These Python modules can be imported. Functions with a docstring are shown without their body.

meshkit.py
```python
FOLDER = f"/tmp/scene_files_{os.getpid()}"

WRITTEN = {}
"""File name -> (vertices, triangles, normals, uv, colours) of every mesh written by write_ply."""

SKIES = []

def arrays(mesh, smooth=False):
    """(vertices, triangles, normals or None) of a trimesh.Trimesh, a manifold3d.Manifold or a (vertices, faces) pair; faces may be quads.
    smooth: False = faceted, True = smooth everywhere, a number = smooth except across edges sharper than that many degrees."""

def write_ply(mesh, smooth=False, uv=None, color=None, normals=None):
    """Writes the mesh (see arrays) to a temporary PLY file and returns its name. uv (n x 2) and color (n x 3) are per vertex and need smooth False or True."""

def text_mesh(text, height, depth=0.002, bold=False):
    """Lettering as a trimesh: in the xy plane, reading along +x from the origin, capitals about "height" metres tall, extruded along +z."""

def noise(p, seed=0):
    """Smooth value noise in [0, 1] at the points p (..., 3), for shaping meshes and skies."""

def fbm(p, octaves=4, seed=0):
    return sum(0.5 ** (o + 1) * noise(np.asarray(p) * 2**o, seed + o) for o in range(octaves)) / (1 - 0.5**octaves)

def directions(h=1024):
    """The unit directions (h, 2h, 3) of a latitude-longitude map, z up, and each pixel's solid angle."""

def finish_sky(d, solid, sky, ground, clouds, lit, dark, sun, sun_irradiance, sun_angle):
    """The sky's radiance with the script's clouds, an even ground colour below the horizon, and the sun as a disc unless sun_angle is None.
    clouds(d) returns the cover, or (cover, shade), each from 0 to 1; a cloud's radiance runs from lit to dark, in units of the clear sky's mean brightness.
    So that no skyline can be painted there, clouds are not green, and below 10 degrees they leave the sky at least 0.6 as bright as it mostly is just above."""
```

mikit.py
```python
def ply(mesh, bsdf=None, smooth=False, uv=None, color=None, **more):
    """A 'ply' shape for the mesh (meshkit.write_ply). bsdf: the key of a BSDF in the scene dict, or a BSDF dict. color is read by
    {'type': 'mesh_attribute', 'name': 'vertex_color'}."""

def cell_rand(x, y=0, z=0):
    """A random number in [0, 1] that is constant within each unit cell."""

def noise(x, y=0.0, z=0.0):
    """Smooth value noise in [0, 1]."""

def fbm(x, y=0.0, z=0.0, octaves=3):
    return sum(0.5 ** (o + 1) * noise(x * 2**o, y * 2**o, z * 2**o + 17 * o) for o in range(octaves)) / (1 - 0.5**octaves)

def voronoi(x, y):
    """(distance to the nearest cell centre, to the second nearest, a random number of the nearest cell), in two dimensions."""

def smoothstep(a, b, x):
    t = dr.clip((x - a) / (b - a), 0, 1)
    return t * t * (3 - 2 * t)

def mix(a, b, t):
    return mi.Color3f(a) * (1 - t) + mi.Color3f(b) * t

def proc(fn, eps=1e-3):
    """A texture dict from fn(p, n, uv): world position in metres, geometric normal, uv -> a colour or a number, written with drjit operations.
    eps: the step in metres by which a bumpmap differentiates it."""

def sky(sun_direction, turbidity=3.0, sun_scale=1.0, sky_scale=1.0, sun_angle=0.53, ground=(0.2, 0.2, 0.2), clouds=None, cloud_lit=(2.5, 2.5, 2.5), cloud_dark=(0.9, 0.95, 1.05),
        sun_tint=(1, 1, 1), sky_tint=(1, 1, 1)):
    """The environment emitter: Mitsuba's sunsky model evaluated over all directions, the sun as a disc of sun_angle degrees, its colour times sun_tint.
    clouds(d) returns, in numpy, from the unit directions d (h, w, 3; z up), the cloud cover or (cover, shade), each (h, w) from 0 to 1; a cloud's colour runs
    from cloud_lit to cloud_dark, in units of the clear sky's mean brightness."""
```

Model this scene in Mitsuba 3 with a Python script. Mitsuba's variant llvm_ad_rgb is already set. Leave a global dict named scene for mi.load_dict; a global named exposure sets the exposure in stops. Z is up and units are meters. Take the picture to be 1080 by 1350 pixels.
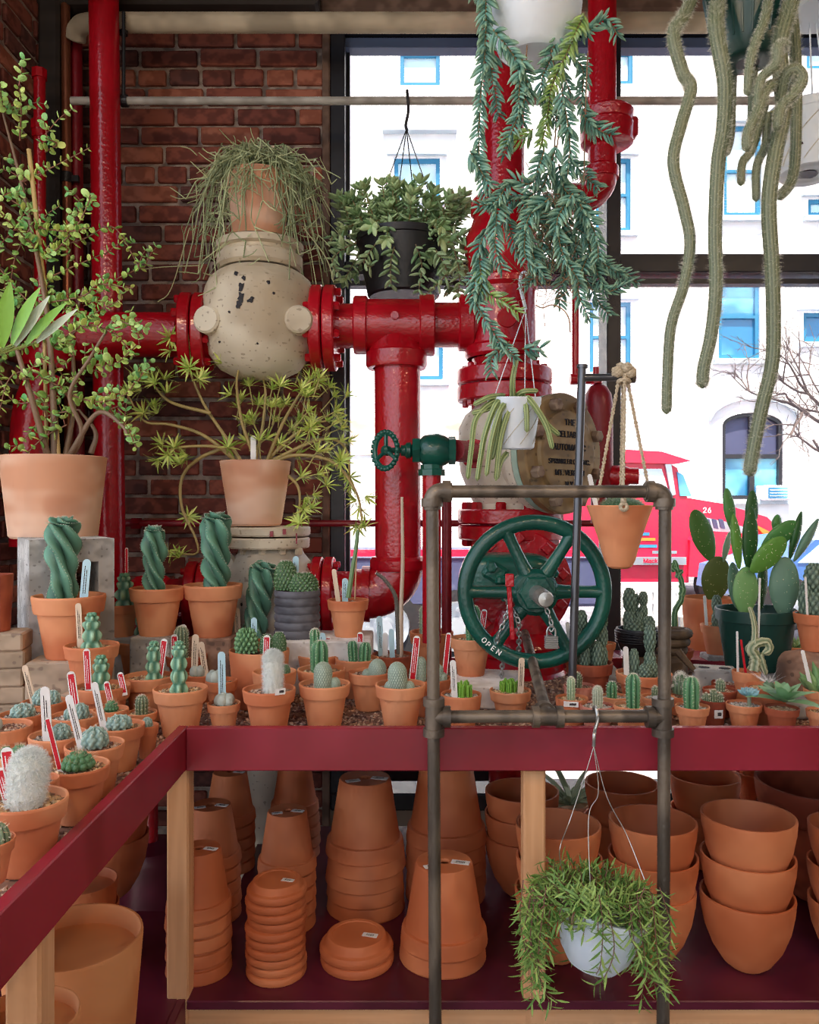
import math, random
import numpy as np, trimesh
import mitsuba as mi, drjit as dr
import mikit, meshkit
from mikit import proc, fbm, noise, cell_rand, smoothstep, mix
T = mi.ScalarTransform4f
scene, labels = {}, {}

# ---------------------------------------------------------------- camera, light, exposure
FOC, CX, HY, EYE = 1080.0, 540.0, 665.0, 1.45
exposure = 3.65
LAMPW = 18.0
scene['camera'] = {'type': 'perspective', 'fov': math.degrees(2 * math.atan(540 / FOC)), 'fov_axis': 'x', 'near_clip': 0.05, 'far_clip': 200.0,
                   'principal_point_offset_y': (675 - HY) / 1350.0,
                   'to_world': T().look_at(origin=[0, 0, EYE], target=[0, 1, EYE], up=[0, 0, 1])}
scene['sky'] = mikit.sky([0.05, -0.42, 0.9], turbidity=3.5, sun_scale=.6, sky_scale=1.0, sky_tint=(1.0, 0.97, 0.93), ground=(0.3, 0.29, 0.28),
                         clouds=lambda d: 0.75 * np.clip(meshkit.fbm(d * 4.0, 4, 3) * 2.2 - 0.4, 0, 1), cloud_lit=(1.6, 1.55, 1.5), cloud_dark=(1.0, 1.0, 1.05))
rng = np.random.default_rng(7)
random.seed(7)


# ---------------------------------------------------------------- helpers
def lin(r, g, b):
    c = np.array([r, g, b], float) / 255.0
    return [float(x) for x in np.where(c < 0.04045, c / 12.92, ((c + 0.055) / 1.055) ** 2.4)]


def P(px, py, Y):
    """The point at depth Y behind a place of the photograph."""
    return np.array([(px - CX) * Y / FOC, Y, EYE - (py - HY) * Y / FOC])


def S(px, Y):
    return px * Y / FOC


used = {}


def numbered(base):
    n = used.get(base, -1) + 1
    used[base] = n
    return base if n == 0 else f'{base}_{n:03d}'


def thing(name, label, cat, group=None):
    k = numbered(name)
    labels[k] = {'label': label, 'category': cat}
    if group:
        labels[k]['group'] = group
    return k


def shape(mesh, mat, smooth=35, color=None, tw=None):
    """A shape dict from a mesh or from an earlier shape dict."""
    if isinstance(mesh, dict):
        d = dict(mesh)
        if mat is not None:
            d['bsdf'] = {'type': 'ref', 'id': mat}
    else:
        if len(mesh) == 3:
            mesh, color = (mesh[0], mesh[1]), mesh[2]
        if color is not None and smooth not in (True, False):
            smooth = True
        d = mikit.ply(mesh, mat, smooth, color=color)
    if tw is not None:
        d['to_world'] = tw
    return d


def part(parent, name, mesh, mat, label=None, smooth=35, color=None, tw=None, kind=None):
    k = numbered(parent + '__' + name)
    scene[k] = shape(mesh, mat, smooth, color, tw)
    if label or kind:
        labels[k] = {}
        if label:
            labels[k]['label'] = label
        if kind:
            labels[k]['kind'] = kind
    return k


def solo(name, mesh, mat, label, cat, group=None, smooth=35, color=None, tw=None, kind=None):
    k = thing(name, label, cat, group)
    scene[k] = shape(mesh, mat, smooth, color, tw)
    if kind:
        labels[k]['kind'] = kind
    return k


def struct(name, mesh, mat, smooth=False, tw=None, label=None):
    k = numbered(name)
    scene[k] = shape(mesh, mat, smooth, tw=tw)
    labels[k] = {'kind': 'structure'}
    if label:
        labels[k]['label'] = label
    return k


def join(ms):
    ms = [m for m in ms if m is not None and len(m[0])]
    at = np.cumsum([0] + [len(m[0]) for m in ms])
    out = (np.vstack([m[0] for m in ms]), np.vstack([np.asarray(m[1]) + a for m, a in zip(ms, at)]))
    if all(len(m) == 3 for m in ms):
        return out + (np.vstack([m[2] for m in ms]),)
    return out


def tint(m, c):
    return (m[0], m[1], np.tile(np.asarray(c, float)[:3], (len(m[0]), 1)))


def xf(m, loc=(0, 0, 0), rz=0.0, s=1.0, R=None):
    v = np.asarray(m[0], float) * s
    if R is None:
        c, n = math.cos(rz), math.sin(rz)
        R = np.array([[c, -n, 0], [n, c, 0], [0, 0, 1]])
    return (v @ np.asarray(R).T + np.asarray(loc),) + tuple(m[1:])


def rot(axis, deg):
    return trimesh.transformations.rotation_matrix(math.radians(deg), axis)[:3, :3]


def align(d, up=(0, 0, 1)):
    """Rotation that takes +z to the direction d."""
    d = np.asarray(d, float) / np.linalg.norm(d)
    a = np.asarray(up, float)
    if abs(d @ a) > 0.98:
        a = np.array([1.0, 0, 0])
    x = np.cross(a, d)
    x /= np.linalg.norm(x)
    return np.stack([x, np.cross(d, x), d], 1)


def box(size, c=(0, 0, 0), R=None, ch=0.0):
    """A box with its edges chamfered by ch."""
    hx, hy, hz = np.asarray(size, float) / 2
    if ch <= 0:
        v = np.array([[x, y, z] for x in (-hx, hx) for y in (-hy, hy) for z in (-hz, hz)])
        f = np.array([[0, 1, 3], [0, 3, 2], [4, 6, 7], [4, 7, 5], [0, 4, 5], [0, 5, 1], [2, 3, 7], [2, 7, 6], [0, 2, 6], [0, 6, 4], [1, 5, 7], [1, 7, 3]])
    else:
        ch = min(ch, hx * .9, hy * .9, hz * .9)
        p = [[sx * (hx - (a != 0) * ch), sy * (hy - (a != 1) * ch), sz * (hz - (a != 2) * ch)] for sx in (-1, 1) for sy in (-1, 1) for sz in (-1, 1) for a in range(3)]
        h = trimesh.convex.convex_hull(np.array(p))
        v, f = np.array(h.vertices), np.array(h.faces)
    if R is not None:
        v = v @ np.asarray(R).T
    return v + np.asarray(c, float), f


def lathe(prof, n=32, closed=False, squash=None):
    """Surface of revolution around z of a profile of (radius, z), outside going up."""
    prof = np.asarray(prof, float)
    a = np.arange(n) * 2 * np.pi / n
    v = np.stack([prof[:, None, 0] * np.cos(a), prof[:, None, 0] * np.sin(a), np.repeat(prof[:, 1:2], n, 1)], -1).reshape(-1, 3)
    m = len(prof)
    i, j = np.meshgrid(np.arange(m - 1), np.arange(n), indexing='ij')
    k = (j + 1) % n
    q = np.stack([i * n + j, i * n + k, (i + 1) * n + k, (i + 1) * n + j], -1).reshape(-1, 4)
    f = np.vstack([q[:, [0, 1, 2]], q[:, [0, 2, 3]]])
    tri = v[f]
    area = np.linalg.norm(np.cross(tri[:, 1] - tri[:, 0], tri[:, 2] - tri[:, 0]), axis=1)
    return v, f[area > 1e-14]


def cyl(p0, p1, r0, r1=None, n=24, caps=True):
    p0, p1 = np.asarray(p0, float), np.asarray(p1, float)
    h = np.linalg.norm(p1 - p0)
    r1 = r0 if r1 is None else r1
    pr = ([(0, 0)] if caps else []) + [(r0, 0), (r1, h)] + ([(0, h)] if caps else [])
    return xf(lathe(pr, n), p0, R=align(p1 - p0))


def turned(p0, d, prof, n=32):
    """A lathe with its axis along d, starting at p0."""
    return xf(lathe(prof, n), p0, R=align(d))


def spline(pts, n=8):
    """Catmull-Rom curve through the points, n samples per span."""
    p = np.asarray(pts, float)
    if len(p) < 3:
        return p[0] + (p[-1] - p[0]) * np.linspace(0, 1, n + 1)[:, None]
    q = np.vstack([2 * p[0] - p[1], p, 2 * p[-1] - p[-2]])
    t = (np.arange(n) / n)[:, None]
    out = []
    for i in range(len(p) - 1):
        a, b, c, d = q[i:i + 4]
        out.append(.5 * (2 * b + (c - a) * t + (2 * a - 5 * b + 4 * c - d) * t * t + (3 * b - a - 3 * c + d) * t ** 3))
    return np.vstack(out + [p[-1:]])


def frames(p):
    t = np.gradient(p, axis=0)
    t /= np.linalg.norm(t, axis=1, keepdims=True) + 1e-12
    u = np.cross(t[0], [0.31, 0.2, 0.93])
    u /= np.linalg.norm(u) + 1e-12
    us = []
    for k in range(len(p)):
        u = u - t[k] * (u @ t[k])
        u /= np.linalg.norm(u) + 1e-12
        us.append(u)
    us = np.array(us)
    return t, us, np.cross(t, us)


def tube(pts, r, n=8, caps=True):
    p = np.asarray(pts, float)
    m = len(p)
    r = np.broadcast_to(np.asarray(r, float), (m,)) if np.ndim(r) == 0 or len(np.atleast_1d(r)) == m else np.interp(np.linspace(0, 1, m), np.linspace(0, 1, len(r)), r)
    _, u, w = frames(p)
    a = np.arange(n) * 2 * np.pi / n
    v = (p[:, None] + r[:, None, None] * (u[:, None] * np.cos(a)[None, :, None] + w[:, None] * np.sin(a)[None, :, None])).reshape(-1, 3)
    i, j = np.meshgrid(np.arange(m - 1), np.arange(n), indexing='ij')
    k = (j + 1) % n
    q = np.stack([i * n + j, i * n + k, (i + 1) * n + k, (i + 1) * n + j], -1).reshape(-1, 4)
    f = np.vstack([q[:, [0, 1, 2]], q[:, [0, 2, 3]]])
    if caps:
        v = np.vstack([v, p[:1], p[-1:]])
        j = np.arange(n)
        f = np.vstack([f, np.stack([(j + 1) % n, j, 0 * j + m * n], 1), np.stack([(m - 1) * n + j, (m - 1) * n + (j + 1) % n, 0 * j + m * n + 1], 1)])
    return v, f


def scatter(base, pos, dirs, ups, scale):
    """Copies of a leaf that lies along +x with its face up +z; one mesh. scale: (n,) or (n,3)."""
    pos, d, u = (np.asarray(a, float) for a in (pos, dirs, ups))
    d = d / (np.linalg.norm(d, axis=1, keepdims=True) + 1e-12)
    y = np.cross(u, d)
    bad = np.linalg.norm(y, axis=1) < 1e-4
    y[bad] = np.cross([0.3, 0.9, 0.1], d[bad])
    y /= np.linalg.norm(y, axis=1, keepdims=True)
    z = np.cross(d, y)
    sc = np.asarray(scale, float)
    sc = np.repeat(sc[:, None], 3, 1) if sc.ndim == 1 else sc
    b = np.asarray(base[0], float)
    v = pos[:, None] + (b[None, :, 0:1] * sc[:, None, 0:1]) * d[:, None] + (b[None, :, 1:2] * sc[:, None, 1:2]) * y[:, None] + (b[None, :, 2:3] * sc[:, None, 2:3]) * z[:, None]
    n = len(pos)
    f = (np.asarray(base[1])[None] + (np.arange(n) * len(b))[:, None, None]).reshape(-1, 3)
    return v.reshape(-1, 3), f


def leafcol(m, n, c1, c2, rg, tip=None, base=None):
    """One colour per copy, between c1 and c2; tip colours the far end of each copy."""
    k = len(m[0]) // n
    t = rg.random((n, 1))
    c = np.asarray(c1) * (1 - t) + np.asarray(c2) * t
    c = np.repeat(c, k, 0)
    if tip is not None:
        w = np.tile(np.clip(np.asarray(base[0])[:, 0], 0, 1) ** 2, n)[:, None]
        c = c * (1 - w) + np.asarray(tip) * w
    return (m[0], m[1], c)


def rand_dirs(n, rg):
    d = rg.normal(size=(n, 3))
    return d / np.linalg.norm(d, axis=1, keepdims=True)


def flat_leaf(wide=.3, bend=.15, seg=4, fold=.08):
    """A thin leaf of unit length, pointed oval."""
    v, f = [], []
    for i in range(seg + 1):
        t = i / seg
        w = wide * .5 * math.sin(math.pi * min(1, t * .93 + .07)) ** .8 if i < seg else 0.01
        z = -bend * t * t
        v += [[t, -w, z + fold * w], [t, 0, z], [t, w, z + fold * w]]
    for i in range(seg):
        a = 3 * i
        for k in (0, 1):
            f += [[a + k, a + 3 + k, a + 4 + k], [a + k, a + 4 + k, a + 1 + k]]
    return np.array(v), np.array(f)


def fat_leaf(r=.12, bend=.2, n=5, seg=5, tipr=.0):
    t = np.linspace(0, 1, seg + 1)
    p = np.stack([t, 0 * t, bend * t * t], 1)
    return tube(p, r * np.sin(np.pi * np.clip(t * .9 + .1, 0, 1)) ** .7 + .004, n)


NEEDLE = (np.array([[0, -.5, 0], [0, .5, 0], [1, 0, 0], [0, 0, .8]]), np.array([[0, 1, 2], [0, 2, 3], [1, 3, 2]]))
_ico = trimesh.creation.icosphere(subdivisions=0)
PEB = (np.array(_ico.vertices), np.array(_ico.faces))
_oc = np.array([[1, 0, 0], [-1, 0, 0], [0, 1, 0], [0, -1, 0], [0, 0, 1], [0, 0, -1.0]])
OCT = (_oc, np.array([[0, 2, 4], [2, 1, 4], [1, 3, 4], [3, 0, 4], [2, 0, 5], [1, 2, 5], [3, 1, 5], [0, 3, 5]]))


def needles(pos, nrm, k, length, width, rg, spread=.8):
    p = np.repeat(pos, k, 0)
    d = np.repeat(nrm, k, 0) + spread * rand_dirs(len(p), rg)
    return scatter(NEEDLE, p, d, rand_dirs(len(p), rg), np.stack([length * rg.uniform(.6, 1.1, len(p)), np.full(len(p), width), np.full(len(p), width)], 1))


def pebbles(pos, size, rg, cols, base=OCT):
    n = len(pos)
    m = scatter(base, pos, rand_dirs(n, rg), rand_dirs(n, rg), size * rg.uniform(.55, 1.25, (n, 3)))
    c = np.asarray(cols)[rg.integers(0, len(cols), n)] * rg.uniform(.75, 1.2, (n, 1))
    return m[0], m[1], np.repeat(c, len(base[0]), 0)


# ---------------------------------------------------------------- materials
def mat(name, col, rough=.5, metal=0.0, bump=None, thin=False, **kw):
    b = {'type': 'principled', 'roughness': rough, 'metallic': metal, **kw}
    b['base_color'] = col if isinstance(col, dict) else {'type': 'rgb', 'value': col}
    if bump:
        fn, sc = bump
        b = {'type': 'bumpmap', 'arbitrary': proc(fn, 1e-3), 'scale': sc, 'bsdf': b}
    scene[name] = {'type': 'twosided', 'bsdf': b} if not bump else {'type': 'twosided', 'bsdf': b}


def mottle(c1, c2, s, c3=None, s3=90, lo=.35, hi=.65, zs=1.0):
    c1, c2 = lin(*c1), lin(*c2)
    c3 = None if c3 is None else lin(*c3)

    def fn(p, n, uv):
        t = smoothstep(lo, hi, fbm(p.x * s, p.y * s, p.z * s * zs))
        c = mix(c1, c2, t)
        if c3 is not None:
            c = mix(c, c3, .75 * smoothstep(.76, .9, noise(p.x * s3 + 31, p.y * s3, p.z * s3)))
        return c
    return proc(fn)


def grain(c1, c2, axis=2, s=60):
    c1, c2 = lin(*c1), lin(*c2)

    def fn(p, n, uv):
        q = [p.x * s, p.y * s, p.z * s]
        q[axis] = q[axis] * .05
        return mix(c1, c2, fbm(*q))
    return proc(fn)


def lumps(s):
    return lambda p, n, uv: fbm(p.x * s, p.y * s, p.z * s, octaves=2)


VC = {'type': 'mesh_attribute', 'name': 'vertex_color'}
mat('terracotta', mottle((196, 114, 75), (218, 148, 105), 9), .7, specular=.35)
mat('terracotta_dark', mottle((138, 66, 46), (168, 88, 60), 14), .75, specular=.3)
mat('terracotta_pale', mottle((205, 150, 118), (222, 184, 158), 5, (190, 130, 100), 9, zs=2.5), .8, specular=.25)
mat('terracotta_stack', mottle((182, 98, 58), (204, 124, 80), 7), .6, specular=.4)
mat('terracotta_tan', mottle((212, 138, 86), (228, 160, 108), 6), .7, specular=.35)
mat('terracotta_pink', mottle((186, 110, 92), (204, 140, 122), 25), .8, specular=.25)
mat('red_paint', mottle((152, 4, 20), (168, 9, 28), 6), .2, bump=(lumps(130), .0011), clearcoat=.6, clearcoat_gloss=.9)
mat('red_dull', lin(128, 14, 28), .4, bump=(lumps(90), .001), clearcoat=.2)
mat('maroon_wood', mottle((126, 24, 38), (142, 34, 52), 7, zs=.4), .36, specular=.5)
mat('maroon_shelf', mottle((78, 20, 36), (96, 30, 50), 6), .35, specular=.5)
mat('tan_wood', grain((196, 142, 98), (222, 172, 128), 2, 90), .6, specular=.3)
mat('tan_board', grain((196, 142, 98), (222, 172, 128), 0, 90), .6, specular=.3)
mat('cream_iron', mottle((172, 156, 130), (210, 200, 178), 7, (150, 134, 112), 120, .3, .7), .5, bump=(lumps(160), .0012), specular=.4)
mat('grey_iron', mottle((164, 156, 140), (200, 192, 176), 8, (130, 120, 108), 120), .5, bump=(lumps(160), .001), specular=.4)
mat('black_chip', lin(36, 34, 38), .7)
mat('bronze_iron', mottle((122, 100, 70), (152, 128, 92), 20, (96, 80, 60), 70), .55, metal=.25, bump=(lumps(220), .001))
mat('green_iron', mottle((6, 68, 58), (14, 84, 70), 8), .26, bump=(lumps(150), .0008), clearcoat=.4)
mat('steel_pipe', mottle((84, 76, 68), (122, 110, 96), 26, zs=.3), .42, metal=.45, bump=(lumps(180), .0008))
mat('steel_rod', lin(98, 100, 106), .3, metal=.8)
mat('bright_steel', lin(176, 176, 172), .3, metal=.8)
mat('rust_steel', mottle((108, 84, 68), (150, 128, 108), 30), .6, metal=.3)
mat('copper', lin(150, 92, 66), .35, metal=.7)
mat('white_insulation', mottle((150, 138, 118), (188, 174, 150), 9), .8)
mat('grey_conduit', mottle((138, 132, 124), (170, 166, 158), 16), .55)
mat('dark_beam', grain((30, 27, 26), (58, 50, 45), 0, 30), .8)
mat('mortar', mottle((112, 98, 92), (166, 150, 140), 24), .95)
BR = lumps(70)
for i, (a, b) in enumerate([((108, 58, 50), (140, 80, 66)), ((92, 50, 44), (122, 68, 58)), ((78, 50, 48), (106, 66, 60)), ((138, 80, 62), (166, 104, 84))]):
    mat(f'brick_{i}', mottle(a, b, 32), .92, bump=(BR, .004))
mat('plaster', mottle((92, 72, 62), (120, 98, 86), 20), .9)
mat('window_steel', lin(28, 30, 38), .4, specular=.5)
mat('window_blue', lin(74, 92, 126), .45, specular=.5)
mat('concrete', mottle((148, 146, 142), (178, 176, 172), 30, (112, 108, 106), 120), .92, bump=(lumps(260), .0012))
mat('block_tan', mottle((150, 132, 112), (176, 156, 134), 22, (120, 104, 90), 80), .92)
mat('stone_pale', mottle((190, 182, 174), (214, 208, 202), 26, (150, 140, 132), 120), .85)
mat('stone_brown', mottle((128, 98, 82), (158, 124, 104), 30, (96, 76, 66), 70), .9)
mat('earth', mottle((112, 86, 72), (150, 122, 104), 60), .95)
mat('floor_grey', mottle((46, 44, 43), (58, 55, 52), 6), .6)
mat('ceiling_dark', lin(58, 52, 48), .9)
mat('wall_plain', lin(150, 138, 126), .9)
mat('vcol', VC, .45, specular=.45)
mat('vrough', VC, .9, specular=.2)
scene['vleaf'] = {'type': 'principledthin', 'base_color': VC, 'roughness': .45, 'diff_trans': .9, 'spec_trans': 0.0, 'eta': 1.4}
mat('white_plastic', lin(214, 224, 234), .4, specular=.5)
mat('lamp_shade', lin(40, 40, 42), .5)
mat('black_plastic', lin(22, 22, 26), .45, specular=.5)
mat('green_plastic', lin(18, 58, 52), .35, specular=.5)
mat('grey_ceramic', mottle((74, 74, 80), (98, 98, 104), 26), .6)
mat('brown_ceramic', mottle((74, 58, 42), (98, 78, 56), 26), .7)
mat('tag_white', lin(222, 220, 216), .5)
mat('tag_wood', grain((206, 182, 154), (222, 202, 178), 2, 160), .7)
mat('tag_blue', lin(172, 206, 216), .45)
mat('tag_red', lin(188, 20, 36), .45)
mat('ink', lin(60, 56, 58), .7)
mat('rope', mottle((176, 160, 134), (206, 192, 166), 300), .95)
mat('bamboo', grain((178, 148, 92), (206, 178, 120), 2, 120), .6)
mat('paper_white', lin(226, 226, 224), .7)
scene['glass'] = {'type': 'thindielectric', 'int_ior': 1.5}
GRAVEL = np.array([lin(*c) for c in [(176, 142, 120), (150, 112, 94), (196, 168, 146), (126, 92, 80), (164, 124, 104), (206, 186, 168), (100, 76, 68), (188, 150, 122)]])
WHITEG = np.array([lin(*c) for c in [(214, 206, 196), (186, 176, 166), (150, 140, 132), (100, 92, 90), (226, 220, 212), (196, 176, 156)]])
TANG = np.array([lin(*c) for c in [(212, 178, 132), (190, 152, 112), (160, 124, 94), (226, 196, 156), (134, 104, 84), (204, 184, 160)]])


# ---------------------------------------------------------------- the room
WY, GZ, RAILZ, RY = 2.85, .968, 1.013, 1.60
struct('floor', box((7.2, 5.9, .1), (2.4, -.05, -.05)), 'floor_grey')
struct('ceiling', box((7.2, 4.3, .1), (2.4, .75, 3.42)), 'ceiling_dark')
struct('wall_back', box((1.0, .2, 3.4), (-.79, WY + .106, 1.7)), 'mortar')
struct('wall_left', box((.2, .9, 3.4), (-1.325, 2.4, 1.7)), 'mortar')
rb = np.random.default_rng(11)
for wall, lo, hi in (('wall_back', -1.22, -.302), ('wall_left', 1.95, 2.84)):
    row, z = 0, .36
    while z < 3.36:
        a = lo - (0, .1, .04, .13)[row % 4]
        hdr = row % 5 == 3
        while a < hi:
            ln = (.095 if hdr else .195) + rb.uniform(-.006, .006)
            x0, x1 = max(a, lo), min(a + ln, hi)
            if x1 - x0 > .025:
                size = (x1 - x0, .03, .0535 + rb.uniform(-.003, .003))
                R = rot([0, 1, 0], rb.uniform(-.7, .7))
                c = ((x0 + x1) / 2, WY + .004 + rb.uniform(-.004, .004), z + rb.uniform(-.002, .002))
                m = box(size, (0, 0, 0), R, .004)
                if wall == 'wall_left':
                    m = xf(m, (-1.23 + rb.uniform(-.004, .004), (x0 + x1) / 2, z), math.pi / 2)
                else:
                    m = xf(m, c)
                part(wall, 'brick', m, f'brick_{rb.choice(4, p=[.34, .3, .24, .12])}', smooth=False)
            a += ln + .014
        z += .0677
        row += 1
struct('trim_1', box((.026, .1, 3.4), (-.289, WY + .03, 1.7), ch=.004), 'plaster')
# the shop window: steel frame and panes
WX0, WX1, WM0, WM1, GY = -.274, 2.6, .686, .735, 2.93
k = struct('window_1', join([box((.05, .14, 2.72), ((WX0 - .226) / 2 - .0, GY - .02, 1.75), ch=.003), box((.012, .05, 2.72), (-.219, GY + .01, 1.75))]), 'window_steel')
part(k, 'mullion', box((WM1 - WM0, .13, 2.72), ((WM0 + WM1) / 2, GY - .02, 1.75), ch=.003), 'window_steel')
part(k, 'mullion', box((.05, .13, 2.72), (2.4, GY - .02, 1.75), ch=.003), 'window_steel')
for x0, x1, z0, z1 in ((-.226, WM0, 2.255, 2.30), (WM1, WX1, 2.262, 2.325)):
    part(k, 'transom', join([box((x1 - x0, .1, z1 - z0), ((x0 + x1) / 2, GY - .02, (z0 + z1) / 2), ch=.003), box((x1 - x0, .05, .018), ((x0 + x1) / 2, GY + .0, z0 - .02))]), 'window_steel')
part(k, 'head_rail', box((WX1 - WX0, .12, .06), ((WX0 + WX1) / 2, GY - .02, 3.125), ch=.004), 'window_steel')
part(k, 'head_rail', box((WX1 - WX0, .06, .035), ((WX0 + WX1) / 2, GY - .02, 3.075), ch=.003), 'window_blue')
part(k, 'sill', box((WX1 - WX0, .16, .06), ((WX0 + WX1) / 2, GY - .02, .42), ch=.006), 'window_steel')
for x0, x1, z0, z1 in ((-.213, WM0, 2.30, 3.06), (-.213, WM0, .45, 2.235), (WM1, 2.375, 2.325, 3.06), (WM1, 2.375, .45, 2.235)):
    part(k, 'pane', (np.array([[x0, GY, z0], [x1, GY, z0], [x1, GY, z1], [x0, GY, z1]]), np.array([[0, 1, 2], [0, 2, 3]])), 'glass', smooth=False)
struct('wall_right', box((.2, 5.4, 3.4), (4.6, .2, 1.7)), 'wall_plain')
struct('wall_rear', box((3.9, .2, 3.4), (2.65, -2.6, 1.7)), 'wall_plain')
LAMP = mikit.ply(lathe([(0, -.06), (.035, -.05), (.056, -.02), (.06, 0), (.056, .02), (.035, .05), (0, .06)], 20), None, 40)
for i, (x, y, z) in enumerate(((-.75, .15, 2.75), (.75, -.25, 2.75), (1.9, .4, 2.75))):
    k = thing('pendant_lamp', ('warm pendant lamp over the left arm of the plant table', 'warm pendant lamp behind the viewer', 'warm pendant lamp at the right side of the shop')[i], 'lamp')
    part(k, 'shade', xf(lathe([(.03, .10), (.13, .02), (.135, .0), (.125, .02), (.03, .09)], 28), (x, y, z)), 'lamp_shade')
    part(k, 'cord', cyl((x, y, z + .09), (x, y, 3.37), .004, n=8), 'lamp_shade')
    b_ = part(k, 'bulb', LAMP, None, tw=T().translate([x, y, z]))
    scene[b_]['emitter'] = {'type': 'area', 'radiance': {'type': 'rgb', 'value': [LAMPW * 1.0, LAMPW * .66, LAMPW * .36]}}
struct('wall_front', box((3.2, .16, .4), (1.2, GY, .2)), 'wall_plain')
struct('trim_2', join([box((.92, .16, .22), (-.76, 2.74, 3.19), ch=.01)]), 'dark_beam')
struct('trim_3', join([box((3.0, .16, .2), (1.2, 2.76, 3.25), ch=.01), box((3.0, .1, .05), (1.2, 2.80, 3.135), ch=.008)]), 'plaster')
struct('trim_4', join([box((.07, .12, 2.5), (-1.175, 2.72, 2.15), ch=.01), box((.10, .9, .16), (-1.12, 2.35, 3.2), ch=.01)]), 'dark_beam')

# ---------------------------------------------------------------- the display table
t = thing('plant_display_table', 'L-shaped maroon plant table with tan posts and a lower shelf full of pots', 'table')
part(t, 'front_rail', box((2.55, .02, .084), (.838, RY + .01, RAILZ - .042), ch=.002), 'maroon_wood')
part(t, 'side_rail', box((.02, 1.32, .084), (-.447, .96, RAILZ - .042), ch=.002), 'maroon_wood')
part(t, 'back_rail', box((1.8, .02, .075), (-.2, 2.43, GZ - .01), ch=.002), 'maroon_wood')
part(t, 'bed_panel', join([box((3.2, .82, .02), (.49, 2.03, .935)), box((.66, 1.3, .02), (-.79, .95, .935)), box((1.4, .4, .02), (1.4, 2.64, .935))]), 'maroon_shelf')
for x, y, h in ((-.460, 1.645, .925), (.248, 1.645, .925), (-.472, 1.02, .925), (1.30, 1.645, .925), (-.472, .42, .925)):
    part(t, 'post', box((.044, .044, h), (x, y, h / 2), ch=.004), 'tan_wood', label='unpainted tan wooden post')
part(t, 'post', box((.06, .044, .46), (.868, 2.40, .475 + .23), ch=.003), 'tan_wood', label='unpainted tan wooden post')
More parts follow.
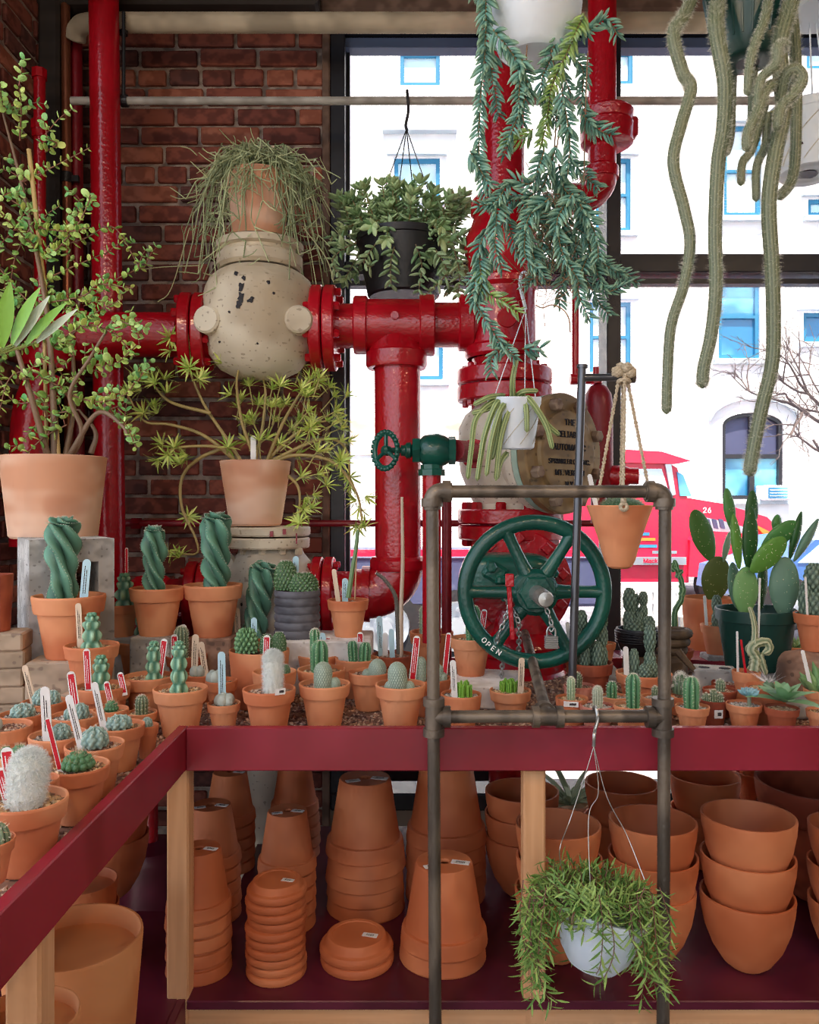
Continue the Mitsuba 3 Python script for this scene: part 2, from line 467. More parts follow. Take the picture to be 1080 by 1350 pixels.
part(t, 'lower_shelf', join([box((2.5, .88, .018), (.81, 2.055, .4615), ch=.002), box((.72, 1.75, .018), (-.82, 1.10, .4615), ch=.002)]), 'maroon_shelf', label='dark maroon lower shelf board')
part(t, 'shelf_apron', box((2.5, .018, .08), (.81, 1.632, .4115), ch=.002), 'tan_board', label='tan board under the lower shelf')
part(t, 'shelf_edging', box((.016, 1.2, .09), (-.452, 1.03, .425), ch=.002), 'maroon_shelf')
# the gravel bed
zones = [((-1.1, 2.0), (1.625, 2.42)), ((-1.1, -.462), (.45, 1.63)), ((.75, 2.0), (2.42, 2.82))]
g = thing('gravel_bed', 'reddish brown pea gravel spread over the top of the maroon table', 'gravel')
labels[g]['kind'] = 'stuff'
ms = [tint(box((x[1] - x[0], y[1] - y[0], .02), (sum(x) / 2, sum(y) / 2, GZ - .0125)), lin(118, 90, 76)) for x, y in zones]
rgv = np.random.default_rng(5)
for (x0, x1), (y0, y1) in zones:
    x1v = min(x1, 1.45)
    n = int((x1v - x0) * (y1 - y0) * 17000)
    pos = np.stack([rgv.uniform(x0, x1v, n), rgv.uniform(y0, y1, n), GZ - .004 + rgv.uniform(-.003, .003, n)], 1)
    far = pos[:, 1] > 1.2
    ms.append(pebbles(pos, .0052, rgv, GRAVEL))
scene[g] = shape(join(ms), 'vrough', False)
solo('angled_maroon_board', box((.26, .16, .014), P(933, 868, 2.36), rot([0, 0, 1], -24), .002), 'maroon_wood', 'flat maroon board lying between the coiled bowl and the green pot', 'board', smooth=False)

# ---------------------------------------------------------------- outdoors
mat('road', mottle((84, 88, 98), (112, 114, 122), 1.3), .95)
mat('pavement', mottle((150, 150, 152), (176, 174, 174), 2.1), .95)
mat('facade', mottle((228, 230, 232), (242, 243, 244), 1.7), .95)
mat('facade_trim', lin(176, 190, 200), .85)
mat('blue_frame', lin(38, 120, 160), .5)
mat('pane_blue', mottle((40, 120, 168), (120, 200, 226), 1.2), .12, specular=.7)
mat('pane_pale', mottle((190, 224, 236), (226, 240, 246), 1.0), .12, specular=.7)
mat('truck_red', lin(214, 24, 66), .25, clearcoat=.6)
mat('truck_dark', lin(70, 76, 110), .5)
mat('chrome', lin(190, 200, 210), .2, metal=.7)
mat('text_blue', lin(60, 130, 200), .5)
mat('text_orange', lin(230, 130, 50), .5)
mat('car_blue', lin(60, 104, 170), .2, clearcoat=.8)
mat('tyre', lin(30, 30, 34), .8)
mat('brick_far', mottle((206, 170, 156), (232, 214, 206), 3), .9)
mat('branch', lin(104, 92, 90), .9)
struct('street_ground', box((60, 40, .2), (4, 23, -.3)), 'road')
struct('sidewalk', box((30, 3.2, .2), (4, 4.6, -.18)), 'pavement')
BY = 20.0
from shapely.geometry import Polygon, box as rect
from shapely.ops import unary_union
wins = [((528, 68, 580, 112), 0), ((520, 208, 580, 262), 1), ((790, 66, 835, 110), 0), ((786, 208, 832, 304), 1), ((955, 165, 1004, 284), 1), ((948, 362, 1002, 472), 2),
        ((1060, 412, 1110, 450), 2), ((778, 398, 832, 490), 1), ((548, 440, 584, 500), 1), ((1064, 60, 1110, 90), 0), ((1066, 262, 1110, 284), 1), ((380, 60, 430, 112), 0), ((380, 208, 430, 300), 1)]


def fx(px):
    return (px - CX) * BY / FOC


def fz(py):
    return EYE - (py - HY) * BY / FOC


b = thing('white_building', 'white painted building across the street with an arched window and blue framed sashes', 'building')
ax0, ax1, az0, az1 = fx(953), fx(1033), fz(658), fz(560)
tt = np.linspace(0, np.pi, 13)
arch = Polygon([(ax0, az0), (ax1, az0)] + [((ax0 + ax1) / 2 + (ax1 - ax0) / 2 * math.cos(a), az1 + .30 * math.sin(a)) for a in tt])
hole = unary_union([arch] + [rect(fx(w[0]), fz(w[3]), fx(w[2]), fz(w[1])) for w, _ in wins])


def xz_extrude(poly, y0, depth):
    m = trimesh.creation.extrude_polygon(poly, depth, engine='earcut')
    v = np.array(m.vertices)
    return np.stack([v[:, 0], y0 + depth - v[:, 2], v[:, 1]], 1), np.array(m.faces)


part(b, 'wall', xz_extrude(rect(-14, -.2, 20, 15).difference(hole), BY, .4), 'facade', smooth=False)
part(b, 'brick_band', box((fx(612) - fx(440), .06, fz(552) - fz(600)), ((fx(612) + fx(440)) / 2, BY - .02, (fz(552) + fz(600)) / 2)), 'brick_far', smooth=False)


def frame_rect(x0, z0, x1, z1, w):
    return rect(x0, z0, x1, z1).difference(rect(x0 + w, z0 + w, x1 - w, z1 - w))


for (x0, y0, x1, y1), kind in wins:
    q = part(b, 'window', join([xz_extrude(frame_rect(fx(x0), fz(y1), fx(x1), fz(y0), .09), BY + .06, .1)] + ([box((fx(x1) - fx(x0), .08, .07), ((fx(x0) + fx(x1)) / 2, BY + .1, fz(y0 * .5 + y1 * .5)))] if y1 - y0 > 80 else [])), 'blue_frame', smooth=False)
    part(q, 'pane', box((fx(x1) - fx(x0), .02, fz(y0) - fz(y1)), ((fx(x0) + fx(x1)) / 2, BY + .16, (fz(y0) + fz(y1)) / 2)), ('pane_pale', 'pane_pale', 'pane_blue')[kind], smooth=False)
    if kind:
        part(b, 'window_sill', box((fx(x1) - fx(x0) + .3, .2, .12), ((fx(x0) + fx(x1)) / 2, BY - .06, fz(y1) - .1)), 'facade_trim', smooth=False)
        part(b, 'lintel', box((fx(x1) - fx(x0) + .36, .16, .15), ((fx(x0) + fx(x1)) / 2, BY - .05, fz(y0) + .12)), 'facade_trim', smooth=False)
part(b, 'cornice', box((fx(602) - fx(505), .25, .1), ((fx(602) + fx(505)) / 2, BY - .1, fz(174))), 'facade_trim', smooth=False)
q = part(b, 'arched_window', join([xz_extrude(arch.difference(arch.buffer(-.09)), BY + .06, .12), box((.12, .1, az1 + .3 - az0), ((ax0 + ax1) / 2, BY + .11, (az0 + az1 + .3) / 2)), box((ax1 - ax0, .1, .1), ((ax0 + ax1) / 2, BY + .11, az0 + 1.05))]), 'window_steel', smooth=False)
part(q, 'pane', xz_extrude(arch.intersection(rect(ax0, az0, ax1, az0 + 1.0)), BY + .19, .02), 'pane_blue', smooth=False)
part(q, 'pane', xz_extrude(arch.intersection(rect(ax0, az0 + 1.0, ax1, az1 + 2)), BY + .19, .02), 'truck_dark', smooth=False)
hood = [((ax0 + ax1) / 2 + (ax1 - ax0) * .74 * math.cos(a), az1 + .12 + .62 * math.sin(a)) for a in np.linspace(.12, math.pi - .12, 17)]
part(b, 'arch_trim', xz_extrude(Polygon(hood + [(x, z - .13) for x, z in hood[::-1]]), BY - .14, .2), 'facade_trim', smooth=False)
part(b, 'window_sill', box((ax1 - ax0 + .3, .25, .12), ((ax0 + ax1) / 2, BY - .08, az0 - .06)), 'facade_trim', smooth=False)
a = thing('window_air_conditioner', 'white air conditioner box in the arched window across the street', 'air conditioner')
ac = P(1016, 650, BY)
part(a, 'case', box((.66, .5, .36), ac + [0, -.15, 0], ch=.03), 'facade', smooth=False)
part(a, 'grille', box((.46, .02, .26), ac + [0, -.41, 0], ch=.005), 'pane_blue', smooth=False)
for i in range(3):
    part(a, 'grille_slat', box((.4, .015, .02), ac + [0, -.425, .07 - .07 * i]), 'facade', smooth=False)

# the lorry in the street
TY = 14.0


def tp(px, py):
    q = P(px, py, TY)
    return q[0], q[2]


def tpoly(pts, y0, depth):
    return xz_extrude(Polygon([tp(*p) for p in pts]), y0, depth)


k = thing('red_truck', 'red truck cab with a long bonnet numbered 26 parked in the street', 'truck')
part(k, 'cab', tpoly([(742, 768), (742, 612), (800, 600), (872, 604), (893, 617), (906, 655), (908, 768)], TY, 2.2), 'truck_red', smooth=False)
part(k, 'roof_visor', tpoly([(742, 600), (800, 592), (870, 596), (908, 608), (890, 612), (742, 608)], TY - .12, 2.45), 'truck_red', smooth=False)
part(k, 'hood', tpoly([(900, 654), (960, 664), (1020, 682), (1044, 706), (1050, 742), (1010, 748), (904, 748)], TY + .25, 1.7), 'truck_red', smooth=False)
part(k, 'fender', tpoly([(908, 712), (930, 700), (970, 702), (996, 722), (1004, 756), (984, 758), (970, 738), (930, 738), (918, 760), (905, 760)], TY - .1, .5), 'truck_red', smooth=False)
part(k, 'door_window', tpoly([(790, 618), (872, 618), (882, 650), (790, 652)], TY - .02, .04), 'pane_pale', smooth=False)
part(k, 'windscreen_post', tpoly([(876, 612), (884, 612), (890, 652), (884, 654)], TY - .05, .08), 'chrome', smooth=False)
part(k, 'windscreen', tpoly([(892, 622), (900, 626), (911, 654), (896, 654)], TY - .03, 2.1), 'pane_blue', smooth=False)
part(k, 'side_step', tpoly([(760, 734), (902, 734), (902, 744), (760, 744)], TY - .12, .4), 'chrome', smooth=False)
part(k, 'hood_vent', join([tpoly([(936 + i * 9, 684), (942 + i * 9, 685), (945 + i * 9, 698), (939 + i * 9, 697)], TY + .22, .04) for i in range(3)]), 'truck_dark', smooth=False)
part(k, 'stripe', tpoly([(934, 682), (964, 688), (1006, 700), (1004, 705), (962, 702), (938, 700)], TY + .235, .02), 'chrome', smooth=False)
part(k, 'stripe', tpoly([(1000, 690), (1030, 706), (1034, 722), (1020, 712)], TY + .2, .06), 'text_orange', smooth=False)


def wall_text(s, px, py, h, Y, m, owner, name='lettering', bold=True):
    tm = meshkit.text_mesh(s, h, .01, bold)
    v = np.array(tm.vertices)
    o = P(px, py, Y)
    part(owner, name, (np.stack([v[:, 0] + o[0], Y - v[:, 2], v[:, 1] + o[2]], 1), np.array(tm.faces)), m, smooth=False)


wall_text('26', 926, 676, .09, TY + .23, 'pane_pale', k)
wall_text('Mack', 848, 742, .07, TY - .13, 'truck_red', k)
for i, (x0, x1, y0, m) in enumerate(((846, 856, 706, 'text_blue'), (842, 864, 713, 'text_orange'), (840, 866, 722, 'text_blue'), (860, 892, 730, 'chrome'))):
    part(k, 'door_stripe', tpoly([(x0, y0 - 4), (x1, y0 - 4), (x1, y0), (x0, y0)], TY - .015, .02), m, smooth=False)
for px in (955, 812):
    c = P(px, 772, TY)
    w = part(k, 'wheel', turned(c + [0, .35, 0], (0, -1, 0), [(.0, 0), (.36, 0), (.42, .04), (.42, .28), (.36, .32), (.2, .30), (0, .30)], 24), 'tyre')
    part(w, 'hub', turned(c + [0, .06, 0], (0, -1, 0), [(0, 0), (.2, 0), (.18, .05), (.07, .06), (0, .09)], 20), 'chrome')
k = thing('flatbed_trailer', 'dark blue grey flatbed trailer with white wheel hubs behind the red standpipe', 'trailer')
fy = 8.0
part(k, 'deck', box((S(360, fy), 2.0, S(64, fy)), P(618, 768, fy) + [0, 1.0, 0], ch=.03), 'truck_dark', smooth=False)
part(k, 'deck_rail', box((S(360, fy), .06, S(9, fy)), P(618, 729, fy) + [0, 0, 0]), 'truck_red', smooth=False)
for px, py in ((507, 832), (603, 790)):
    c = P(px, 826, fy) - [0, .05, 0]
    w = part(k, 'wheel', turned(c + [0, .3, 0], (0, -1, 0), [(0, 0), (.36, 0), (.42, .04), (.42, .24), (.30, .26), (0, .26)], 24), 'tyre')
    part(w, 'hub', join([turned(c + [0, .05, 0], (0, -1, 0), [(0, 0), (.25, 0), (.24, .05), (.1, .02), (.08, .1), (0, .1)], 24)] + [cyl(c + [.17 * math.cos(q), 0.02, .17 * math.sin(q)], c + [.17 * math.cos(q), -.03, .17 * math.sin(q)], .018, n=6) for q in np.arange(8) * math.pi / 4]), 'chrome')
# a slotted white street barrier and a blue car
k = thing('white_barrier', 'white slotted street barrier standing beyond the handwheel and the pipe post', 'barrier')
by_ = 5.0
c0, c1 = P(806, 0, by_)[0], P(900, 0, by_)[0]
zt, zb = P(0, 768, by_)[2], P(0, 832, by_)[2]
sl = [rect(c0 + .06 + i * .047, zt - .21 + j * -.0, c0 + .072 + i * .047, zt - .13) for i in range(8) for j in (0,)] + [rect(c0 + .06 + i * .047, zt - .12, c0 + .072 + i * .047, zt - .06) for i in range(8)]
part(k, 'board', xz_extrude(rect(c0, zb, c1, zt).difference(unary_union(sl)), by_, .04), 'facade', smooth=False)
for x in (c0 + .03, c1 - .03):
    part(k, 'leg', box((.04, .3, zb + .08 + .2), (x, by_ + .04, (zb - .08 + .2) / 2 - .1)), 'pavement', smooth=False)
k = thing('blue_car', 'blue car parked at the right edge behind the prickly pears', 'car')
cy_ = 9.0


def cpoly(pts, y0, d):
    return xz_extrude(Polygon([(P(*p, cy_)[0], P(*p, cy_)[2]) for p in pts]), y0, d)


part(k, 'body', cpoly([(985, 790), (990, 756), (1040, 742), (1075, 712), (1150, 706), (1240, 712), (1262, 790)], cy_, 1.6), 'car_blue', smooth=False)
part(k, 'side_window', cpoly([(1052, 742), (1080, 718), (1150, 712), (1150, 742)], cy_ - .02, .04), 'pane_pale', smooth=False)
for px in (1040, 1210):
    c = P(px, 796, cy_)
    w = part(k, 'wheel', turned(c + [0, .2, 0], (0, -1, 0), [(0, 0), (.28, 0), (.3, .03), (.3, .2), (.26, .22), (0, .22)], 20), 'tyre')
    part(w, 'hub', turned(c, (0, -1, 0), [(0, 0), (.17, 0), (.15, .05), (0, .06)], 16), 'chrome')
# bare street tree at the right
rt = np.random.default_rng(21)


def grow(p, d, L, r, depth, out):
    q = [p]
    for i in range(4):
        d = d + rt.normal(size=3) * .13
        d /= np.linalg.norm(d)
        q.append(q[-1] + d * L / 4)
    out.append(tube(np.array(q), np.linspace(r, r * .6, 5), 4, False))
    if depth:
        for k in range(3):
            e = d + rt.normal(size=3) * np.array([.75, .5, .6])
            grow(q[rt.integers(2, 5)], e / np.linalg.norm(e), L * rt.uniform(.6, .8), r * .6, depth - 1, out)


tr = thing('bare_street_tree', 'bare leafless street tree reaching in from the right edge', 'tree')
o = []
part(tr, 'trunk', tube(np.array([P(1130, 880, 12), P(1125, 700, 12), P(1108, 560, 12)]), np.array([.14, .12, .1]), 8), 'branch')
for a, b in (((1108, 560), (-.5, 0, .7)), ((1112, 600), (-.2, -.2, .9)), ((1110, 570), (-.85, .1, .35)), ((1120, 640), (-.6, .2, .75))):
    grow(P(*a, 12), np.array(b) / np.linalg.norm(b), .85, .035, 4, o)
part(tr, 'branches', join(o), 'branch', kind='stuff', smooth=True)


# ---------------------------------------------------------------- pipes and valves
def pipe(pts, r_px, n=28, Y=None, bend=6):
    return tube(spline(np.array([P(*p) for p in pts]), bend), S(r_px, pts[0][2]), n)


def bolt(owner, p, d, r, h, m, nut=True, square=False):
    n = 4 if square else 6
    part(owner, 'bolt', join([turned(np.asarray(p), d, [(0, 0), (r, 0), (r, h * .8), (r * .8, h), (0, h)], n)]), m, smooth=False)


def flange(owner, c, d, r, th, m, nb=8, gap=.004, bm=None, sides=(1, -1), rb_=.011, phase=.2, square=False):
    """Two bolted discs at c with the axis d."""
    c, d = np.asarray(c, float), np.asarray(d, float) / np.linalg.norm(d)
    pr = [(0, 0), (r * .96, 0), (r, .004), (r, th - .004), (r * .97, th), (0, th)]
    part(owner, 'flange', turned(c + d * gap / 2, d, pr, 40), m)
    part(owner, 'flange', turned(c - d * gap / 2, -d, pr, 40), m)
    R = align(d)
    for i in range(nb):
        a = phase + i * 2 * math.pi / nb
        o = c + R @ np.array([math.cos(a), math.sin(a), 0]) * r * .83
        for s in sides:
            bolt(owner, o + d * s * (gap / 2 + th - .002), d * s, rb_, rb_ * 1.5, bm or m, square=square)


PX = 'red_paint'
solo('red_standpipe', join([pipe([(136, -60, 2.55), (147, 830, 2.55)], 19, 36)]), PX, 'tall glossy red standpipe rising in front of the brick wall at the left', 'pipe', smooth=True)
k = thing('copper_pipe', 'thin copper pipe with a black clamp left of the tall red standpipe', 'pipe')
part(k, 'tube', tube(np.array([P(86, -60, 2.68), P(91, 640, 2.68)]), S(6, 2.68), 16), 'copper')
part(k, 'clamp', join([cyl(P(88, 228, 2.68), P(88, 241, 2.68), S(7.6, 2.68), n=16), box((.035, .015, .02), P(97, 236, 2.68))]), 'black_plastic', label='black pipe clamp')
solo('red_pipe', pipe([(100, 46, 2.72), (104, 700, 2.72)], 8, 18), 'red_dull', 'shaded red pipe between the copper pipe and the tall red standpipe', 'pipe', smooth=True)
k = thing('red_pipe', 'narrow red pipe with couplings in the dark left corner behind the jade bush', 'pipe')
part(k, 'tube', pipe([(52, 96, 2.5), (54, 640, 2.5)], 7.5, 18), PX)
for y0, y1, r in ((92, 104, 10), (160, 172, 11), (172, 182, 10)):
    part(k, 'coupling', cyl(P(52, y1, 2.5), P(52, y0, 2.5), S(r, 2.5), n=8), PX, smooth=False)
solo('insulated_pipe', pipe([(100, 52, 2.66), (103, 38, 2.64), (122, 30, 2.62), (200, 30, 2.62), (600, 30, 2.62), (1180, 30, 2.62)], 12.5, 22), 'white_insulation', 'thick whitish insulated pipe running along under the ceiling beam', 'pipe', smooth=True)
CONY = 2.58
solo('conduit_rail', pipe([(94, 133, CONY), (420, 133, CONY), (1180, 133, CONY)], 5.2, 14), 'grey_conduit', 'thin grey horizontal conduit across brick wall and window, below the insulated pipe', 'conduit', smooth=True)
k = thing('pipe_hanger', 'black rod hanger dropping from the insulated pipe beside the tall red standpipe', 'hanger')
part(k, 'rod', tube(np.array([P(163, 16, 2.57), P(163, 132, 2.57)]), .006, 8), 'black_plastic')
part(k, 'clip', turned(P(160, 133, CONY), (1, 0, 0), [(.014, 0), (.019, 0), (.019, .02), (.014, .02), (.014, 0)], 16), 'black_plastic', smooth=False)
part(k, 'clamp', cyl(P(163, 41, 2.6), P(163, 46, 2.6), .014, n=8), 'black_plastic', smooth=False)
k = thing('red_rod', 'thin red horizontal pipe behind the potted cacti, crossing the brick wall low down', 'pipe')
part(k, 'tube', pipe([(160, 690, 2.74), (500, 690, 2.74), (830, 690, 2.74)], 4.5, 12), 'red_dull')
for px in (200, 395):
    part(k, 'wall_bracket', box((.02, .13, .02), P(px, 690, 2.74) + [0, .055, 0], None, .002), 'red_dull', smooth=False)
part(k, 'coupling', cyl(P(174, 690, 2.74), P(186, 690, 2.74), S(8, 2.74), n=6), 'red_dull', smooth=False)

# --- left red main with its elbow
k = thing('red_elbow_pipe', 'wide red pipe with an elbow entering the upper cream check valve from the left', 'pipe')
part(k, 'tube', pipe([(96, 441, 2.45), (150, 441, 2.45), (238, 441, 2.45)], 29, 36), PX)
part(k, 'elbow', tube(np.array([P(38 + 44 * (1 - math.sin(a)) , 485 - 44 * math.cos(a), 2.45) + [S(22, 2.45), 0, 0] * np.array([1, 1, 1]) for a in np.linspace(0, math.pi / 2, 10)]), S(31, 2.45), 32), PX)
part(k, 'riser', pipe([(62, 490, 2.45), (40, 560, 2.45), (38, 720, 2.45)], 24, 30), PX)
part(k, 'hub', cyl(P(92, 441, 2.45), P(110, 441, 2.45), S(34, 2.45), n=36), PX)

# --- upper cream check valve
VY = 2.45


def vprof(rows, Y):
    """(pixel radius, pixel row) pairs -> lathe profile in metres, from the lowest row up."""
    return [(S(r, Y), EYE - (py - HY) * Y / FOC) for r, py in rows]


def vlathe(px, rows, Y, n=44, squash=None):
    m = lathe(vprof(rows, Y), n)
    return m[0] + [(px - CX) * Y / FOC, Y, 0], m[1]


k = thing('check_valve', 'round cream iron check valve with chipped paint between two red flanges, trailing plant on top', 'valve')
rows1 = [(0, 500), (30, 499), (52, 488), (66, 470), (73, 445), (75, 420), (74, 398), (71, 383), (66, 372), (58, 365), (50, 360)]
part(k, 'body', vlathe(343, rows1, VY), 'cream_iron')
part(k, 'neck', join([vlathe(343, [(0, 358), (52, 358), (56, 354), (56, 341), (50, 338), (50, 334), (57, 332), (57, 324), (54, 322), (0, 322)], VY)]), 'cream_iron', label='tan stepped cap flange')
for px, s in ((283, -1), (392, 1)):
    c = P(px, 426, VY - .085)
    part(k, 'boss', turned(c, (s * .22, -.97, .0), [(0, 0), (S(17.5, VY), 0), (S(17.5, VY), .052), (S(15, VY), .058), (0, .058)], 28), 'cream_iron')
lug = P(299, 374, 2.36)
part(k, 'lifting_lug', xf((lambda m: (np.array(m.vertices), np.array(m.faces)))(trimesh.creation.annulus(.011, .028, .02)), lug, R=align((-.2, -1, 0))), 'cream_iron')
rc = np.random.default_rng(3)


def valve_point(px, py, cx, rows, Y, lift=.0015):
    r = np.interp(-py, [-q[1] for q in rows], [q[0] for q in rows])
    dx = np.clip(px - cx, -r * .95, r * .95)
    return np.array([(px - CX) * Y / FOC, Y - S(math.sqrt(r * r - dx * dx), Y) - lift, EYE - (py - HY) * Y / FOC])


def chip(owner, px, py, w, h, cx, rows, Y, m='black_chip'):
    n = 11
    a = np.arange(n) * 2 * math.pi / n
    rr = rc.uniform(.45, 1.15, n)
    pts = [valve_point(px, py, cx, rows, Y, .003)] + [valve_point(px + w * r * math.cos(t), py + h * r * math.sin(t), cx, rows, Y) for t, r in zip(a, rr)]
    f = [[0, 1 + i, 1 + (i + 1) % n] for i in range(n)] + [[0, 1 + (i + 1) % n, 1 + i] for i in range(n)]
    part(owner, 'paint_chip', (np.array(pts), np.array(f[:n])), m, smooth=False)


for q in ((336, 386, 4, 4), (333, 397, 4, 7), (333, 410, 5, 8), (330, 420, 4, 6), (344, 415, 5, 3), (366, 391, 3, 3), (326, 379, 3, 4), (318, 428, 2, 2), (347, 412, 3, 3), (352, 466, 2, 1.5), (302, 462, 2, 1.5), (372, 404, 2, 2)):
    chip(k, *q, 343, rows1, VY)
k = thing('pipe_flange', 'bolted red flange pair on the right side of the upper cream check valve', 'flange')
flange(k, P(428, 433, VY), (1, 0, 0), S(56, VY), .034, PX, 8, phase=.35, rb_=.0125)
part(k, 'neck', cyl(P(406, 433, VY), P(424, 433, VY), S(34, VY), n=32), PX)
k = thing('pipe_flange', 'bolted red flange pair on the left side of the upper cream check valve', 'flange')
flange(k, P(256, 440, VY), (1, .12, 0), S(53, VY), .034, PX, 8, phase=.35, rb_=.0125)
part(k, 'neck', cyl(P(262, 440, VY), P(284, 438, VY), S(36, VY), n=32), PX)

# --- red tee with the vertical leg and elbow
k = thing('red_pipe_tee', 'red pipe tee under the hanging black pot, its leg dropping to a low elbow', 'pipe')
part(k, 'run', cyl(P(440, 430, VY), P(640, 428, VY), S(29, VY), n=36), PX)
part(k, 'tee_body', cyl(P(480, 429, VY), P(560, 429, VY), S(34, VY), n=40), PX)
for a, b, r in ((467, 485, 38), (553, 573, 40), (604, 624, 37)):
    z = 429 if a < 600 else 426
    part(k, 'hub', turned(P(a, z, VY), (1, 0, 0), [(0, 0), (S(r - 2, VY), 0), (S(r, VY), .004), (S(r, VY), S(b - a, VY) - .004), (S(r - 2, VY), S(b - a, VY)), (0, S(b - a, VY))], 40), PX)
part(k, 'branch', vlathe(523, [(31, 486), (38, 486), (40, 482), (40, 466), (37, 463), (30, 445), (20, 430)], VY), PX)
part(k, 'leg', pipe([(524, 480, VY), (525, 745, VY)], 30, 40), PX)
part(k, 'casting_boss', cyl(P(521, 424, VY) - [0, S(33, VY), 0], P(521, 424, VY) - [0, S(37, VY), 0], .012, n=12), PX)
arc = [P(525 - 42 * (1 - math.cos(a)), 745 + 38 * math.sin(a), VY) for a in np.linspace(0, math.pi / 2, 12)]
part(k, 'elbow', tube(np.array([P(525, 738, VY)] + arc + [P(462, 783, VY)]), S(33, VY), 36), PX)
part(k, 'hub', vlathe(525, [(30, 752), (36, 751), (37, 747), (37, 738), (34, 734), (30, 733)], VY), PX)
part(k, 'hub', cyl(P(478, 783, VY), P(488, 783, VY), S(37, VY), n=36), PX)

# --- lower cream check valve and its flanges
k = thing('check_valve', 'lower cream grey check valve behind the cacti, carrying a terracotta pot on its flange', 'valve')
rows2 = [(52, 905), (60, 860), (62, 830), (62, 790), (60, 762), (54, 742), (44, 730), (40, 720)]
part(k, 'body', vlathe(357, [(0, 905)] + rows2, VY), 'grey_iron')
for a, b, r in ((722, 708, 54), (706, 694, 55)):
    part(k, 'top_flange', vlathe(354, [(0, a), (r - 1.5, a), (r, a - 2), (r, b + 2), (r - 1.5, b), (0, b)], VY), 'cream_iron')
for px in (322, 346, 372, 394):
    part(k, 'bolt', turned(P(px, 722, VY - .10 + abs(px - 354) * .001), (0, 0, -1), [(0, 0), (.012, 0), (.012, .02), (0, .02)], 6), 'cream_iron', smooth=False)
part(k, 'lifting_lug', xf((lambda m: (np.array(m.vertices), np.array(m.faces)))(trimesh.creation.annulus(.012, .03, .02)), P(297, 742, 2.40), R=align((-.3, -1, 0))), 'grey_iron')
for q in ((360, 747, 3, 3), (378, 750, 7, 3), (349, 740, 3, 3), (392, 742, 4, 3), (330, 790, 2, 2)):
    chip(k, *q, 357, rows2, VY)
for px, py in ((375, 697), (358, 700), (391, 706)):
    part(k, 'red_paint_drip', box((.004 if px == 391 else .010, .002, .03 if px == 391 else .016), P(px, py + 4, VY - S(math.sqrt(55 ** 2 - (px - 354) ** 2), VY) - .002 + 0)), 'red_dull', smooth=False)
k = thing('pipe_flange', 'bolted red flange pair low down, between the lower check valve and the red elbow', 'flange')
flange(k, P(427, 784, VY), (1, 0, 0), S(50, VY), .03, PX, 8, phase=.4)
part(k, 'neck', cyl(P(405, 784, VY), P(484, 784, VY), S(31, VY), n=32), PX)
k = thing('pipe_flange', 'dark red flange left of the lower check valve, behind the twisted cacti', 'flange')
flange(k, P(262, 790, VY), (1, .1, 0), S(50, VY), .03, PX, 8, phase=.4)
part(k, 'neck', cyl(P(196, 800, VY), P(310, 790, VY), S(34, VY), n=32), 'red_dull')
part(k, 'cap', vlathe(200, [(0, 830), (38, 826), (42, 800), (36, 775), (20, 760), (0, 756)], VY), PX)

# --- right riser
k = thing('red_riser', 'thick red riser behind the blue green trailing succulent, with a cross fitting', 'pipe')
RX = 664
part(k, 'tube', pipe([(RX, -80, VY), (RX, 300, VY)], 27, 36), PX)
part(k, 'reducer', vlathe(RX - 3, [(38, 372), (44, 352), (49, 330), (48, 316), (40, 300), (36, 288), (40, 284), (40, 268), (36, 262), (27, 258)], VY), PX)
part(k, 'cross_body', vlathe(RX - 2, [(46, 474), (49, 470), (49, 460), (44, 456), (43, 400), (43, 385), (47, 380), (47, 372), (40, 366)], VY), PX)
part(k, 'cross_boss', turned(P(668, 420, VY - .09), (0, -1, 0), [(0, 0), (S(13, VY), 0), (S(12, VY), .018), (0, .018)], 20), PX)
part(k, 'throat', vlathe(RX, [(40, 500), (38, 486), (42, 474)], VY), PX)
k = thing('pipe_flange', 'bolted red flange pair on top of the grey alarm valve, behind the small white pot', 'flange')
flange(k, P(665, 509, VY), (0, 0, 1), S(62, VY), .046, PX, 10, phase=.15)

# --- alarm valve with the lettered cover
k = thing('alarm_valve', 'grey white sprinkler alarm valve with a round lettered bronze cover facing right', 'valve')
part(k, 'body', vlathe(669, [(0, 676), (46, 676), (44, 664), (52, 648), (62, 622), (65, 595), (64, 565), (56, 548), (44, 538), (40, 530), (0, 530)], VY), 'grey_iron')
cd = np.array([.66, -.75, 0.0])
cd /= np.linalg.norm(cd)
cu = np.array([-cd[1], cd[0], 0.0])
cc = P(745, 598, 2.30)
CR = S(80, 2.30)
part(k, 'cover_neck', turned(cc - cd * .22, cd, [(0, 0), (.115, 0), (.12, .05), (.14, .12), (CR * .98, .14), (CR * .98, .165), (.0, .165)], 44), 'grey_iron')
mat('teal_iron', mottle((120, 148, 134), (150, 172, 158), 12), .6)
part(k, 'gasket_ring', turned(cc - cd * .052, cd, [(0, 0), (CR * .99, 0), (CR * .99, .02), (0, .02)], 44), 'teal_iron', label='pale green painted gasket ring')
part(k, 'cover', turned(cc - cd * .03, cd, [(0, 0), (CR * .99, 0), (CR, .004), (CR, .026), (CR * .97, .03), (CR * .72, .032), (CR * .70, .042), (CR * .66, .045), (0, .045)], 56), 'bronze_iron', label='bronze brown round cover plate')
for i in range(8):
    a = math.pi / 8 + i * math.pi / 4
    o = cc + (cu * math.cos(a) + np.array([0, 0, 1]) * math.sin(a)) * CR * .84
    part(k, 'bolt', turned(o, cd, [(0, 0), (.018, 0), (.018, .022), (.014, .026), (0, .026)], 6), 'rust_steel', smooth=False)
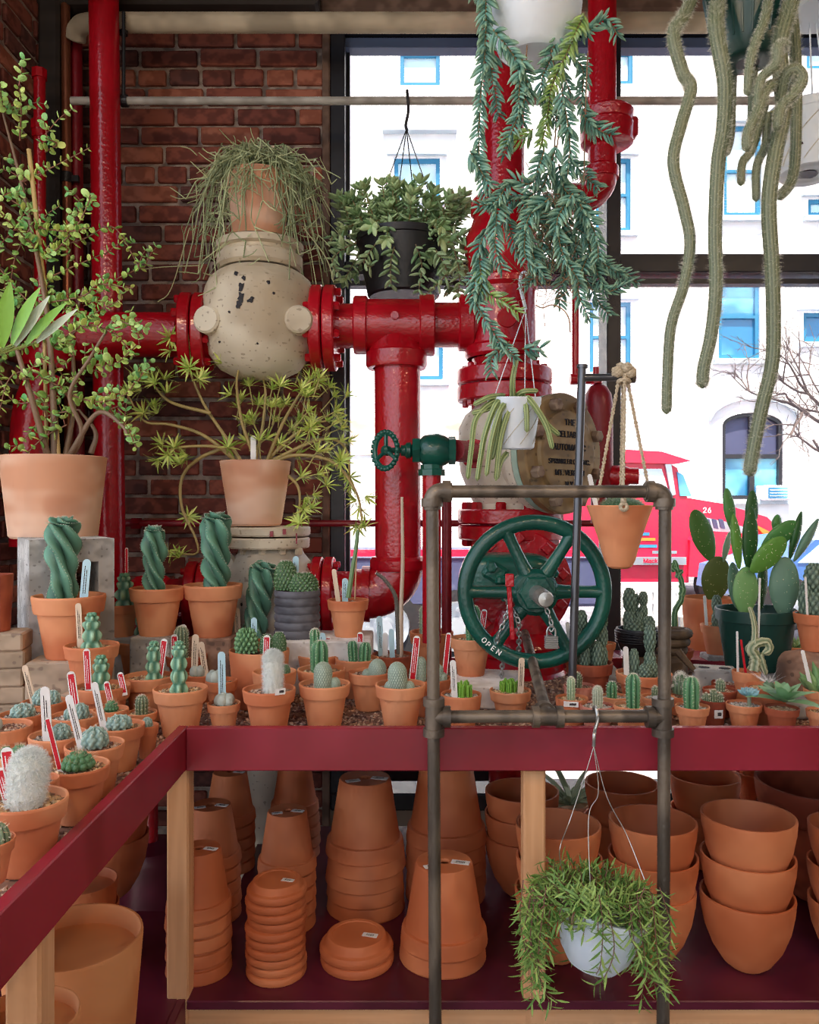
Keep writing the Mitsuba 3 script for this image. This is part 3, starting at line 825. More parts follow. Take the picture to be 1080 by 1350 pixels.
for s, dz, h in (('THE', .078, .019), ('RELIABLE', .044, .019), ('AUTOMATIC', .008, .019), ('SPRINKLER CO. INC.', -.030, .015), ('MT. VERNON', -.062, .017), ('N.Y.', -.094, .017)):
    tm = meshkit.text_mesh(s, h * .9, .004, False)
    v = np.array(tm.vertices)
    w = v[:, 0].max()
    sx = min(1, .225 / w) if dz > -.09 else 1
    o = cc + cd * .0145 - cu * w * sx / 2
    part(k, 'lettering', (o + v[:, :1] * sx * cu + (v[:, 1:2] + dz) * np.array([0, 0, 1]) + v[:, 2:3] * cd, np.array(tm.faces)), 'black_chip', smooth=False)
k = thing('pipe_flange', 'bolted red flange pair under the grey alarm valve, above the green handwheel', 'flange')
flange(k, P(673, 691, VY), (0, 0, 1), S(69, VY), .043, PX, 10, phase=.3, rb_=.015, square=True)

# --- gate valve with the big handwheel
GX, GZW = .298, 1.242
k = thing('gate_valve', 'red and dark green gate valve on the pipe behind the large green handwheel', 'valve')
part(k, 'body', join([turned((GX, 2.52, GZW - .03), (0, -1, 0), [(0, 0), (.12, 0), (.13, .05), (.125, .19), (0, .19)], 40)]), PX)
part(k, 'body_neck', vlathe(672, [(60, 742), (52, 722), (48, 712)], VY), PX)
part(k, 'bonnet_ring', turned((GX - .0, 2.335, GZW - .02), (0, -1, 0), [(0, 0), (.157, 0), (.16, .004), (.16, .03), (.155, .034), (0, .034)], 48), PX)
for i in range(10):
    a = .25 + i * math.pi / 5
    part(k, 'bolt', turned((GX + .135 * math.cos(a), 2.302, GZW - .02 + .135 * math.sin(a)), (0, -1, 0), [(0, 0), (.019, 0), (.019, .018), (.015, .022), (0, .022)], 4), PX, smooth=False)
part(k, 'lower_body', vlathe(684, [(58, 912), (64, 905), (64, 886), (58, 880), (56, 862), (64, 858), (66, 846), (62, 838), (52, 828), (48, 800)], 2.38), PX)
gb = trimesh.creation.icosphere(3)
v = np.array(gb.vertices)
v = np.sign(v) * np.abs(v) ** .5 * [.115, .075, .062]
part(k, 'yoke', (v + [GX - .03, 2.225, GZW + .015], np.array(gb.faces)), 'green_iron', smooth=True, label='dark green bonnet yoke')
part(k, 'yoke_arm', join([box((.05, .06, .022), (GX + s * .055, 2.15, GZW + .012), rot([0, 0, 1], -s * 20), .005) for s in (-1, 1)] + [box((.06, .03, .05), (GX - .075, 2.145, GZW + .03), rot([0, 1, 0], 30), .008)]), 'green_iron', smooth=False)
for x, z in ((-.085, .045), (.075, .03), (-.05, -.03)):
    bolt(k, (GX + x, 2.135, GZW + z), (0, -1, 0), .015, .02, 'green_iron')
part(k, 'stem', turned((GX, 2.25, GZW), (0, -1, 0), [(0, 0), (.0195, 0), (.0195, .40)] + [(.0195 - .002 * (i % 2), .40 + .004 * i) for i in range(14)] + [(.016, .458), (0, .46)], 24), 'bright_steel', label='bare steel stem')
w = thing('green_handwheel', 'large dark green six-spoked handwheel in front of the gate valve', 'handwheel')
WR = .1655
HYW = 1.95
a = np.linspace(0, 2 * math.pi, 73)
rim = np.stack([GX + .002 + WR * np.cos(a), 0 * a + HYW, GZW + WR * np.sin(a)], 1)


def torus(c, R, r, d, n=64, m=16, part_=2 * math.pi):
    t, u = np.arange(n) * 2 * np.pi / n, np.arange(m) * 2 * np.pi / m
    T_, U = np.meshgrid(t, u, indexing='ij')
    v = np.stack([(R + r * np.cos(U)) * np.cos(T_), (R + r * np.cos(U)) * np.sin(T_), r * np.sin(U)], -1).reshape(-1, 3)
    i, j = np.meshgrid(np.arange(n), np.arange(m), indexing='ij')
    q = np.stack([i * m + j, ((i + 1) % n) * m + j, ((i + 1) % n) * m + (j + 1) % m, i * m + (j + 1) % m], -1).reshape(-1, 4)
    return xf((v, np.vstack([q[:, [0, 1, 2]], q[:, [0, 2, 3]]])), c, R=align(d))


wc = np.array([GX, HYW, GZW])
part(w, 'rim', torus(wc, WR, .0185, (0, -1, 0), 96, 18), 'green_iron', smooth=True)
part(w, 'hub', turned((GX, HYW + .03, GZW), (0, -1, 0), [(0, 0), (.05, 0), (.056, .01), (.056, .04), (.046, .052), (0, .052)], 36), 'green_iron')
part(w, 'hub_nut', turned((GX, HYW - .018, GZW), (0, -1, 0), [(0, 0), (.043, 0), (.043, .016), (.039, .02), (0, .02)], 6), 'green_iron', smooth=False)
for ang in (0, 57, 115, 180, 233, 300):
    d = np.array([math.cos(math.radians(ang)), 0, math.sin(math.radians(ang))])
    pts = wc + np.linspace(.04, WR, 9)[:, None] * d
    m = tube(pts, np.array([.021, .0185, .0165, .0155, .015, .0145, .0145, .016, .018]), 14, False)
    part(w, 'spoke', m, 'green_iron', smooth=True)
for i, ch in enumerate('OPEN'):
    aa = math.radians(222 + i * 5.2)
    tm = meshkit.text_mesh(ch, .012, .002, True)
    v = np.array(tm.vertices) - [.005, .006, 0]
    ex = np.array([-math.sin(aa), 0, math.cos(aa)])
    ez = np.array([-math.cos(aa), 0, -math.sin(aa)])
    o = wc + WR * np.array([math.cos(aa), 0, math.sin(aa)]) - [0, .0182, 0]
    part(w, 'lettering', (o + v[:, :1] * ex + v[:, 1:2] * ez - v[:, 2:3] * np.array([0, 1, 0]), np.array(tm.faces)), 'paper_white', smooth=False)


def chain(pts, size=.016, wire=.0024):
    p = spline(np.array(pts), 20)
    L = np.concatenate([[0], np.cumsum(np.linalg.norm(np.diff(p, axis=0), axis=1))])
    n = max(2, int(L[-1] / (size * .78)))
    out = []
    for i in range(n):
        s = L[-1] * (i + .5) / n
        c = np.array([np.interp(s, L, p[:, k]) for k in range(3)])
        d = np.array([np.interp(min(s + .002, L[-1]), L, p[:, k]) - np.interp(s - .002, L, p[:, k]) for k in range(3)])
        R = align(d)
        if i % 2:
            R = R @ rot([0, 0, 1], 90)
        a = np.arange(10) * 2 * np.pi / 10
        ring = np.stack([size * .30 * np.cos(a), 0 * a, size * .52 * np.sin(a)], 1) @ R.T + c
        out.append(tube(np.vstack([ring, ring[:1]]), wire, 5, False))
    return join(out)


solo('red_tie_bar', join([box((.011, .006, .155), P(673, 800, 1.905), rot([0, 1, 0], -4), .002), box((.02, .012, .03), P(672, 765, 1.905), None, .002)]), PX, 'narrow red plastic tie strap hanging over the left spoke of the green handwheel', 'strap', smooth=False)
solo('steel_chain', chain([P(676, 762, 2.02), P(668, 790, 1.99), P(683, 818, 1.92), P(684, 868, 1.985)]), 'bright_steel', 'steel chain hanging beside the red strap behind the green handwheel', 'chain', smooth=True)
solo('steel_chain', chain([P(675, 790, 1.93), P(664, 822, 1.925), P(656, 842, 1.93), P(662, 870, 1.985), P(661, 896, 2.02)]), 'bright_steel', 'steel chain wound around the lower left spoke of the green handwheel', 'chain', smooth=True)
solo('steel_chain', chain([P(716, 796, 1.915), P(722, 806, 1.91), P(727, 822, 1.905), P(727, 832, 1.90)]), 'bright_steel', 'short steel chain holding the padlock on the green handwheel', 'chain', smooth=True)
k = thing('padlock', 'grey laminated padlock hanging from a chain inside the green handwheel', 'padlock')
pc = P(727, 847, 1.90)
for i in range(6):
    part(k, 'body_plate', box((.030, .018, .0046), pc + [0, 0, -.0115 + i * .005], None, .001), 'bright_steel', smooth=False)
sh = np.array([[-.0095, 0, .014], [-.0095, 0, .026], [-.006, 0, .034], [0, 0, .037], [.006, 0, .034], [.0095, 0, .026], [.0095, 0, .014]])
part(k, 'shackle', tube(spline(sh, 4) + pc, .0028, 8), 'bright_steel')

# --- small green globe valve
k = thing('small_green_valve', 'small green globe valve with a scalloped handwheel in front of the red pipe leg', 'valve')
GVY = 2.22
gv = P(577, 594, GVY)
part(k, 'body', turned(gv - [.05, .0, 0], (1, 0, 0), [(0, 0), (.028, 0), (.040, .012), (.044, .03), (.046, .05), (.040, .07), (.030, .085), (0, .085)], 28), 'green_iron')
part(k, 'bonnet_nut', turned(gv - [.068, .0, 0], (1, 0, 0), [(0, 0), (.036, 0), (.036, .02), (0, .02)], 6), 'green_iron', smooth=False)
part(k, 'bonnet', turned(gv - [.10, .0, 0], (1, 0, 0), [(0, 0), (.014, 0), (.016, .012), (.022, .016), (.022, .026), (.015, .03), (.03, .036), (0, .036)], 20), 'green_iron')
part(k, 'outlet_nut', turned(gv + [.03, .0, 0], (1, 0, 0), [(0, 0), (.038, 0), (.038, .018), (0, .018)], 8), 'green_iron', smooth=False)
part(k, 'bottom_nut', turned(gv + [-.016, 0, -.038], (0, 0, -1), [(0, 0), (.03, 0), (.03, .012), (.036, .014), (.036, .03), (0, .03)], 8), 'green_iron', smooth=False)
hd = np.array([-.74, -.67, 0])
hc = P(509, 594, GVY - .03)
part(k, 'stem', cyl(hc, gv - [.095, .005, 0], .008, n=10), 'green_iron')
rx = align(hd)
part(k, 'wheel_rim', join([torus(hc, .046, .0065, hd, 40, 8)]), 'green_iron', smooth=True)
part(k, 'wheel_scallop', join([xf((PEB[0] * .0078, PEB[1]), hc + rx @ np.array([.05 * math.cos(q), .05 * math.sin(q), .003])) for q in np.arange(24) * math.pi / 12]), 'green_iron', smooth=True)
for q in (90, 210, 330):
    part(k, 'wheel_spoke', cyl(hc, hc + rx @ np.array([.045 * math.cos(math.radians(q)), .045 * math.sin(math.radians(q)), 0]), .0055, n=8), 'green_iron')
part(k, 'wheel_hub', turned(hc - hd / np.linalg.norm(hd) * .008, hd, [(0, 0), (.014, 0), (.014, .014), (.008, .02), (0, .02)], 8), 'green_iron', smooth=False)
k = thing('red_drain_pipe', 'slim red pipe dropping from the small green valve behind the pipe frame post', 'pipe')
part(k, 'tube', tube(np.array([gv + [-.016, 0, -.06], gv + [-.016, 0, -.52]]), .025, 22), PX)
part(k, 'tube', tube(np.array([P(589, 640, 2.3), P(589, 870, 2.3)]), .014, 14), 'red_dull')
part(k, 'nipple', cyl(gv + [.045, 0, 0], P(632, 597, 2.40), .030, n=22), 'red_dull')
part(k, 'nipple_collar', cyl(P(625, 598, 2.345), P(632, 597, 2.40), .042, n=22), PX)

# --- right drop pipe, bell and trim pipe
k = thing('red_drop_pipe', 'red drop pipe with a grooved coupling and elbow at the window mullion', 'pipe')
DY = 2.5
part(k, 'tube', pipe([(794, -80, DY), (794, 235, DY)], 18.5, 30), PX)
part(k, 'coupling', vlathe(800, [(0, 194), (28, 194), (34, 190), (35, 166), (33, 163), (34, 160), (35, 150), (31, 146), (0, 146)], DY), PX)
part(k, 'coupling_ear', box((.03, .05, .06), P(833, 170, DY), None, .006), PX, smooth=False)
part(k, 'elbow', tube(np.array([P(793, 225, DY)] + [P(793 - 34 * (1 - math.cos(t)), 232 + 30 * math.sin(t), DY + .06 * t) for t in np.linspace(0, math.pi / 2, 10)] + [P(730, 262, DY + .1)]), S(20.5, DY), 28), PX)
part(k, 'elbow_rim', vlathe(793, [(18, 236), (22.5, 236), (22.5, 222), (18, 218)], DY), PX)
k = thing('red_bell_jar', 'dark red dome-topped sprinkler retard chamber behind the steel rod', 'chamber')
part(k, 'vessel', vlathe(789, [(0, 690), (10, 690), (10, 648), (17, 640), (19, 625), (19, 535), (17, 520), (11, 510), (4, 506), (0, 505)], 2.55), 'red_dull')
part(k, 'cap_bolt', vlathe(786, [(0, 506), (8, 506), (8, 497), (4, 496), (4, 484), (0, 484)], 2.55), PX)
part(k, 'side_fitting', turned(P(800, 628, 2.55), (1, -.2, 0), [(0, 0), (.03, 0), (.034, .01), (.034, .05), (.026, .07), (.026, .095), (0, .1)], 20), PX)
solo('red_trim_pipe', join([pipe([(759, 330, 2.56), (759, 488, 2.56), (761, 497, 2.56), (768, 501, 2.56), (784, 502, 2.56)], 4.6, 14), cyl(P(752, 500, 2.56), P(770, 500, 2.56), S(7, 2.56), n=12)]), PX, 'thin red trim pipe hooking to the dome of the retard chamber', 'pipe')

# --- steel rod with an arm
k = thing('steel_hanger_rod', 'upright dark steel rod with a short arm carrying the rope hanger', 'stand')
RYD = 1.86
part(k, 'rod', cyl(P(767.5, 484, RYD), P(753, 945, RYD), .0092, n=18), 'steel_rod')
part(k, 'rod_cap', cyl(P(767.8, 485, RYD), P(768, 481, RYD), .0125, n=18), 'steel_rod')
part(k, 'arm', cyl(P(770, 498, RYD), P(832, 497, RYD), .0085, n=16), 'steel_rod')
part(k, 'arm_cap', cyl(P(832, 497, RYD), P(837, 497, RYD), .0135, n=16), 'steel_pipe')

# --- pipe frame
k = thing('gas_pipe_stand', 'tall frame of old grey gas pipe standing in front of the maroon table', 'pipe stand')
FY = 1.545
R_ = .0119


def fpt(px, py, Y=FY):
    return P(px, py, Y)


part(k, 'post', cyl(fpt(570, 668), np.array([fpt(576, 0)[0], FY, .0]), R_, n=24), 'steel_pipe')
part(k, 'post', cyl(fpt(877, 668), np.array([fpt(873, 0)[0], FY, .0]), R_, n=24), 'steel_pipe')
part(k, 'top_bar', cyl(fpt(588, 648), fpt(862, 648), R_, n=24), 'steel_pipe')
part(k, 'cross_bar', cyl(fpt(584, 945), fpt(864, 944), R_, n=24), 'steel_pipe')
for x, s in ((570, 1), (876, -1)):
    c = [fpt(x, 672), fpt(x, 660), fpt(x + s * 2, 654), fpt(x + s * 6, 650), fpt(x + s * 12, 648), fpt(x + s * 26, 648)]
    part(k, 'elbow', join([tube(spline(np.array(c), 5), .0165, 22), cyl(fpt(x, 668), fpt(x, 657), .0205, n=22), cyl(fpt(x + s * 14, 648), fpt(x + s * 24, 648), .0205, n=22)]), 'steel_pipe')
for x, s in ((572, 1), (874, -1)):
    part(k, 'tee', join([cyl(fpt(x, 970), fpt(x, 920), .0165, n=22), cyl(fpt(x, 970), fpt(x, 960), .0205, n=22), cyl(fpt(x, 930), fpt(x, 920), .0205, n=22), cyl(fpt(x, 945), fpt(x + s * 22, 945), .0165, n=22), cyl(fpt(x + s * 12, 945), fpt(x + s * 22, 945), .0205, n=22)]), 'steel_pipe')
mt = fpt(722, 945)
part(k, 'tee', join([cyl(mt - [.026, 0, 0], mt + [.026, 0, 0], .0165, n=22), cyl(mt - [.029, 0, 0], mt - [.016, 0, 0], .0205, n=22), cyl(mt + [.016, 0, 0], mt + [.029, 0, 0], .0205, n=22), cyl(mt, mt + [-.002, .03, .003], .0165, n=22), cyl(mt + [-.001, .02, .002], mt + [-.003, .034, .004], .0205, n=22)]), 'steel_pipe')
part(k, 'back_pipe', cyl(mt, P(692, 835, 2.22), R_, n=22), 'steel_pipe')


# ---------------------------------------------------------------- plants that hang and climb
def G(*c):
    return np.array(lin(*c))


def polyline_leaves(pts, step, base, size, c1, c2, rg, out=.9, fwd=.45, ring=3, stem_r=.0016, stem_c=(120, 100, 70), taper=True, flat=False, tip=None):
    """A stem with leaves around it: (mesh with colours)."""
    p = spline(np.array(pts), 10)
    L = np.concatenate([[0], np.cumsum(np.linalg.norm(np.diff(p, axis=0), axis=1))])
    n = max(1, int(L[-1] / step))
    t, u, w = frames(p)
    pos, dd, uu, ss = [], [], [], []
    for i in range(n):
        s = L[-1] * (i + .6) / n
        k = min(len(p) - 1, np.searchsorted(L, s))
        for j in range(ring):
            a = j * 2 * math.pi / ring + i * 2.4 * (.5 if ring == 2 else 1) + rg.uniform(-.3, .3) if not (ring == 2) else (j * math.pi + (i % 2) * math.pi / 2 + rg.uniform(-.25, .25))
            r = u[k] * math.cos(a) + w[k] * math.sin(a)
            pos.append(np.array([np.interp(s, L, p[:, q]) for q in range(3)]) + r * stem_r)
            dd.append(r * out + t[k] * fwd + rg.normal(size=3) * .12)
            uu.append(t[k] + r * .2 if not flat else t[k])
            ss.append(size * rg.uniform(.75, 1.2) * (1 - .35 * (i / n) if taper else 1))
    m = scatter(base, pos, dd, uu, np.array(ss))
    lv = leafcol(m, len(pos), c1, c2, rg, tip, base)
    st = tint(tube(p, [stem_r, stem_r * .6], 5, False), G(*stem_c))
    return lv, st


# --- A: elephant bush in the big pale pot
def lathe_pot(px, rows, Y, n=44):
    return vlathe(px, rows, Y, n)


def big_pot(owner, px, rim, base, wr, wb, Y, m, lipr=.0, soil=True):
    h = S(base - rim, Y)
    r, q = S(wr / 2, Y), S(wb / 2, Y)
    prof = [(0, 0), (q - .006, 0), (q, .006), (r - .002, h - .006), (r, h - .002), (r - .003, h), (r - .010, h), (r - .013, h - .006), (r - .02, h - .03), (0, h - .028)]
    o = P(px, base, Y)
    part(owner, 'pot', xf(lathe(prof, 48), o), m)
    rg = np.random.default_rng(int(px))
    if soil:
        nn = 260
        rr, a = (r - .018) * np.sqrt(rg.random(nn)), rg.uniform(0, 6.28, nn)
        mm = pebbles(np.stack([rr * np.cos(a), rr * np.sin(a), 0 * a + h - .027], 1) + o, .006, rg, TANG)
        part(owner, 'soil', mm, 'vrough', smooth=False, kind='stuff')
    return o + [0, 0, h - .028]


JY = 2.15
k = thing('elephant_bush', 'tall round-leaved elephant bush in a wide pale terracotta pot on a concrete block', 'potted plant')
soil = big_pot(k, 71, 602, 709, 134, 110, JY, 'terracotta_pale')
rj = np.random.default_rng(17)
st, lv = [], []
part(k, 'bamboo_cane', join([tube(np.array([P(78, 612, JY), P(62, 410, JY), P(38, 197, JY)]), .0062, 10), tube(np.array([P(62, 612, JY + .02), P(58, 420, JY + .02)]), .005, 10)]), 'bamboo', label='bamboo cane', smooth=True, kind=None)
mains = [[(72, 612, 0), (70, 520, -.01), (60, 400, -.02), (30, 250, 0), (4, 150, 0)], [(88, 612, .02), (108, 570, -.02), (92, 520, -.05), (120, 470, -.06), (150, 420, -.05)],
         [(66, 612, 0), (40, 520, -.05), (14, 440, -.05), (-20, 380, 0)], [(84, 612, .02), (98, 530, .05), (96, 440, .04), (110, 380, .03)], [(92, 600, 0), (128, 545, -.04), (160, 560, -.08), (172, 585, -.1)],
         [(120, 598, .03), (126, 570, .03), (104, 540, .02)]]
twigs = [[(60, 330), (110, 315), (150, 300), (185, 355)], [(45, 300), (90, 305), (118, 300)], [(30, 240), (70, 220), (118, 195)], [(26, 185), (28, 140), (25, 115)], [(8, 150), (2, 130), (0, 110)],
         [(60, 345), (100, 300), (120, 260)], [(60, 400), (110, 390), (130, 375), (175, 380)], [(62, 420), (20, 380), (-10, 340)], [(50, 330), (20, 300), (-10, 270)], [(56, 370), (100, 350), (135, 335)],
         [(40, 280), (10, 260), (-15, 240)], [(60, 200), (75, 190), (60, 182)], [(66, 460), (110, 430), (150, 440), (178, 470)], [(70, 500), (40, 490), (12, 500), (-5, 560)], [(90, 520), (130, 530), (165, 520), (180, 500)],
         [(95, 470), (70, 440), (40, 430)], [(110, 480), (150, 480), (180, 455)], [(128, 545), (165, 530), (172, 500)], [(104, 540), (60, 550), (30, 580)], [(70, 480), (90, 500), (110, 490)],
         [(96, 440), (130, 410), (160, 395)], [(60, 440), (30, 460), (5, 470), (-8, 520)], [(88, 560), (60, 575), (35, 598)], [(150, 420), (175, 430), (186, 440)], [(160, 560), (176, 572), (180, 590)], [(58, 380), (85, 400), (120, 420)],
         [(40, 300), (20, 340), (10, 400)], [(70, 520), (20, 530), (-10, 480)], [(108, 400), (150, 370), (188, 352)], [(50, 340), (95, 290), (105, 262)], [(64, 450), (20, 420), (-10, 410)], [(92, 520), (60, 500), (30, 500)]]
for mn in mains:
    p = spline(np.array([P(x, y, JY + d) for x, y, d in mn]), 10)
    st.append(tint(tube(p, [.010 if mn[0][0] < 80 else .008, .003], 8), G(128, 104, 84)))
JL = lathe([(0, 0), (.28, .02), (.5, .22), (.46, .30), (.2, .33), (0, .30)], 8)
JL = (np.array(JL[0])[:, [2, 0, 1]] * [1, 1, 1] * 0 + np.stack([JL[0][:, 0] + .5, JL[0][:, 1] * .86, JL[0][:, 2] * .5], 1), JL[1])
for i, tw in enumerate(twigs):
    dy = rj.uniform(-.16, .10)
    pts = np.array([P(x, y, JY + dy * (j / max(1, len(tw) - 1))) for j, (x, y) in enumerate(tw)])
    q, s = polyline_leaves(pts, .019, JL, .0235, G(116, 178, 86), G(206, 222, 124), rj, out=.8, fwd=.5, ring=2, stem_r=.0026, stem_c=(136, 96, 78))
    lv.append(q)
    st.append(s)
    for c in range(3):
        a = pts[rj.integers(0, len(pts))] + rj.normal(size=3) * .004
        b = a + np.array([rj.uniform(-.07, .08), rj.uniform(-.05, .05), rj.uniform(-.01, .07)])
        q, s = polyline_leaves([a, (a + b) / 2 + [0, 0, .008], b], .017, JL, .0225, G(112, 184, 112), G(196, 224, 136), rj, out=.8, fwd=.5, ring=2, stem_r=.0015, stem_c=(140, 84, 70))
        lv.append(q)
        st.append(s)
part(k, 'branches', join(st), 'vcol', smooth=True)
part(k, 'leaves', join(lv), 'vcol', smooth=True, kind='stuff')

# --- B: fan of broad glossy leaves at the left edge
k = thing('broad_leaf_plant', 'fan of long glossy bright green leaves poking in from the left edge', 'plant')
rp = np.random.default_rng(4)
BYD = 1.72
ctr = P(-26, 470, BYD)
PADL = flat_leaf(.2, .10, 8, .28)
for i, (x0, y0, x1, y1, wd, tone) in enumerate(((2, 458, 12, 372, .25, 0), (16, 454, 46, 377, .25, 0), (20, 456, 62, 390, .16, 1), (34, 455, 82, 396, .22, 0), (48, 452, 98, 407, .15, 1), (-10, 462, -14, 392, .25, 0))):
    o, e = P(x0, y0, BYD + .01 * i), P(x1, y1, BYD - .03 + .01 * i)
    L = np.linalg.norm(e - o)
    m = scatter(PADL, [o], [e - o], [[.35 * (-1) ** i, -1, .2]], np.array([[L, L * wd / .2, L]]))
    part(k, 'leaf', tint(m, G(196, 214, 196) if tone else G(118, 168, 58)), 'vcol', smooth=True)
    part(k, 'leaf_stalk', tint(tube(np.array([ctr, (ctr + o) / 2 - [0, 0, .004], o]), .0022, 5), G(150, 168, 90)), 'vcol', smooth=True)
part(k, 'stem', tube(np.array([P(-45, 700, BYD), P(-40, 560, BYD), ctr]), [.009, .006], 8), 'bamboo')

# --- C: mistletoe cactus on the check valve
k = thing('mistletoe_cactus', 'mop of thin drooping grey green stems over a terracotta pot on the upper check valve', 'potted plant')
CY_ = 2.45
soil = big_pot(k, 341, 232, 322, 84, 66, CY_, 'terracotta_pale')
rm = np.random.default_rng(31)
ms = []
ctr = P(341, 230, CY_)
for i in range(190):
    a = rm.uniform(0, 2 * math.pi)
    front = math.sin(a)
    reach = rm.uniform(.08, .235) * (1.0 if abs(math.cos(a)) > .35 else .8)
    drop = rm.uniform(.0, .36) if reach > .12 else rm.uniform(-.05, .16)
    s0 = ctr + np.array([math.cos(a), front, 0]) * .04
    e = np.array([math.cos(a) * reach, front * min(reach, .17), 0])
    if e[1] > .12:
        e[1] = .12
    b = ctr + e + [0, 0, -drop]
    mid = ctr + e * .72 + [0, 0, rm.uniform(.02, .06) - drop * .25]
    segs = spline(np.array([s0, ctr + e * .35 + [0, 0, rm.uniform(.03, .07)], mid, b]), 3)
    segs = segs + rm.normal(size=segs.shape) * .008
    c = G(116, 130, 92) * (1 - (q := rm.random())) + G(184, 192, 148) * q
    ms.append(tint(tube(segs, [.0022, .0017], 4, False), c))
    for _ in range(4):
        j = rm.integers(4, len(segs))
        d = np.array([rm.uniform(-.065, .065), rm.uniform(-.05, .02), rm.uniform(-.06, .03)])
        ms.append(tint(tube(np.array([segs[j], segs[j] + d * .6 + rm.normal(size=3) * .003, segs[j] + d]), [.0018, .0016, .0013], 4, False), c * 1.05))
for pts in ([(260, 205), (250, 196), (238, 193)], [(270, 255), (240, 262), (225, 258)], [(262, 350), (215, 352), (190, 355)], [(268, 360), (300, 370), (315, 382)], [(250, 300), (226, 380), (208, 398)], [(400, 300), (430, 340), (440, 372)], [(330, 200), (328, 190), (332, 182)]):
    ms.append(tint(tube(spline(np.array([P(x, y, CY_ - .1) for x, y in pts]), 4), .0018, 4, False), G(150, 150, 110)))
part(k, 'stems', join(ms), 'vcol', smooth=True, kind='stuff')


def tag(px, top, w, length, lean, Y, m, pr, label, yaw=0.0):
    """A plant label: stick with a rounded top, leaning by lean degrees, with print lines."""
    W, L = S(w, Y), S(length, Y)
    kk = thing('plant_tag', label, 'plant tag')
    prof = [(-W / 2, 0), (W / 2, 0)] + [(W / 2 * math.cos(a), L - W / 2 + W / 2 * math.sin(a)) for a in np.linspace(0, math.pi, 7)]
    R = rot([0, 1, 0], lean) @ rot([0, 0, 1], yaw)
    tp0 = P(px, top, Y)
    o = tp0 - R @ np.array([0, 0, L])

    def ex(poly, d, y):
        q = trimesh.creation.extrude_polygon(poly, d, engine='earcut')
        v = np.array(q.vertices)
        return np.stack([v[:, 0], y - v[:, 2], v[:, 1]], 1) @ R.T + o, np.array(q.faces)
    part(kk, 'stick', ex(Polygon(prof), .0014, .0007), m, smooth=False)
    if pr == 'red':
        part(kk, 'printed_panel', ex(rect(-W * .36, L * .12, W * .36, L - W * .35), .0005, -.0007), 'tag_red', smooth=False, label='red printed panel')
    ink = 'paper_white' if pr == 'red' else 'ink'
    if w > 7:
        for j, (a, b) in enumerate(((-.14, .50), (.10, .42))):
            part(kk, 'print_line', ex(rect(a * W - W * .035, L * .25, a * W + W * .035, L * (.35 + b)), .0003, -.0012), ink, smooth=False)
    return kk


tag(361, 192, 9, 46, 4, 2.40, 'tag_wood', '', 'pale wooden plant tag standing up in the mistletoe cactus pot')

# --- D: tufted euphorbia-like shrub in a pink terracotta pot
k = thing('tufted_succulent', 'sprawling succulent with tufts of narrow leaves in a pinkish terracotta pot on the lower valve', 'potted plant')
DYY = 2.42
soil = big_pot(k, 337, 608, 693, 94, 68, DYY, 'terracotta_pale')
rd = np.random.default_rng(41)
br = [[(320, 612), (300, 580), (270, 535), (250, 490), (232, 452)], [(318, 614), (270, 575), (225, 560), (190, 555), (168, 520)], [(300, 588), (262, 605), (240, 630), (240, 670), (258, 710), (258, 730), (222, 728)],
      [(335, 614), (345, 570), (350, 520), (345, 490)], [(345, 614), (380, 580), (410, 560), (430, 555)], [(350, 614), (390, 600), (440, 610), (470, 650), (478, 690)], [(340, 614), (320, 560), (312, 510), (315, 485)],
      [(350, 614), (372, 560), (395, 520), (410, 500)], [(360, 614), (392, 640), (395, 680)], [(345, 614), (420, 580), (455, 590), (462, 640)], [(312, 610), (290, 590), (235, 590), (222, 600)], [(278, 545), (225, 530), (200, 505)]]
st, lv = [], []
LF = flat_leaf(.16, .28, 4, .1)
tufts = []
for i, b_ in enumerate(br):
    off = rd.uniform(-.10, .06)
    p = spline(np.array([P(x, y, DYY + off * j / len(b_)) for j, (x, y) in enumerate(b_)]), 8)
    st.append(tint(tube(p, [.0062, .0028], 7), G(166, 146, 92)))
    t_, _, _ = frames(p)
    for f in (1.0, .9, .8, .68, .55):
        if f < 1 and rd.random() < .25:
            continue
        j = int(f * (len(p) - 1))
        d = t_[j] + rd.normal(size=3) * (.2 if f == 1 else .7) + [0, 0, .25]
        e = p[j] + (0 if f == 1 else 1) * d / np.linalg.norm(d) * rd.uniform(.02, .07)
        tufts.append((e, d))
for x, y in [(x, y) for x in range(318, 452, 19) for y in range(488, 640, 19)]:
    if (x - 385) ** 2 / 80 ** 2 + (y - 560) ** 2 / 85 ** 2 < 1 and not (y > 598 and x < 385):
        e = P(x + rd.uniform(-9, 9), y + rd.uniform(-9, 9), DYY + rd.uniform(-.12, .08))
        d = e - P(340, 640, DYY) + rd.normal(size=3) * .06
        tufts.append((e, d))
        a = e - d / np.linalg.norm(d) * .06
        st.append(tint(tube(np.array([a, e]), .002, 5, False), G(160, 150, 90)))
for x, y in ((205, 505), (220, 518), (250, 485), (262, 500), (247, 600), (230, 590), (238, 612), (224, 725), (236, 735), (470, 660), (480, 695), (395, 690), (410, 670), (430, 640), (248, 455), (225, 445), (180, 500), (190, 545), (300, 590)):
    e = P(x, y, DYY - .06)
    tufts.append((e, rd.normal(size=3) * .5 + [0, 0, .6]))
for e, d in tufts:
    d = d / np.linalg.norm(d)
    n = rd.integers(13, 19)
    a = np.arange(n) * 2.4
    R = align(d)
    r = np.stack([np.cos(a), np.sin(a), 0 * a], 1) @ R.T
    op = np.linspace(.35, 1.15, n)[:, None]
    dirs = r * op + d * (1.15 - .55 * op)
    m = scatter(LF, np.repeat(e[None], n, 0) + r * .002, dirs, np.repeat(d[None], n, 0), rd.uniform(.028, .046, n))
    lv.append(leafcol(m, n, G(130, 166, 62), G(220, 228, 130), rd))
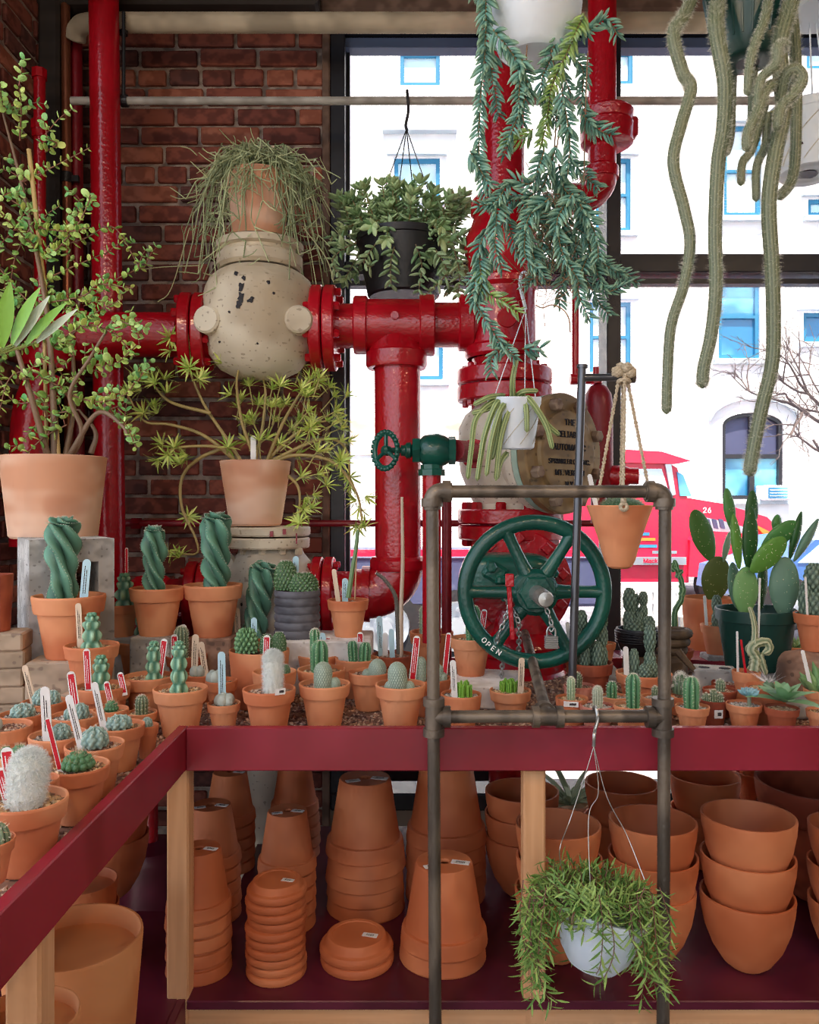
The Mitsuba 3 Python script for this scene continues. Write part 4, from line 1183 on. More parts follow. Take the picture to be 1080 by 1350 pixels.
part(k, 'branches', join(st), 'vcol', smooth=True)
part(k, 'leaves', join(lv), 'vcol', smooth=True, kind='stuff')
tag(334, 574, 7, 36, 0, DYY - .06, 'tag_white', '', 'white plant tag standing in the pinkish pot of the tufted succulent')

# --- E: black hanging pot with a bushy kalanchoe
k = thing('hanging_kalanchoe', 'bushy grey green leafy plant in a black hanging pot at the left window pane', 'hanging plant')
EY = 2.58
o = P(532, 393, EY)
part(k, 'pot', xf(lathe([(0, 0), (S(44, EY), 0), (S(47, EY), .006), (S(60, EY), S(70, EY)), (S(62, EY), S(71, EY)), (S(62, EY), S(80, EY)), (S(58, EY), S(80, EY)), (S(55, EY), S(72, EY)), (0, S(72, EY))], 40), o), 'black_plastic')
hk = P(537, 128, CONY)
part(k, 'hook', tube(spline(np.array([hk + [.0, .01, -.016], hk + [.0, .022, 0], hk + [0, 0, .018], hk + [0, -.02, .004], hk + [.003, -.018, -.03], P(538, 150, EY), P(535, 165, EY), P(537, 172, EY)]), 6), .0045, 8), 'black_plastic', label='dark plastic hook')
for x, y, d in ((482, 318, -.06), (516, 322, .12), (552, 318, -.1), (588, 318, .04)):
    part(k, 'wire', tube(np.array([P(536, 170, EY), P(x, y, EY + d)]), .0016, 5), 'black_plastic')
re_ = np.random.default_rng(51)
st, lv = [], []
OV = flat_leaf(.56, .22, 5, .12)
OVS = fat_leaf(.25, .25, 6, 5)
OVS = (OVS[0] * [1, 1, .45], OVS[1])
OV = OVS
for i in range(120):
    a = re_.uniform(0, 2 * math.pi)
    rr = math.sqrt(re_.random()) * .13
    s0 = P(530, 322, EY) + [rr * math.cos(a), rr * math.sin(a) * .8, 0]
    ln = re_.uniform(.05, .15)
    droop = re_.random() < .45
    e = s0 + np.array([math.cos(a) * rr * .6, math.sin(a) * rr * .5, ln]) if not droop else s0 + np.array([math.cos(a) * (.05 + .06 * re_.random()), math.sin(a) * .07, re_.uniform(-.11, .06)])
    if droop and rr < .07:
        e = s0 + [math.cos(a) * .03, math.sin(a) * .03, ln]
    mid = (s0 + e) / 2 + [0, 0, .03 if droop else 0]
    q, s = polyline_leaves([s0, mid, e], .017, OV, .037, G(104, 140, 98), G(174, 200, 150), re_, out=.9, fwd=.35, ring=2, stem_r=.0022, stem_c=(126, 110, 70), taper=True)
    lv.append(q)
    st.append(s)
    n = 6
    aa = np.arange(n) * 2 * math.pi / n
    d = (e - mid) / np.linalg.norm(e - mid)
    R = align(d)
    r = np.stack([np.cos(aa), np.sin(aa), 0 * aa], 1) @ R.T
    m = scatter(OV, np.repeat(e[None], n, 0), r * .8 + d * .6, np.repeat(d[None], n, 0), re_.uniform(.032, .046, n))
    lv.append(leafcol(m, n, G(112, 150, 100), G(186, 208, 156), re_))
for pts in ([(470, 320), (450, 330), (438, 345), (446, 362)], [(590, 320), (612, 310), (624, 330), (612, 352)], [(455, 330), (440, 310), (436, 322)], [(575, 330), (588, 360), (560, 390)], [(520, 325), (515, 350), (516, 378)], [(598, 325), (606, 360), (604, 390)], [(495, 322), (480, 345), (490, 352)], [(548, 322), (556, 350), (552, 385)]):
    q, s = polyline_leaves([P(x, y, EY - .15) for x, y in pts], .015, OV, .042, G(100, 136, 94), G(170, 192, 146), re_, ring=2, stem_r=.0022)
    lv.append(q)
    st.append(s)
part(k, 'stems', join(st), 'vcol', smooth=True, kind='stuff')
part(k, 'leaves', join(lv), 'vcol', smooth=True, kind='stuff')

# --- F: trailing succulent in the white hanging pot at the top
k = thing('trailing_succulent', 'curtain of blue green crescent leaves trailing from a white hanging pot at the top', 'hanging plant')
FYD = 1.85
o = P(704, 76, FYD)
part(k, 'pot', xf(lathe([(0, 0), (S(36, FYD), 0), (S(46, FYD), .012), (S(60, FYD), .075), (S(66, FYD), S(92, FYD)), (S(69, FYD), S(94, FYD)), (S(69, FYD), S(106, FYD)), (S(64, FYD), S(106, FYD)), (S(62, FYD), S(95, FYD)), (0, S(95, FYD))], 44), o), 'white_plastic')
for a in (.5, 2.6, 4.7):
    part(k, 'wire', tube(np.array([o + [S(66, FYD) * math.cos(a), S(66, FYD) * math.sin(a), S(100, FYD)], o + [0, 0, S(330, FYD)]]), .0015, 5), 'steel_rod')
rf = np.random.default_rng(61)
CRES = fat_leaf(.125, .22, 5, 5)
strands = [[(640, -30), (637, 60), (632, 130), (634, 200), (645, 270)], [(628, -20), (640, 20), (650, 60)], [(652, 40), (680, 84), (692, 110), (676, 170), (664, 205)], [(688, 80), (682, 130), (690, 160)], [(736, 50), (722, 82), (716, 110), (730, 150), (748, 190)],
           [(768, 20), (748, 70), (730, 110), (724, 160), (716, 190)], [(760, 20), (772, 40), (800, 28), (815, 44)], [(755, -20), (748, 60), (770, 90), (768, 140), (782, 180)], [(770, 150), (788, 170), (808, 180)], [(700, 170), (688, 182), (664, 188)],
           [(745, 120), (750, 180), (744, 230)], [(735, 190), (720, 240), (700, 260), (690, 300)], [(715, 200), (705, 240), (672, 240), (650, 262), (628, 272)], [(655, 250), (660, 290), (650, 330), (660, 360)], [(700, 250), (670, 270), (672, 300), (690, 345)],
           [(730, 220), (745, 250), (760, 260), (772, 270)], [(740, 240), (750, 290), (748, 330)], [(720, 250), (730, 300), (722, 350)], [(705, 260), (712, 310), (700, 370)], [(760, 250), (770, 300), (790, 340), (830, 360)], [(765, 290), (780, 340), (800, 380), (826, 376)],
           [(745, 300), (770, 360), (790, 400), (806, 410)], [(735, 300), (745, 350), (740, 400)], [(715, 320), (708, 360), (690, 380)], [(640, 300), (628, 330), (634, 370), (626, 395)], [(632, 350), (640, 380), (664, 400), (684, 412)], [(628, 370), (632, 400), (646, 430), (664, 458), (680, 470)],
           [(690, 300), (700, 340), (720, 366)], [(750, 200), (765, 230), (790, 250)], [(652, 330), (640, 350), (622, 368)], [(770, 330), (760, 380), (774, 420)], [(640, 60), (655, 100), (660, 150)], [(722, 20), (735, 80), (752, 130)], [(700, 285), (740, 290), (760, 330), (800, 350), (840, 372)],
           [(726, 262), (700, 290), (694, 330), (706, 352)], [(755, 255), (735, 290), (740, 340), (760, 370)], [(765, 270), (785, 310), (792, 345)], [(620, 200), (632, 230), (640, 250)], [(672, 450), (650, 470), (644, 490)], [(690, 460), (702, 462), (712, 465)]]
for i, s_ in enumerate(strands):
    dy = rf.uniform(-.14, .06)
    pts = np.array([P(x, y, FYD + dy) for x, y in s_]) + rf.normal(size=(len(s_), 3)) * .004
    bright = i in (5, 9, 25)
    q, s = polyline_leaves(pts, .0090, CRES, .034, G(128, 168, 86) if bright else G(54, 108, 98), G(176, 204, 112) if bright else G(124, 178, 166), rf, out=.85, fwd=.55, ring=3, stem_r=.0018, stem_c=(130, 112, 76), tip=G(150, 180, 150))
    part(k, 'trailing_stem', join([q, s]), 'vcol', smooth=True)
dry = []
for i in range(150):
    e = P(rf.uniform(690, 770), rf.uniform(235, 395), FYD + rf.uniform(-.05, .06))
    dry.append(tube(np.array([e, e + rf.normal(size=3) * .02, e + rf.normal(size=3) * .03]), .0009, 3, False))
for s_ in ([(742, 80), (740, 150), (728, 240)], [(775, 70), (772, 150), (770, 240)], [(726, 60), (735, 130), (726, 250)], [(705, 0), (695, 60), (690, 150), (664, 180)], [(706, 402), (715, 406), (728, 402), (742, 408), (750, 420), (752, 438)]):
    dry.append(tube(spline(np.array([P(x, y, FYD - .05) for x, y in s_]), 6), .0015, 5, False))
part(k, 'dry_stems', tint(join(dry), G(150, 118, 92)), 'vcol', smooth=True, kind='stuff')

# --- G: small white hanging pot with a slender cactus
k = thing('hanging_finger_cactus', 'small white swirled hanging pot with drooping slender cactus stems before the alarm valve', 'hanging plant')
GYD = 1.98


def swirl_pot(owner, px, top, bottom, wt, wb, Y, m='white_plastic', tiltx=0, dark=None):
    h = S(bottom - top, Y)
    r, q = S(wt / 2, Y), S(wb / 2, Y)
    R = rot([1, 0, 0], tiltx)
    o = P(px, bottom, Y)
    prof = [(0, .002), (q * .5, .002), (q * .55, -.0), (q * .9, 0), (q, .004), (r * .97, h * .84), (r, h * .86), (r * 1.02, h * .98), (r, h), (r * .93, h), (r * .9, h * .86), (0, h * .84)]
    part(owner, 'pot', xf(lathe(prof, 40), o, R=R), m)
    for i in range(5):
        a = np.linspace(0, 1, 12)
        th = -2.9 + i * .75 + a * 1.2
        z = h * (.1 + .68 * a)
        rr = q + (r * .97 - q) * (z / (h * .84)) + .0006
        part(owner, 'swirl_rib', xf(tube(np.stack([rr * np.cos(th), rr * np.sin(th), z], 1), .0009, 4, False), o, R=R), 'grey_iron' if dark is None else dark, smooth=True)
    return o + R @ np.array([0, 0, h * .86])


top = swirl_pot(k, 677, 524, 592, 70, 54, GYD, tiltx=6)
hk = P(690, 362, GYD)
part(k, 'hook', tube(spline(np.array([hk + [.012, 0, -.008], hk + [.004, 0, .006], hk + [-.006, 0, -.004], hk + [-.007, 0, -.03], hk + [.0, 0, -.06], hk + [.006, 0, -.085]]), 6), .0042, 8), 'white_plastic', label='white plastic hook')
for x, y, d in ((650, 528, 0), (692, 532, -.055), (706, 524, .03)):
    part(k, 'wire', tube(np.array([P(693, 408, GYD), P(x, y, GYD + d)]), .0014, 5), 'white_plastic')
rg_ = np.random.default_rng(71)


def column_stem(pts, r0, r1, ribs, rg, c1, c2, depth=.18, n=None, hairs=0, hair_len=.006, hair_c=(226, 222, 200), bumps=0):
    """A ribbed or hairy cactus stem along the points: (body with colours, hairs or None)."""
    p = spline(np.array(pts), 12)
    m = len(p)
    t, u, w = frames(p)
    n = n or max(10, ribs * 4)
    s = np.linspace(0, 1, m)
    r = r0 + (r1 - r0) * s
    L = np.concatenate([[0], np.cumsum(np.linalg.norm(np.diff(p, axis=0), axis=1))])
    r = r * np.sqrt(np.clip(1 - np.clip((L - (L[-1] - r1 * 1.4)) / (r1 * 1.4), 0, 1) ** 2, .02, 1))
    a = np.arange(n) * 2 * np.pi / n
    rr = r[:, None] * (1 + depth * np.cos(ribs * a)[None])
    if bumps:
        rr = rr * (1 + .08 * np.sin(L[:, None] * bumps + a[None] * 2))
    v = (p[:, None] + rr[..., None] * (u[:, None] * np.cos(a)[None, :, None] + w[:, None] * np.sin(a)[None, :, None])).reshape(-1, 3)
    i, j = np.meshgrid(np.arange(m - 1), np.arange(n), indexing='ij')
    q = np.stack([i * n + j, i * n + (j + 1) % n, (i + 1) * n + (j + 1) % n, (i + 1) * n + j], -1).reshape(-1, 4)
    f = np.vstack([q[:, [0, 1, 2]], q[:, [0, 2, 3]]])
    v = np.vstack([v, p[-1:] + t[-1] * r1 * .1])
    f = np.vstack([f, np.stack([(m - 1) * n + np.arange(n), (m - 1) * n + (np.arange(n) + 1) % n, np.full(n, m * n)], 1)])
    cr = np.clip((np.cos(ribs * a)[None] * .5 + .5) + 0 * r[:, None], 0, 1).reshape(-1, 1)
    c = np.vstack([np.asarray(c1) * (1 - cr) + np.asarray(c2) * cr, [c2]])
    h = None
    if hairs:
        k_ = rg.integers(0, m - 1, hairs)
        th = rg.uniform(0, 2 * np.pi, hairs)
        nd = u[k_] * np.cos(th)[:, None] + w[k_] * np.sin(th)[:, None]
        fr = rg.random((hairs, 1))
        pos = p[k_] * (1 - fr) + p[k_ + 1] * fr + nd * r[k_][:, None] * .95
        d = nd + .45 * rand_dirs(hairs, rg)
        hm = scatter(NEEDLE, pos, d, rand_dirs(hairs, rg), np.stack([hair_len * rg.uniform(.5, 1.2, hairs), np.full(hairs, .0007), np.full(hairs, .0007)], 1))
        h = tint(hm, G(*hair_c))
    return (v, f, c), h


for i, pts in enumerate(([(672, 528), (650, 530), (628, 552), (622, 590), (617, 632)], [(670, 530), (655, 532), (640, 570), (634, 600), (629, 634)], [(672, 530), (660, 540), (648, 580), (641, 628)], [(674, 530), (662, 540), (652, 590), (648, 606)],
                         [(678, 530), (670, 545), (660, 580), (654, 634)], [(690, 526), (700, 528), (720, 560), (729, 592)], [(692, 528), (708, 540), (722, 560), (738, 574)], [(664, 522), (645, 524), (624, 534)], [(690, 522), (694, 540), (695, 570)],
                         [(668, 598), (660, 610), (655, 632)], [(680, 524), (690, 516), (710, 515)], [(676, 528), (676, 500), (682, 470)], [(668, 530), (640, 540), (622, 545)])):
    p3 = [P(x, y, GYD - (.05 if j else .02) - .012 * (i % 3)) for j, (x, y) in enumerate(pts)]
    b_, h_ = column_stem(p3, .0068, .0052, 5, rg_, G(96, 118, 74), G(168, 182, 124), .2)
    part(k, 'stem', b_, 'vcol', smooth=True)

# --- H: monkey tail cactus
k = thing('monkey_tail_cactus', 'cactus with long hairy hanging tails in a dark green pot at the top right', 'hanging plant')
HYD = 1.55
o = P(986, 84, HYD)
hprof = [(0, .004), (S(14, HYD), .004), (S(15, HYD), 0), (S(30, HYD), 0), (S(36, HYD), .006), (S(43, HYD), .03), (S(58, HYD), .16), (S(66, HYD), .19), (S(66, HYD), .21), (S(62, HYD), .21), (S(58, HYD), .17), (0, .165)]
part(k, 'pot', xf(lathe(hprof, 48), o), 'green_plastic')
part(k, 'drain_hole', xf(lathe([(0, 0), (S(15, HYD), 0), (S(13, HYD), .003), (0, .003)], 24), o - [0, 0, .0005]), 'black_plastic')
for i in range(24):
    a = i * 2 * math.pi / 24
    part(k, 'pot_flute', tube(o + np.array([[S(43, HYD) * math.cos(a), S(43, HYD) * math.sin(a), .03], [S(56, HYD) * math.cos(a), S(56, HYD) * math.sin(a), .142]]), .0022, 5), 'green_plastic')
for a in (.6, 2.7, 4.8):
    part(k, 'hanger_wire', tube(np.array([o + [S(64, HYD) * math.cos(a), S(64, HYD) * math.sin(a), .2], o + [0, 0, .6]]), .002, 5), 'black_plastic')
rh = np.random.default_rng(81)
tails = [([(925, -30, .05), (902, 20, -.08), (888, 46, -.1), (900, 95, -.1), (911, 118, -.1), (898, 165, -.1), (888, 215, -.1), (902, 275, -.1), (910, 320, -.1), (902, 375, -.1), (885, 430, -.1), (880, 500, -.1), (879, 546, -.1)], 9.2),
         ([(955, -30, .02), (945, 15, -.1), (946, 50, -.12), (956, 110, -.12), (954, 170, -.12), (947, 215, -.12), (943, 300, -.12), (944, 380, -.12), (938, 440, -.12), (928, 485, -.12), (926, 512, -.12)], 11),
         ([(1052, -30, 0), (1040, 15, -.1), (1028, 60, -.12), (1030, 100, -.12), (1033, 150, -.12), (1022, 205, -.12), (1014, 270, -.12), (1018, 350, -.12), (1020, 420, -.12), (1018, 480, -.12), (1004, 540, -.12), (992, 600, -.12), (988, 628, -.12)], 11.5),
         ([(1014, -20, -.02), (1010, 20, -.14), (995, 60, -.15), (988, 90, -.15), (986, 126, -.15)], 6.5),
         ([(1022, 75, -.14), (1034, 60, -.16), (1026, 62, -.17), (1024, 85, -.17), (1004, 104, -.16), (998, 144, -.16)], 6.8),
         ([(1026, 110, -.13), (1010, 118, -.15), (998, 150, -.16), (986, 176, -.16), (985, 200, -.16)], 7.5),
         ([(1030, 130, -.13), (1036, 100, -.15), (1050, 92, -.16), (1058, 106, -.16), (1046, 126, -.16), (1030, 142, -.16), (1025, 172, -.16)], 7.8),
         ([(1008, 140, -.1), (992, 195, -.1), (979, 215, -.1), (977, 245, -.1)], 6), ([(1012, 150, -.1), (1010, 190, -.1), (998, 220, -.1), (997, 266, -.1)], 6.2),
         ([(965, 80, .06), (964, 130, .06), (962, 180, .05), (956, 206, .05)], 8), ([(1040, -20, .1), (1048, 60, .08), (1050, 140, .08), (1046, 230, .08), (1026, 262, .06)], 9), ([(993, 92, .02), (992, 150, .0), (988, 190, -.02)], 7), ([(1010, 130, -.02), (1004, 160, -.06), (1004, 172, -.06)], 5)]
for pts, rpx in tails:
    p3 = [P(x, y, HYD + d) for x, y, d in pts]
    rr = S(rpx * .86, HYD)
    b_, h_ = column_stem(p3, rr, rr * .72 if len(pts) > 8 else rr * .85, 12, rh, G(80, 92, 70), G(126, 134, 108), .05, n=24, hairs=int((300 if rpx > 8 else 220) * len(pts)), hair_len=.0085 if rpx > 8 else .0055, hair_c=(230, 230, 218))
    q = part(k, 'tail', b_, 'vcol', smooth=True)
    part(q, 'hair', h_, 'vleaf', smooth=False, kind='stuff')

# --- I: white hanging pot at the right edge
k = thing('hanging_white_pot', 'pale grey white swirled hanging pot with green stems at the top right edge', 'hanging plant')
IY = 1.75
top = swirl_pot(k, 1066, 150, 232, 112, 72, IY, tiltx=-4)
part(k, 'drain_hole', turned(P(1061, 229, IY) - [0, .0, .004], (0, 0, 1), [(0, 0), (S(16, IY), 0), (S(14, IY), .004), (0, .004)], 20), 'black_plastic')
for x, y in ((1046, 148), (1072, 146), (1092, 148)):
    part(k, 'wire', tube(np.array([P(1064, -60, IY), P(x, y, IY - .05)]), .0018, 5), 'white_plastic')
tm = meshkit.text_mesh('www', .008, .001, True)
part(k, 'printed_mark', box((.022, .001, .005), P(1052, 190, IY - .083) + [0, -.0, 0], rot([0, 1, 0], -14)), 'ink', smooth=False)
for pts in ([(1010, 158), (1030, 148), (1060, 146), (1100, 142)], [(1012, 152), (1006, 162), (1014, 166)], [(1040, 146), (1066, 150), (1080, 148)]):
    b_, h_ = column_stem([P(x, y, IY - .03) for x, y in pts], .010, .008, 8, rh, G(120, 126, 60), G(158, 160, 90), .1)
    part(k, 'stem', b_, 'vcol', smooth=True)
k = thing('hanging_basket_rim', 'pale hanging pot edge and wires cut off by the top right corner', 'hanging pot')
part(k, 'pot', vlathe(1085, [(0, 20), (44, 20), (62, -40), (66, -60), (60, -60), (0, -40)], 1.7), 'white_plastic')

# --- J: terracotta cone in a rope hanger
k = thing('rope_hung_pot', 'flared terracotta pot with a cactus mound hung by ropes from the steel rod arm', 'hanging plant')
o = P(817, 750, RYD)
h = S(84, RYD)
prof = [(0, 0), (S(10, RYD), .001), (S(16, RYD), .006), (S(20, RYD), .02), (S(28, RYD), .07), (S(37, RYD), .115), (S(42, RYD), h - .006), (S(43, RYD), h - .002), (S(42, RYD), h), (S(39, RYD), h), (S(37, RYD), h - .01), (0, h - .008)]
part(k, 'pot', xf(lathe(prof, 44), o), 'terracotta')
sph = lathe([(0, -.01)] + [(.05 * math.cos(t), .026 * math.sin(t)) for t in np.linspace(0, math.pi / 2, 9)], 30)
rr_ = np.random.default_rng(3)
sv = np.array(sph[0])
cm = (sv + [o[0] + .006, o[1], o[2] + h - .008], sph[1])
part(k, 'cactus', tint(cm, G(66, 98, 70)), 'vcol', smooth=True)
nn = sv / (np.linalg.norm(sv, axis=1, keepdims=True) + 1e-9)
part(k, 'spines', tint(needles(cm[0], nn, 5, .010, .0006, rr_), G(150, 170, 140)), 'vrough', smooth=False, kind='stuff')
kt = P(822, 492, RYD)
rim_pts = [P(787, 662, RYD), P(859, 662, RYD), P(811, 668, RYD) - [0, S(40, RYD), 0], P(828, 660, RYD) + [0, S(38, RYD), 0]]
for i, e in enumerate(rim_pts):
    a = kt + [(-.008, 0, 0), (.006, 0, 0), (0, -.012, 0), (.002, .01, 0)][i]
    pl = np.array([a, a + (e - a) * .5, e])
    d = np.cross((e - a) / np.linalg.norm(e - a), [0, 1, 0]) * .0028
    m_ = 40
    s = np.linspace(0, 1, m_)[:, None]
    for ph in (0, math.pi):
        tw = a + (e - a) * s + np.cos(s * 90 + ph) * d + np.sin(s * 90 + ph) * np.array([0, .0028, 0])
        part(k, 'rope', tube(tw, .0026, 6), 'rope', smooth=True)
part(k, 'rope_knot', join([xf((PEB[0] * r, PEB[1]), kt + np.array(c)) for r, c in ((.020, (0, 0, .004)), (.016, (.013, -.01, 0)), (.016, (-.015, -.008, .002)), (.014, (.004, -.016, .010)), (.012, (-.004, .008, .016)), (.013, (.016, .006, .008)))] + [torus(kt + [0, -.004, -.02], .012, .005, (0, .3, 1), 20, 8)]), 'rope', smooth=True)
part(k, 'rope_knot', join([torus(P(811, 668, RYD) - [0, S(44, RYD), 0], .007, .0045, (0, -1, .2), 16, 8), xf((PEB[0] * .008, PEB[1]), P(811, 660, RYD) - [0, S(43, RYD), 0])]), 'rope', smooth=True)
tag(777, 625, 6, 46, -12, RYD - .03, 'tag_white', '', 'white plant tag leaning in the rope-hung terracotta pot')

# --- K: low hanging pot with a grassy trailing plant
k = thing('trailing_grassy_plant', 'white bowl of trailing narrow green leaves hung on wires from the pipe frame cross bar', 'hanging plant')
KY = 1.47
o = P(780, 1272, KY)
R = rot([0, 1, 0], 12)
kp = [(0, 0), (S(24, KY), 0), (S(33, KY), .004), (S(46, KY), .028), (S(55, KY), .068), (S(61, KY), .1), (S(62, KY), .112), (S(59, KY), .112), (S(55, KY), .1), (0, .098)]
part(k, 'pot', xf(lathe(kp, 44), o, R=R), 'white_plastic')
part(k, 'printed_mark', box((.026, .001, .005), P(779, 1250, KY) - [0, .052, 0]), 'ink', smooth=False)
hk = fpt(785, 945)
part(k, 'hook', tube(spline(np.array([hk + [0, .016, -.006], hk + [0, .012, .014], hk + [0, -.006, .0175], hk + [0, -.019, 0], P(784, 965, KY), P(783, 984, KY)]), 6), .0032, 8), 'bright_steel', label='steel hook')
for pts in ([(783, 984), (789, 1045), (776, 1080), (780, 1205)], [(783, 984), (772, 1020), (752, 1080), (738, 1120), (742, 1150)], [(783, 984), (800, 1050), (826, 1100), (850, 1160)]):
    part(k, 'wire', tube(spline(np.array([P(x, y, KY - (.03 if i == 3 else 0)) for i, (x, y) in enumerate(pts)]), 6), .0009, 5), 'bright_steel')
rk = np.random.default_rng(91)
lv, st = [], []
NL = flat_leaf(.16, .22, 4, .12)
top = P(780, 1186, KY)


def k_strand(pts, ring=2):
    q, s = polyline_leaves(pts, .0095, NL, .026, G(76, 120, 52), G(160, 188, 104), rk, out=.8, fwd=.6, ring=ring, stem_r=.0011, stem_c=(122, 84, 72), taper=False)
    lv.append(q)
    st.append(s)


for i in range(150):
    a = rk.uniform(0, 2 * math.pi)
    rr = math.sqrt(rk.random()) * .075
    s0 = top + R @ np.array([rr * math.cos(a), rr * math.sin(a), 0])
    e = s0 + np.array([math.cos(a) * rk.uniform(.0, .035), math.sin(a) * rk.uniform(0, .03), rk.uniform(.0, .045)])
    k_strand([s0, (s0 + e) / 2 + [0, 0, .008], e])
for i in range(90):
    a = rk.choice([rk.uniform(-1.1, .7), rk.uniform(2.3, 4.0), rk.uniform(0, 6.28)])
    c = np.array([math.cos(a), math.sin(a), 0])
    out_, drop = rk.uniform(.085, .12), rk.uniform(.02, .17)
    if -2.6 < (a if a < math.pi else a - 2 * math.pi) < -.75:
        drop *= .14
        out_ *= .82
    k_strand([top + c * .05, top + c * out_ * .9 + [0, 0, .012], top + c * out_ + [0, 0, -drop * .5], top + c * (out_ + rk.uniform(-.015, .02)) + [0, 0, -drop]])
for pts in ([(700, 1180), (692, 1230), (704, 1270), (728, 1330)], [(690, 1160), (686, 1210), (694, 1260)], [(720, 1170), (710, 1260), (716, 1300), (735, 1320)], [(860, 1180), (866, 1250), (872, 1310)], [(840, 1180), (850, 1260), (858, 1290), (885, 1308)],
            [(800, 1190), (810, 1250), (796, 1290), (782, 1300)], [(830, 1190), (838, 1250), (850, 1280)], [(870, 1170), (884, 1220), (880, 1270)], [(790, 1180), (795, 1220), (792, 1270), (786, 1285)], [(704, 1190), (700, 1250), (720, 1290)], [(850, 1170), (830, 1230), (870, 1290)]):
    k_strand([P(x, y, KY - .09) for x, y in pts])
part(k, 'leaves', join(lv), 'vcol', smooth=True, kind='stuff')
part(k, 'stems', join(st), 'vcol', smooth=True, kind='stuff')


# ---------------------------------------------------------------- potted cacti on the table
POT = [(0, 0), (.60, 0), (.63, .03), (.835, .70), (.845, .715), (.93, .725), (.945, .75), (1.0, .965), (.985, .995), (.955, 1.0), (.925, .985), (.90, .90), (.87, .84), (0, .84)]
LOWPOT = [(0, 0), (.66, 0), (.69, .04), (.80, .52), (.92, .55), (.94, .58), (1.0, .95), (.98, 1.0), (.95, 1.0), (.92, .97), (.90, .86), (0, .86)]
STRAIGHT = [(0, 0), (.80, 0), (.83, .02), (.985, .97), (.975, 1.0), (.945, 1.0), (.92, .97), (.89, .86), (0, .86)]
PLY = {n: mikit.ply(lathe(p, 44), 'terracotta', 30) for n, p in (('std', POT), ('low', LOWPOT), ('straight', STRAIGHT))}
rs = np.random.default_rng(77)


def soil_mesh(cols, seed):
    rg = np.random.default_rng(seed)
    n = 300
    r, a = .86 * np.sqrt(rg.random(n)), rg.uniform(0, 6.28, n)
    return join([pebbles(np.stack([r * np.cos(a), r * np.sin(a), rg.uniform(-.01, .03, n)], 1), .085, rg, cols), tint(lathe([(0, .02), (.5, .015), (.88, -.02)], 20), lin(92, 74, 62))])


SOIL = {c: mikit.ply(soil_mesh(g, i)[:2], 'vrough', False, color=soil_mesh(g, i)[2]) for i, (c, g) in enumerate((('tan', TANG), ('white', WHITEG), ('brown', GRAVEL)))}
POTS = {}


def body(prof, disp, nu=40, c1=(0, 0, 0), c2=(1, 1, 1), cpow=1.0):
    """A plant body: profile (r, z) going up, displaced along its normal by disp(t, angle). Returns coloured mesh and at(t, a)."""
    p = np.asarray(prof, float)
    m = len(p)
    t = np.linspace(0, 1, m)
    d = np.gradient(p, axis=0)
    nr = np.stack([d[:, 1], -d[:, 0]], 1)
    nr /= np.linalg.norm(nr, axis=1, keepdims=True) + 1e-12
    a = np.arange(nu) * 2 * np.pi / nu
    D = disp(t[:, None], a[None, :]) + 0 * t[:, None] * a[None]
    R = p[:, :1] + nr[:, :1] * D
    Z = p[:, 1:] + nr[:, 1:] * D
    v = np.stack([R * np.cos(a), R * np.sin(a), Z], -1).reshape(-1, 3)
    i, j = np.meshgrid(np.arange(m - 1), np.arange(nu), indexing='ij')
    k = (j + 1) % nu
    q = np.stack([i * nu + j, i * nu + k, (i + 1) * nu + k, (i + 1) * nu + j], -1).reshape(-1, 4)
    f = np.vstack([q[:, [0, 1, 2]], q[:, [0, 2, 3]]])
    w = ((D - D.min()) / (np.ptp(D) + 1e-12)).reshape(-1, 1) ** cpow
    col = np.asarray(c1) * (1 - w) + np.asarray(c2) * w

    def at(tt, aa):
        r0, z0 = np.interp(tt, t, p[:, 0]), np.interp(tt, t, p[:, 1])
        n0, n1 = np.interp(tt, t, nr[:, 0]), np.interp(tt, t, nr[:, 1])
        dd = np.array([disp(np.array([[x]]), np.array([[y]])).item() if np.ndim(disp(np.array([[x]]), np.array([[y]]))) else 0.0 for x, y in zip(tt, aa)])
        r1, z1 = r0 + n0 * dd, z0 + n1 * dd
        return np.stack([r1 * np.cos(aa), r1 * np.sin(aa), z1], 1), np.stack([n0 * np.cos(aa), n0 * np.sin(aa), n1], 1)
    return (v, f, col), at


def capsule(h, r, n=40, base=.8, cap=1.0):
    """Profile of a column with a round top."""
    hc = min(r * cap, h * .95)
    za = np.linspace(-.006, h - hc, n // 2)
    ra = r * (base + (1 - base) * np.clip((za + .006) / (h - hc + .006) * 1.6, 0, 1) ** .7)
    a = np.linspace(0, math.pi / 2, n // 2 + 1)[1:]
    return np.vstack([np.stack([ra, za], 1), np.stack([np.maximum(r * np.cos(a), 1e-5), h - hc + hc * np.sin(a)], 1)])


def globe(r, hh, n=34):
    a = np.linspace(-.5, math.pi / 2, n)
    return np.stack([np.maximum(r * np.cos(a), 1e-5), hh * .45 + hh * .55 * np.sin(a)], 1)


def put(owner, name, m, at, lean=0.0, mat='vcol', smooth=True, kind=None, label=None, yaw=0.0):
    R = rot([0, 1, 0], lean) @ rot([0, 0, 1], yaw)
    part(owner, name, xf(m, at, R=R), mat, smooth=smooth, kind=kind, label=label)


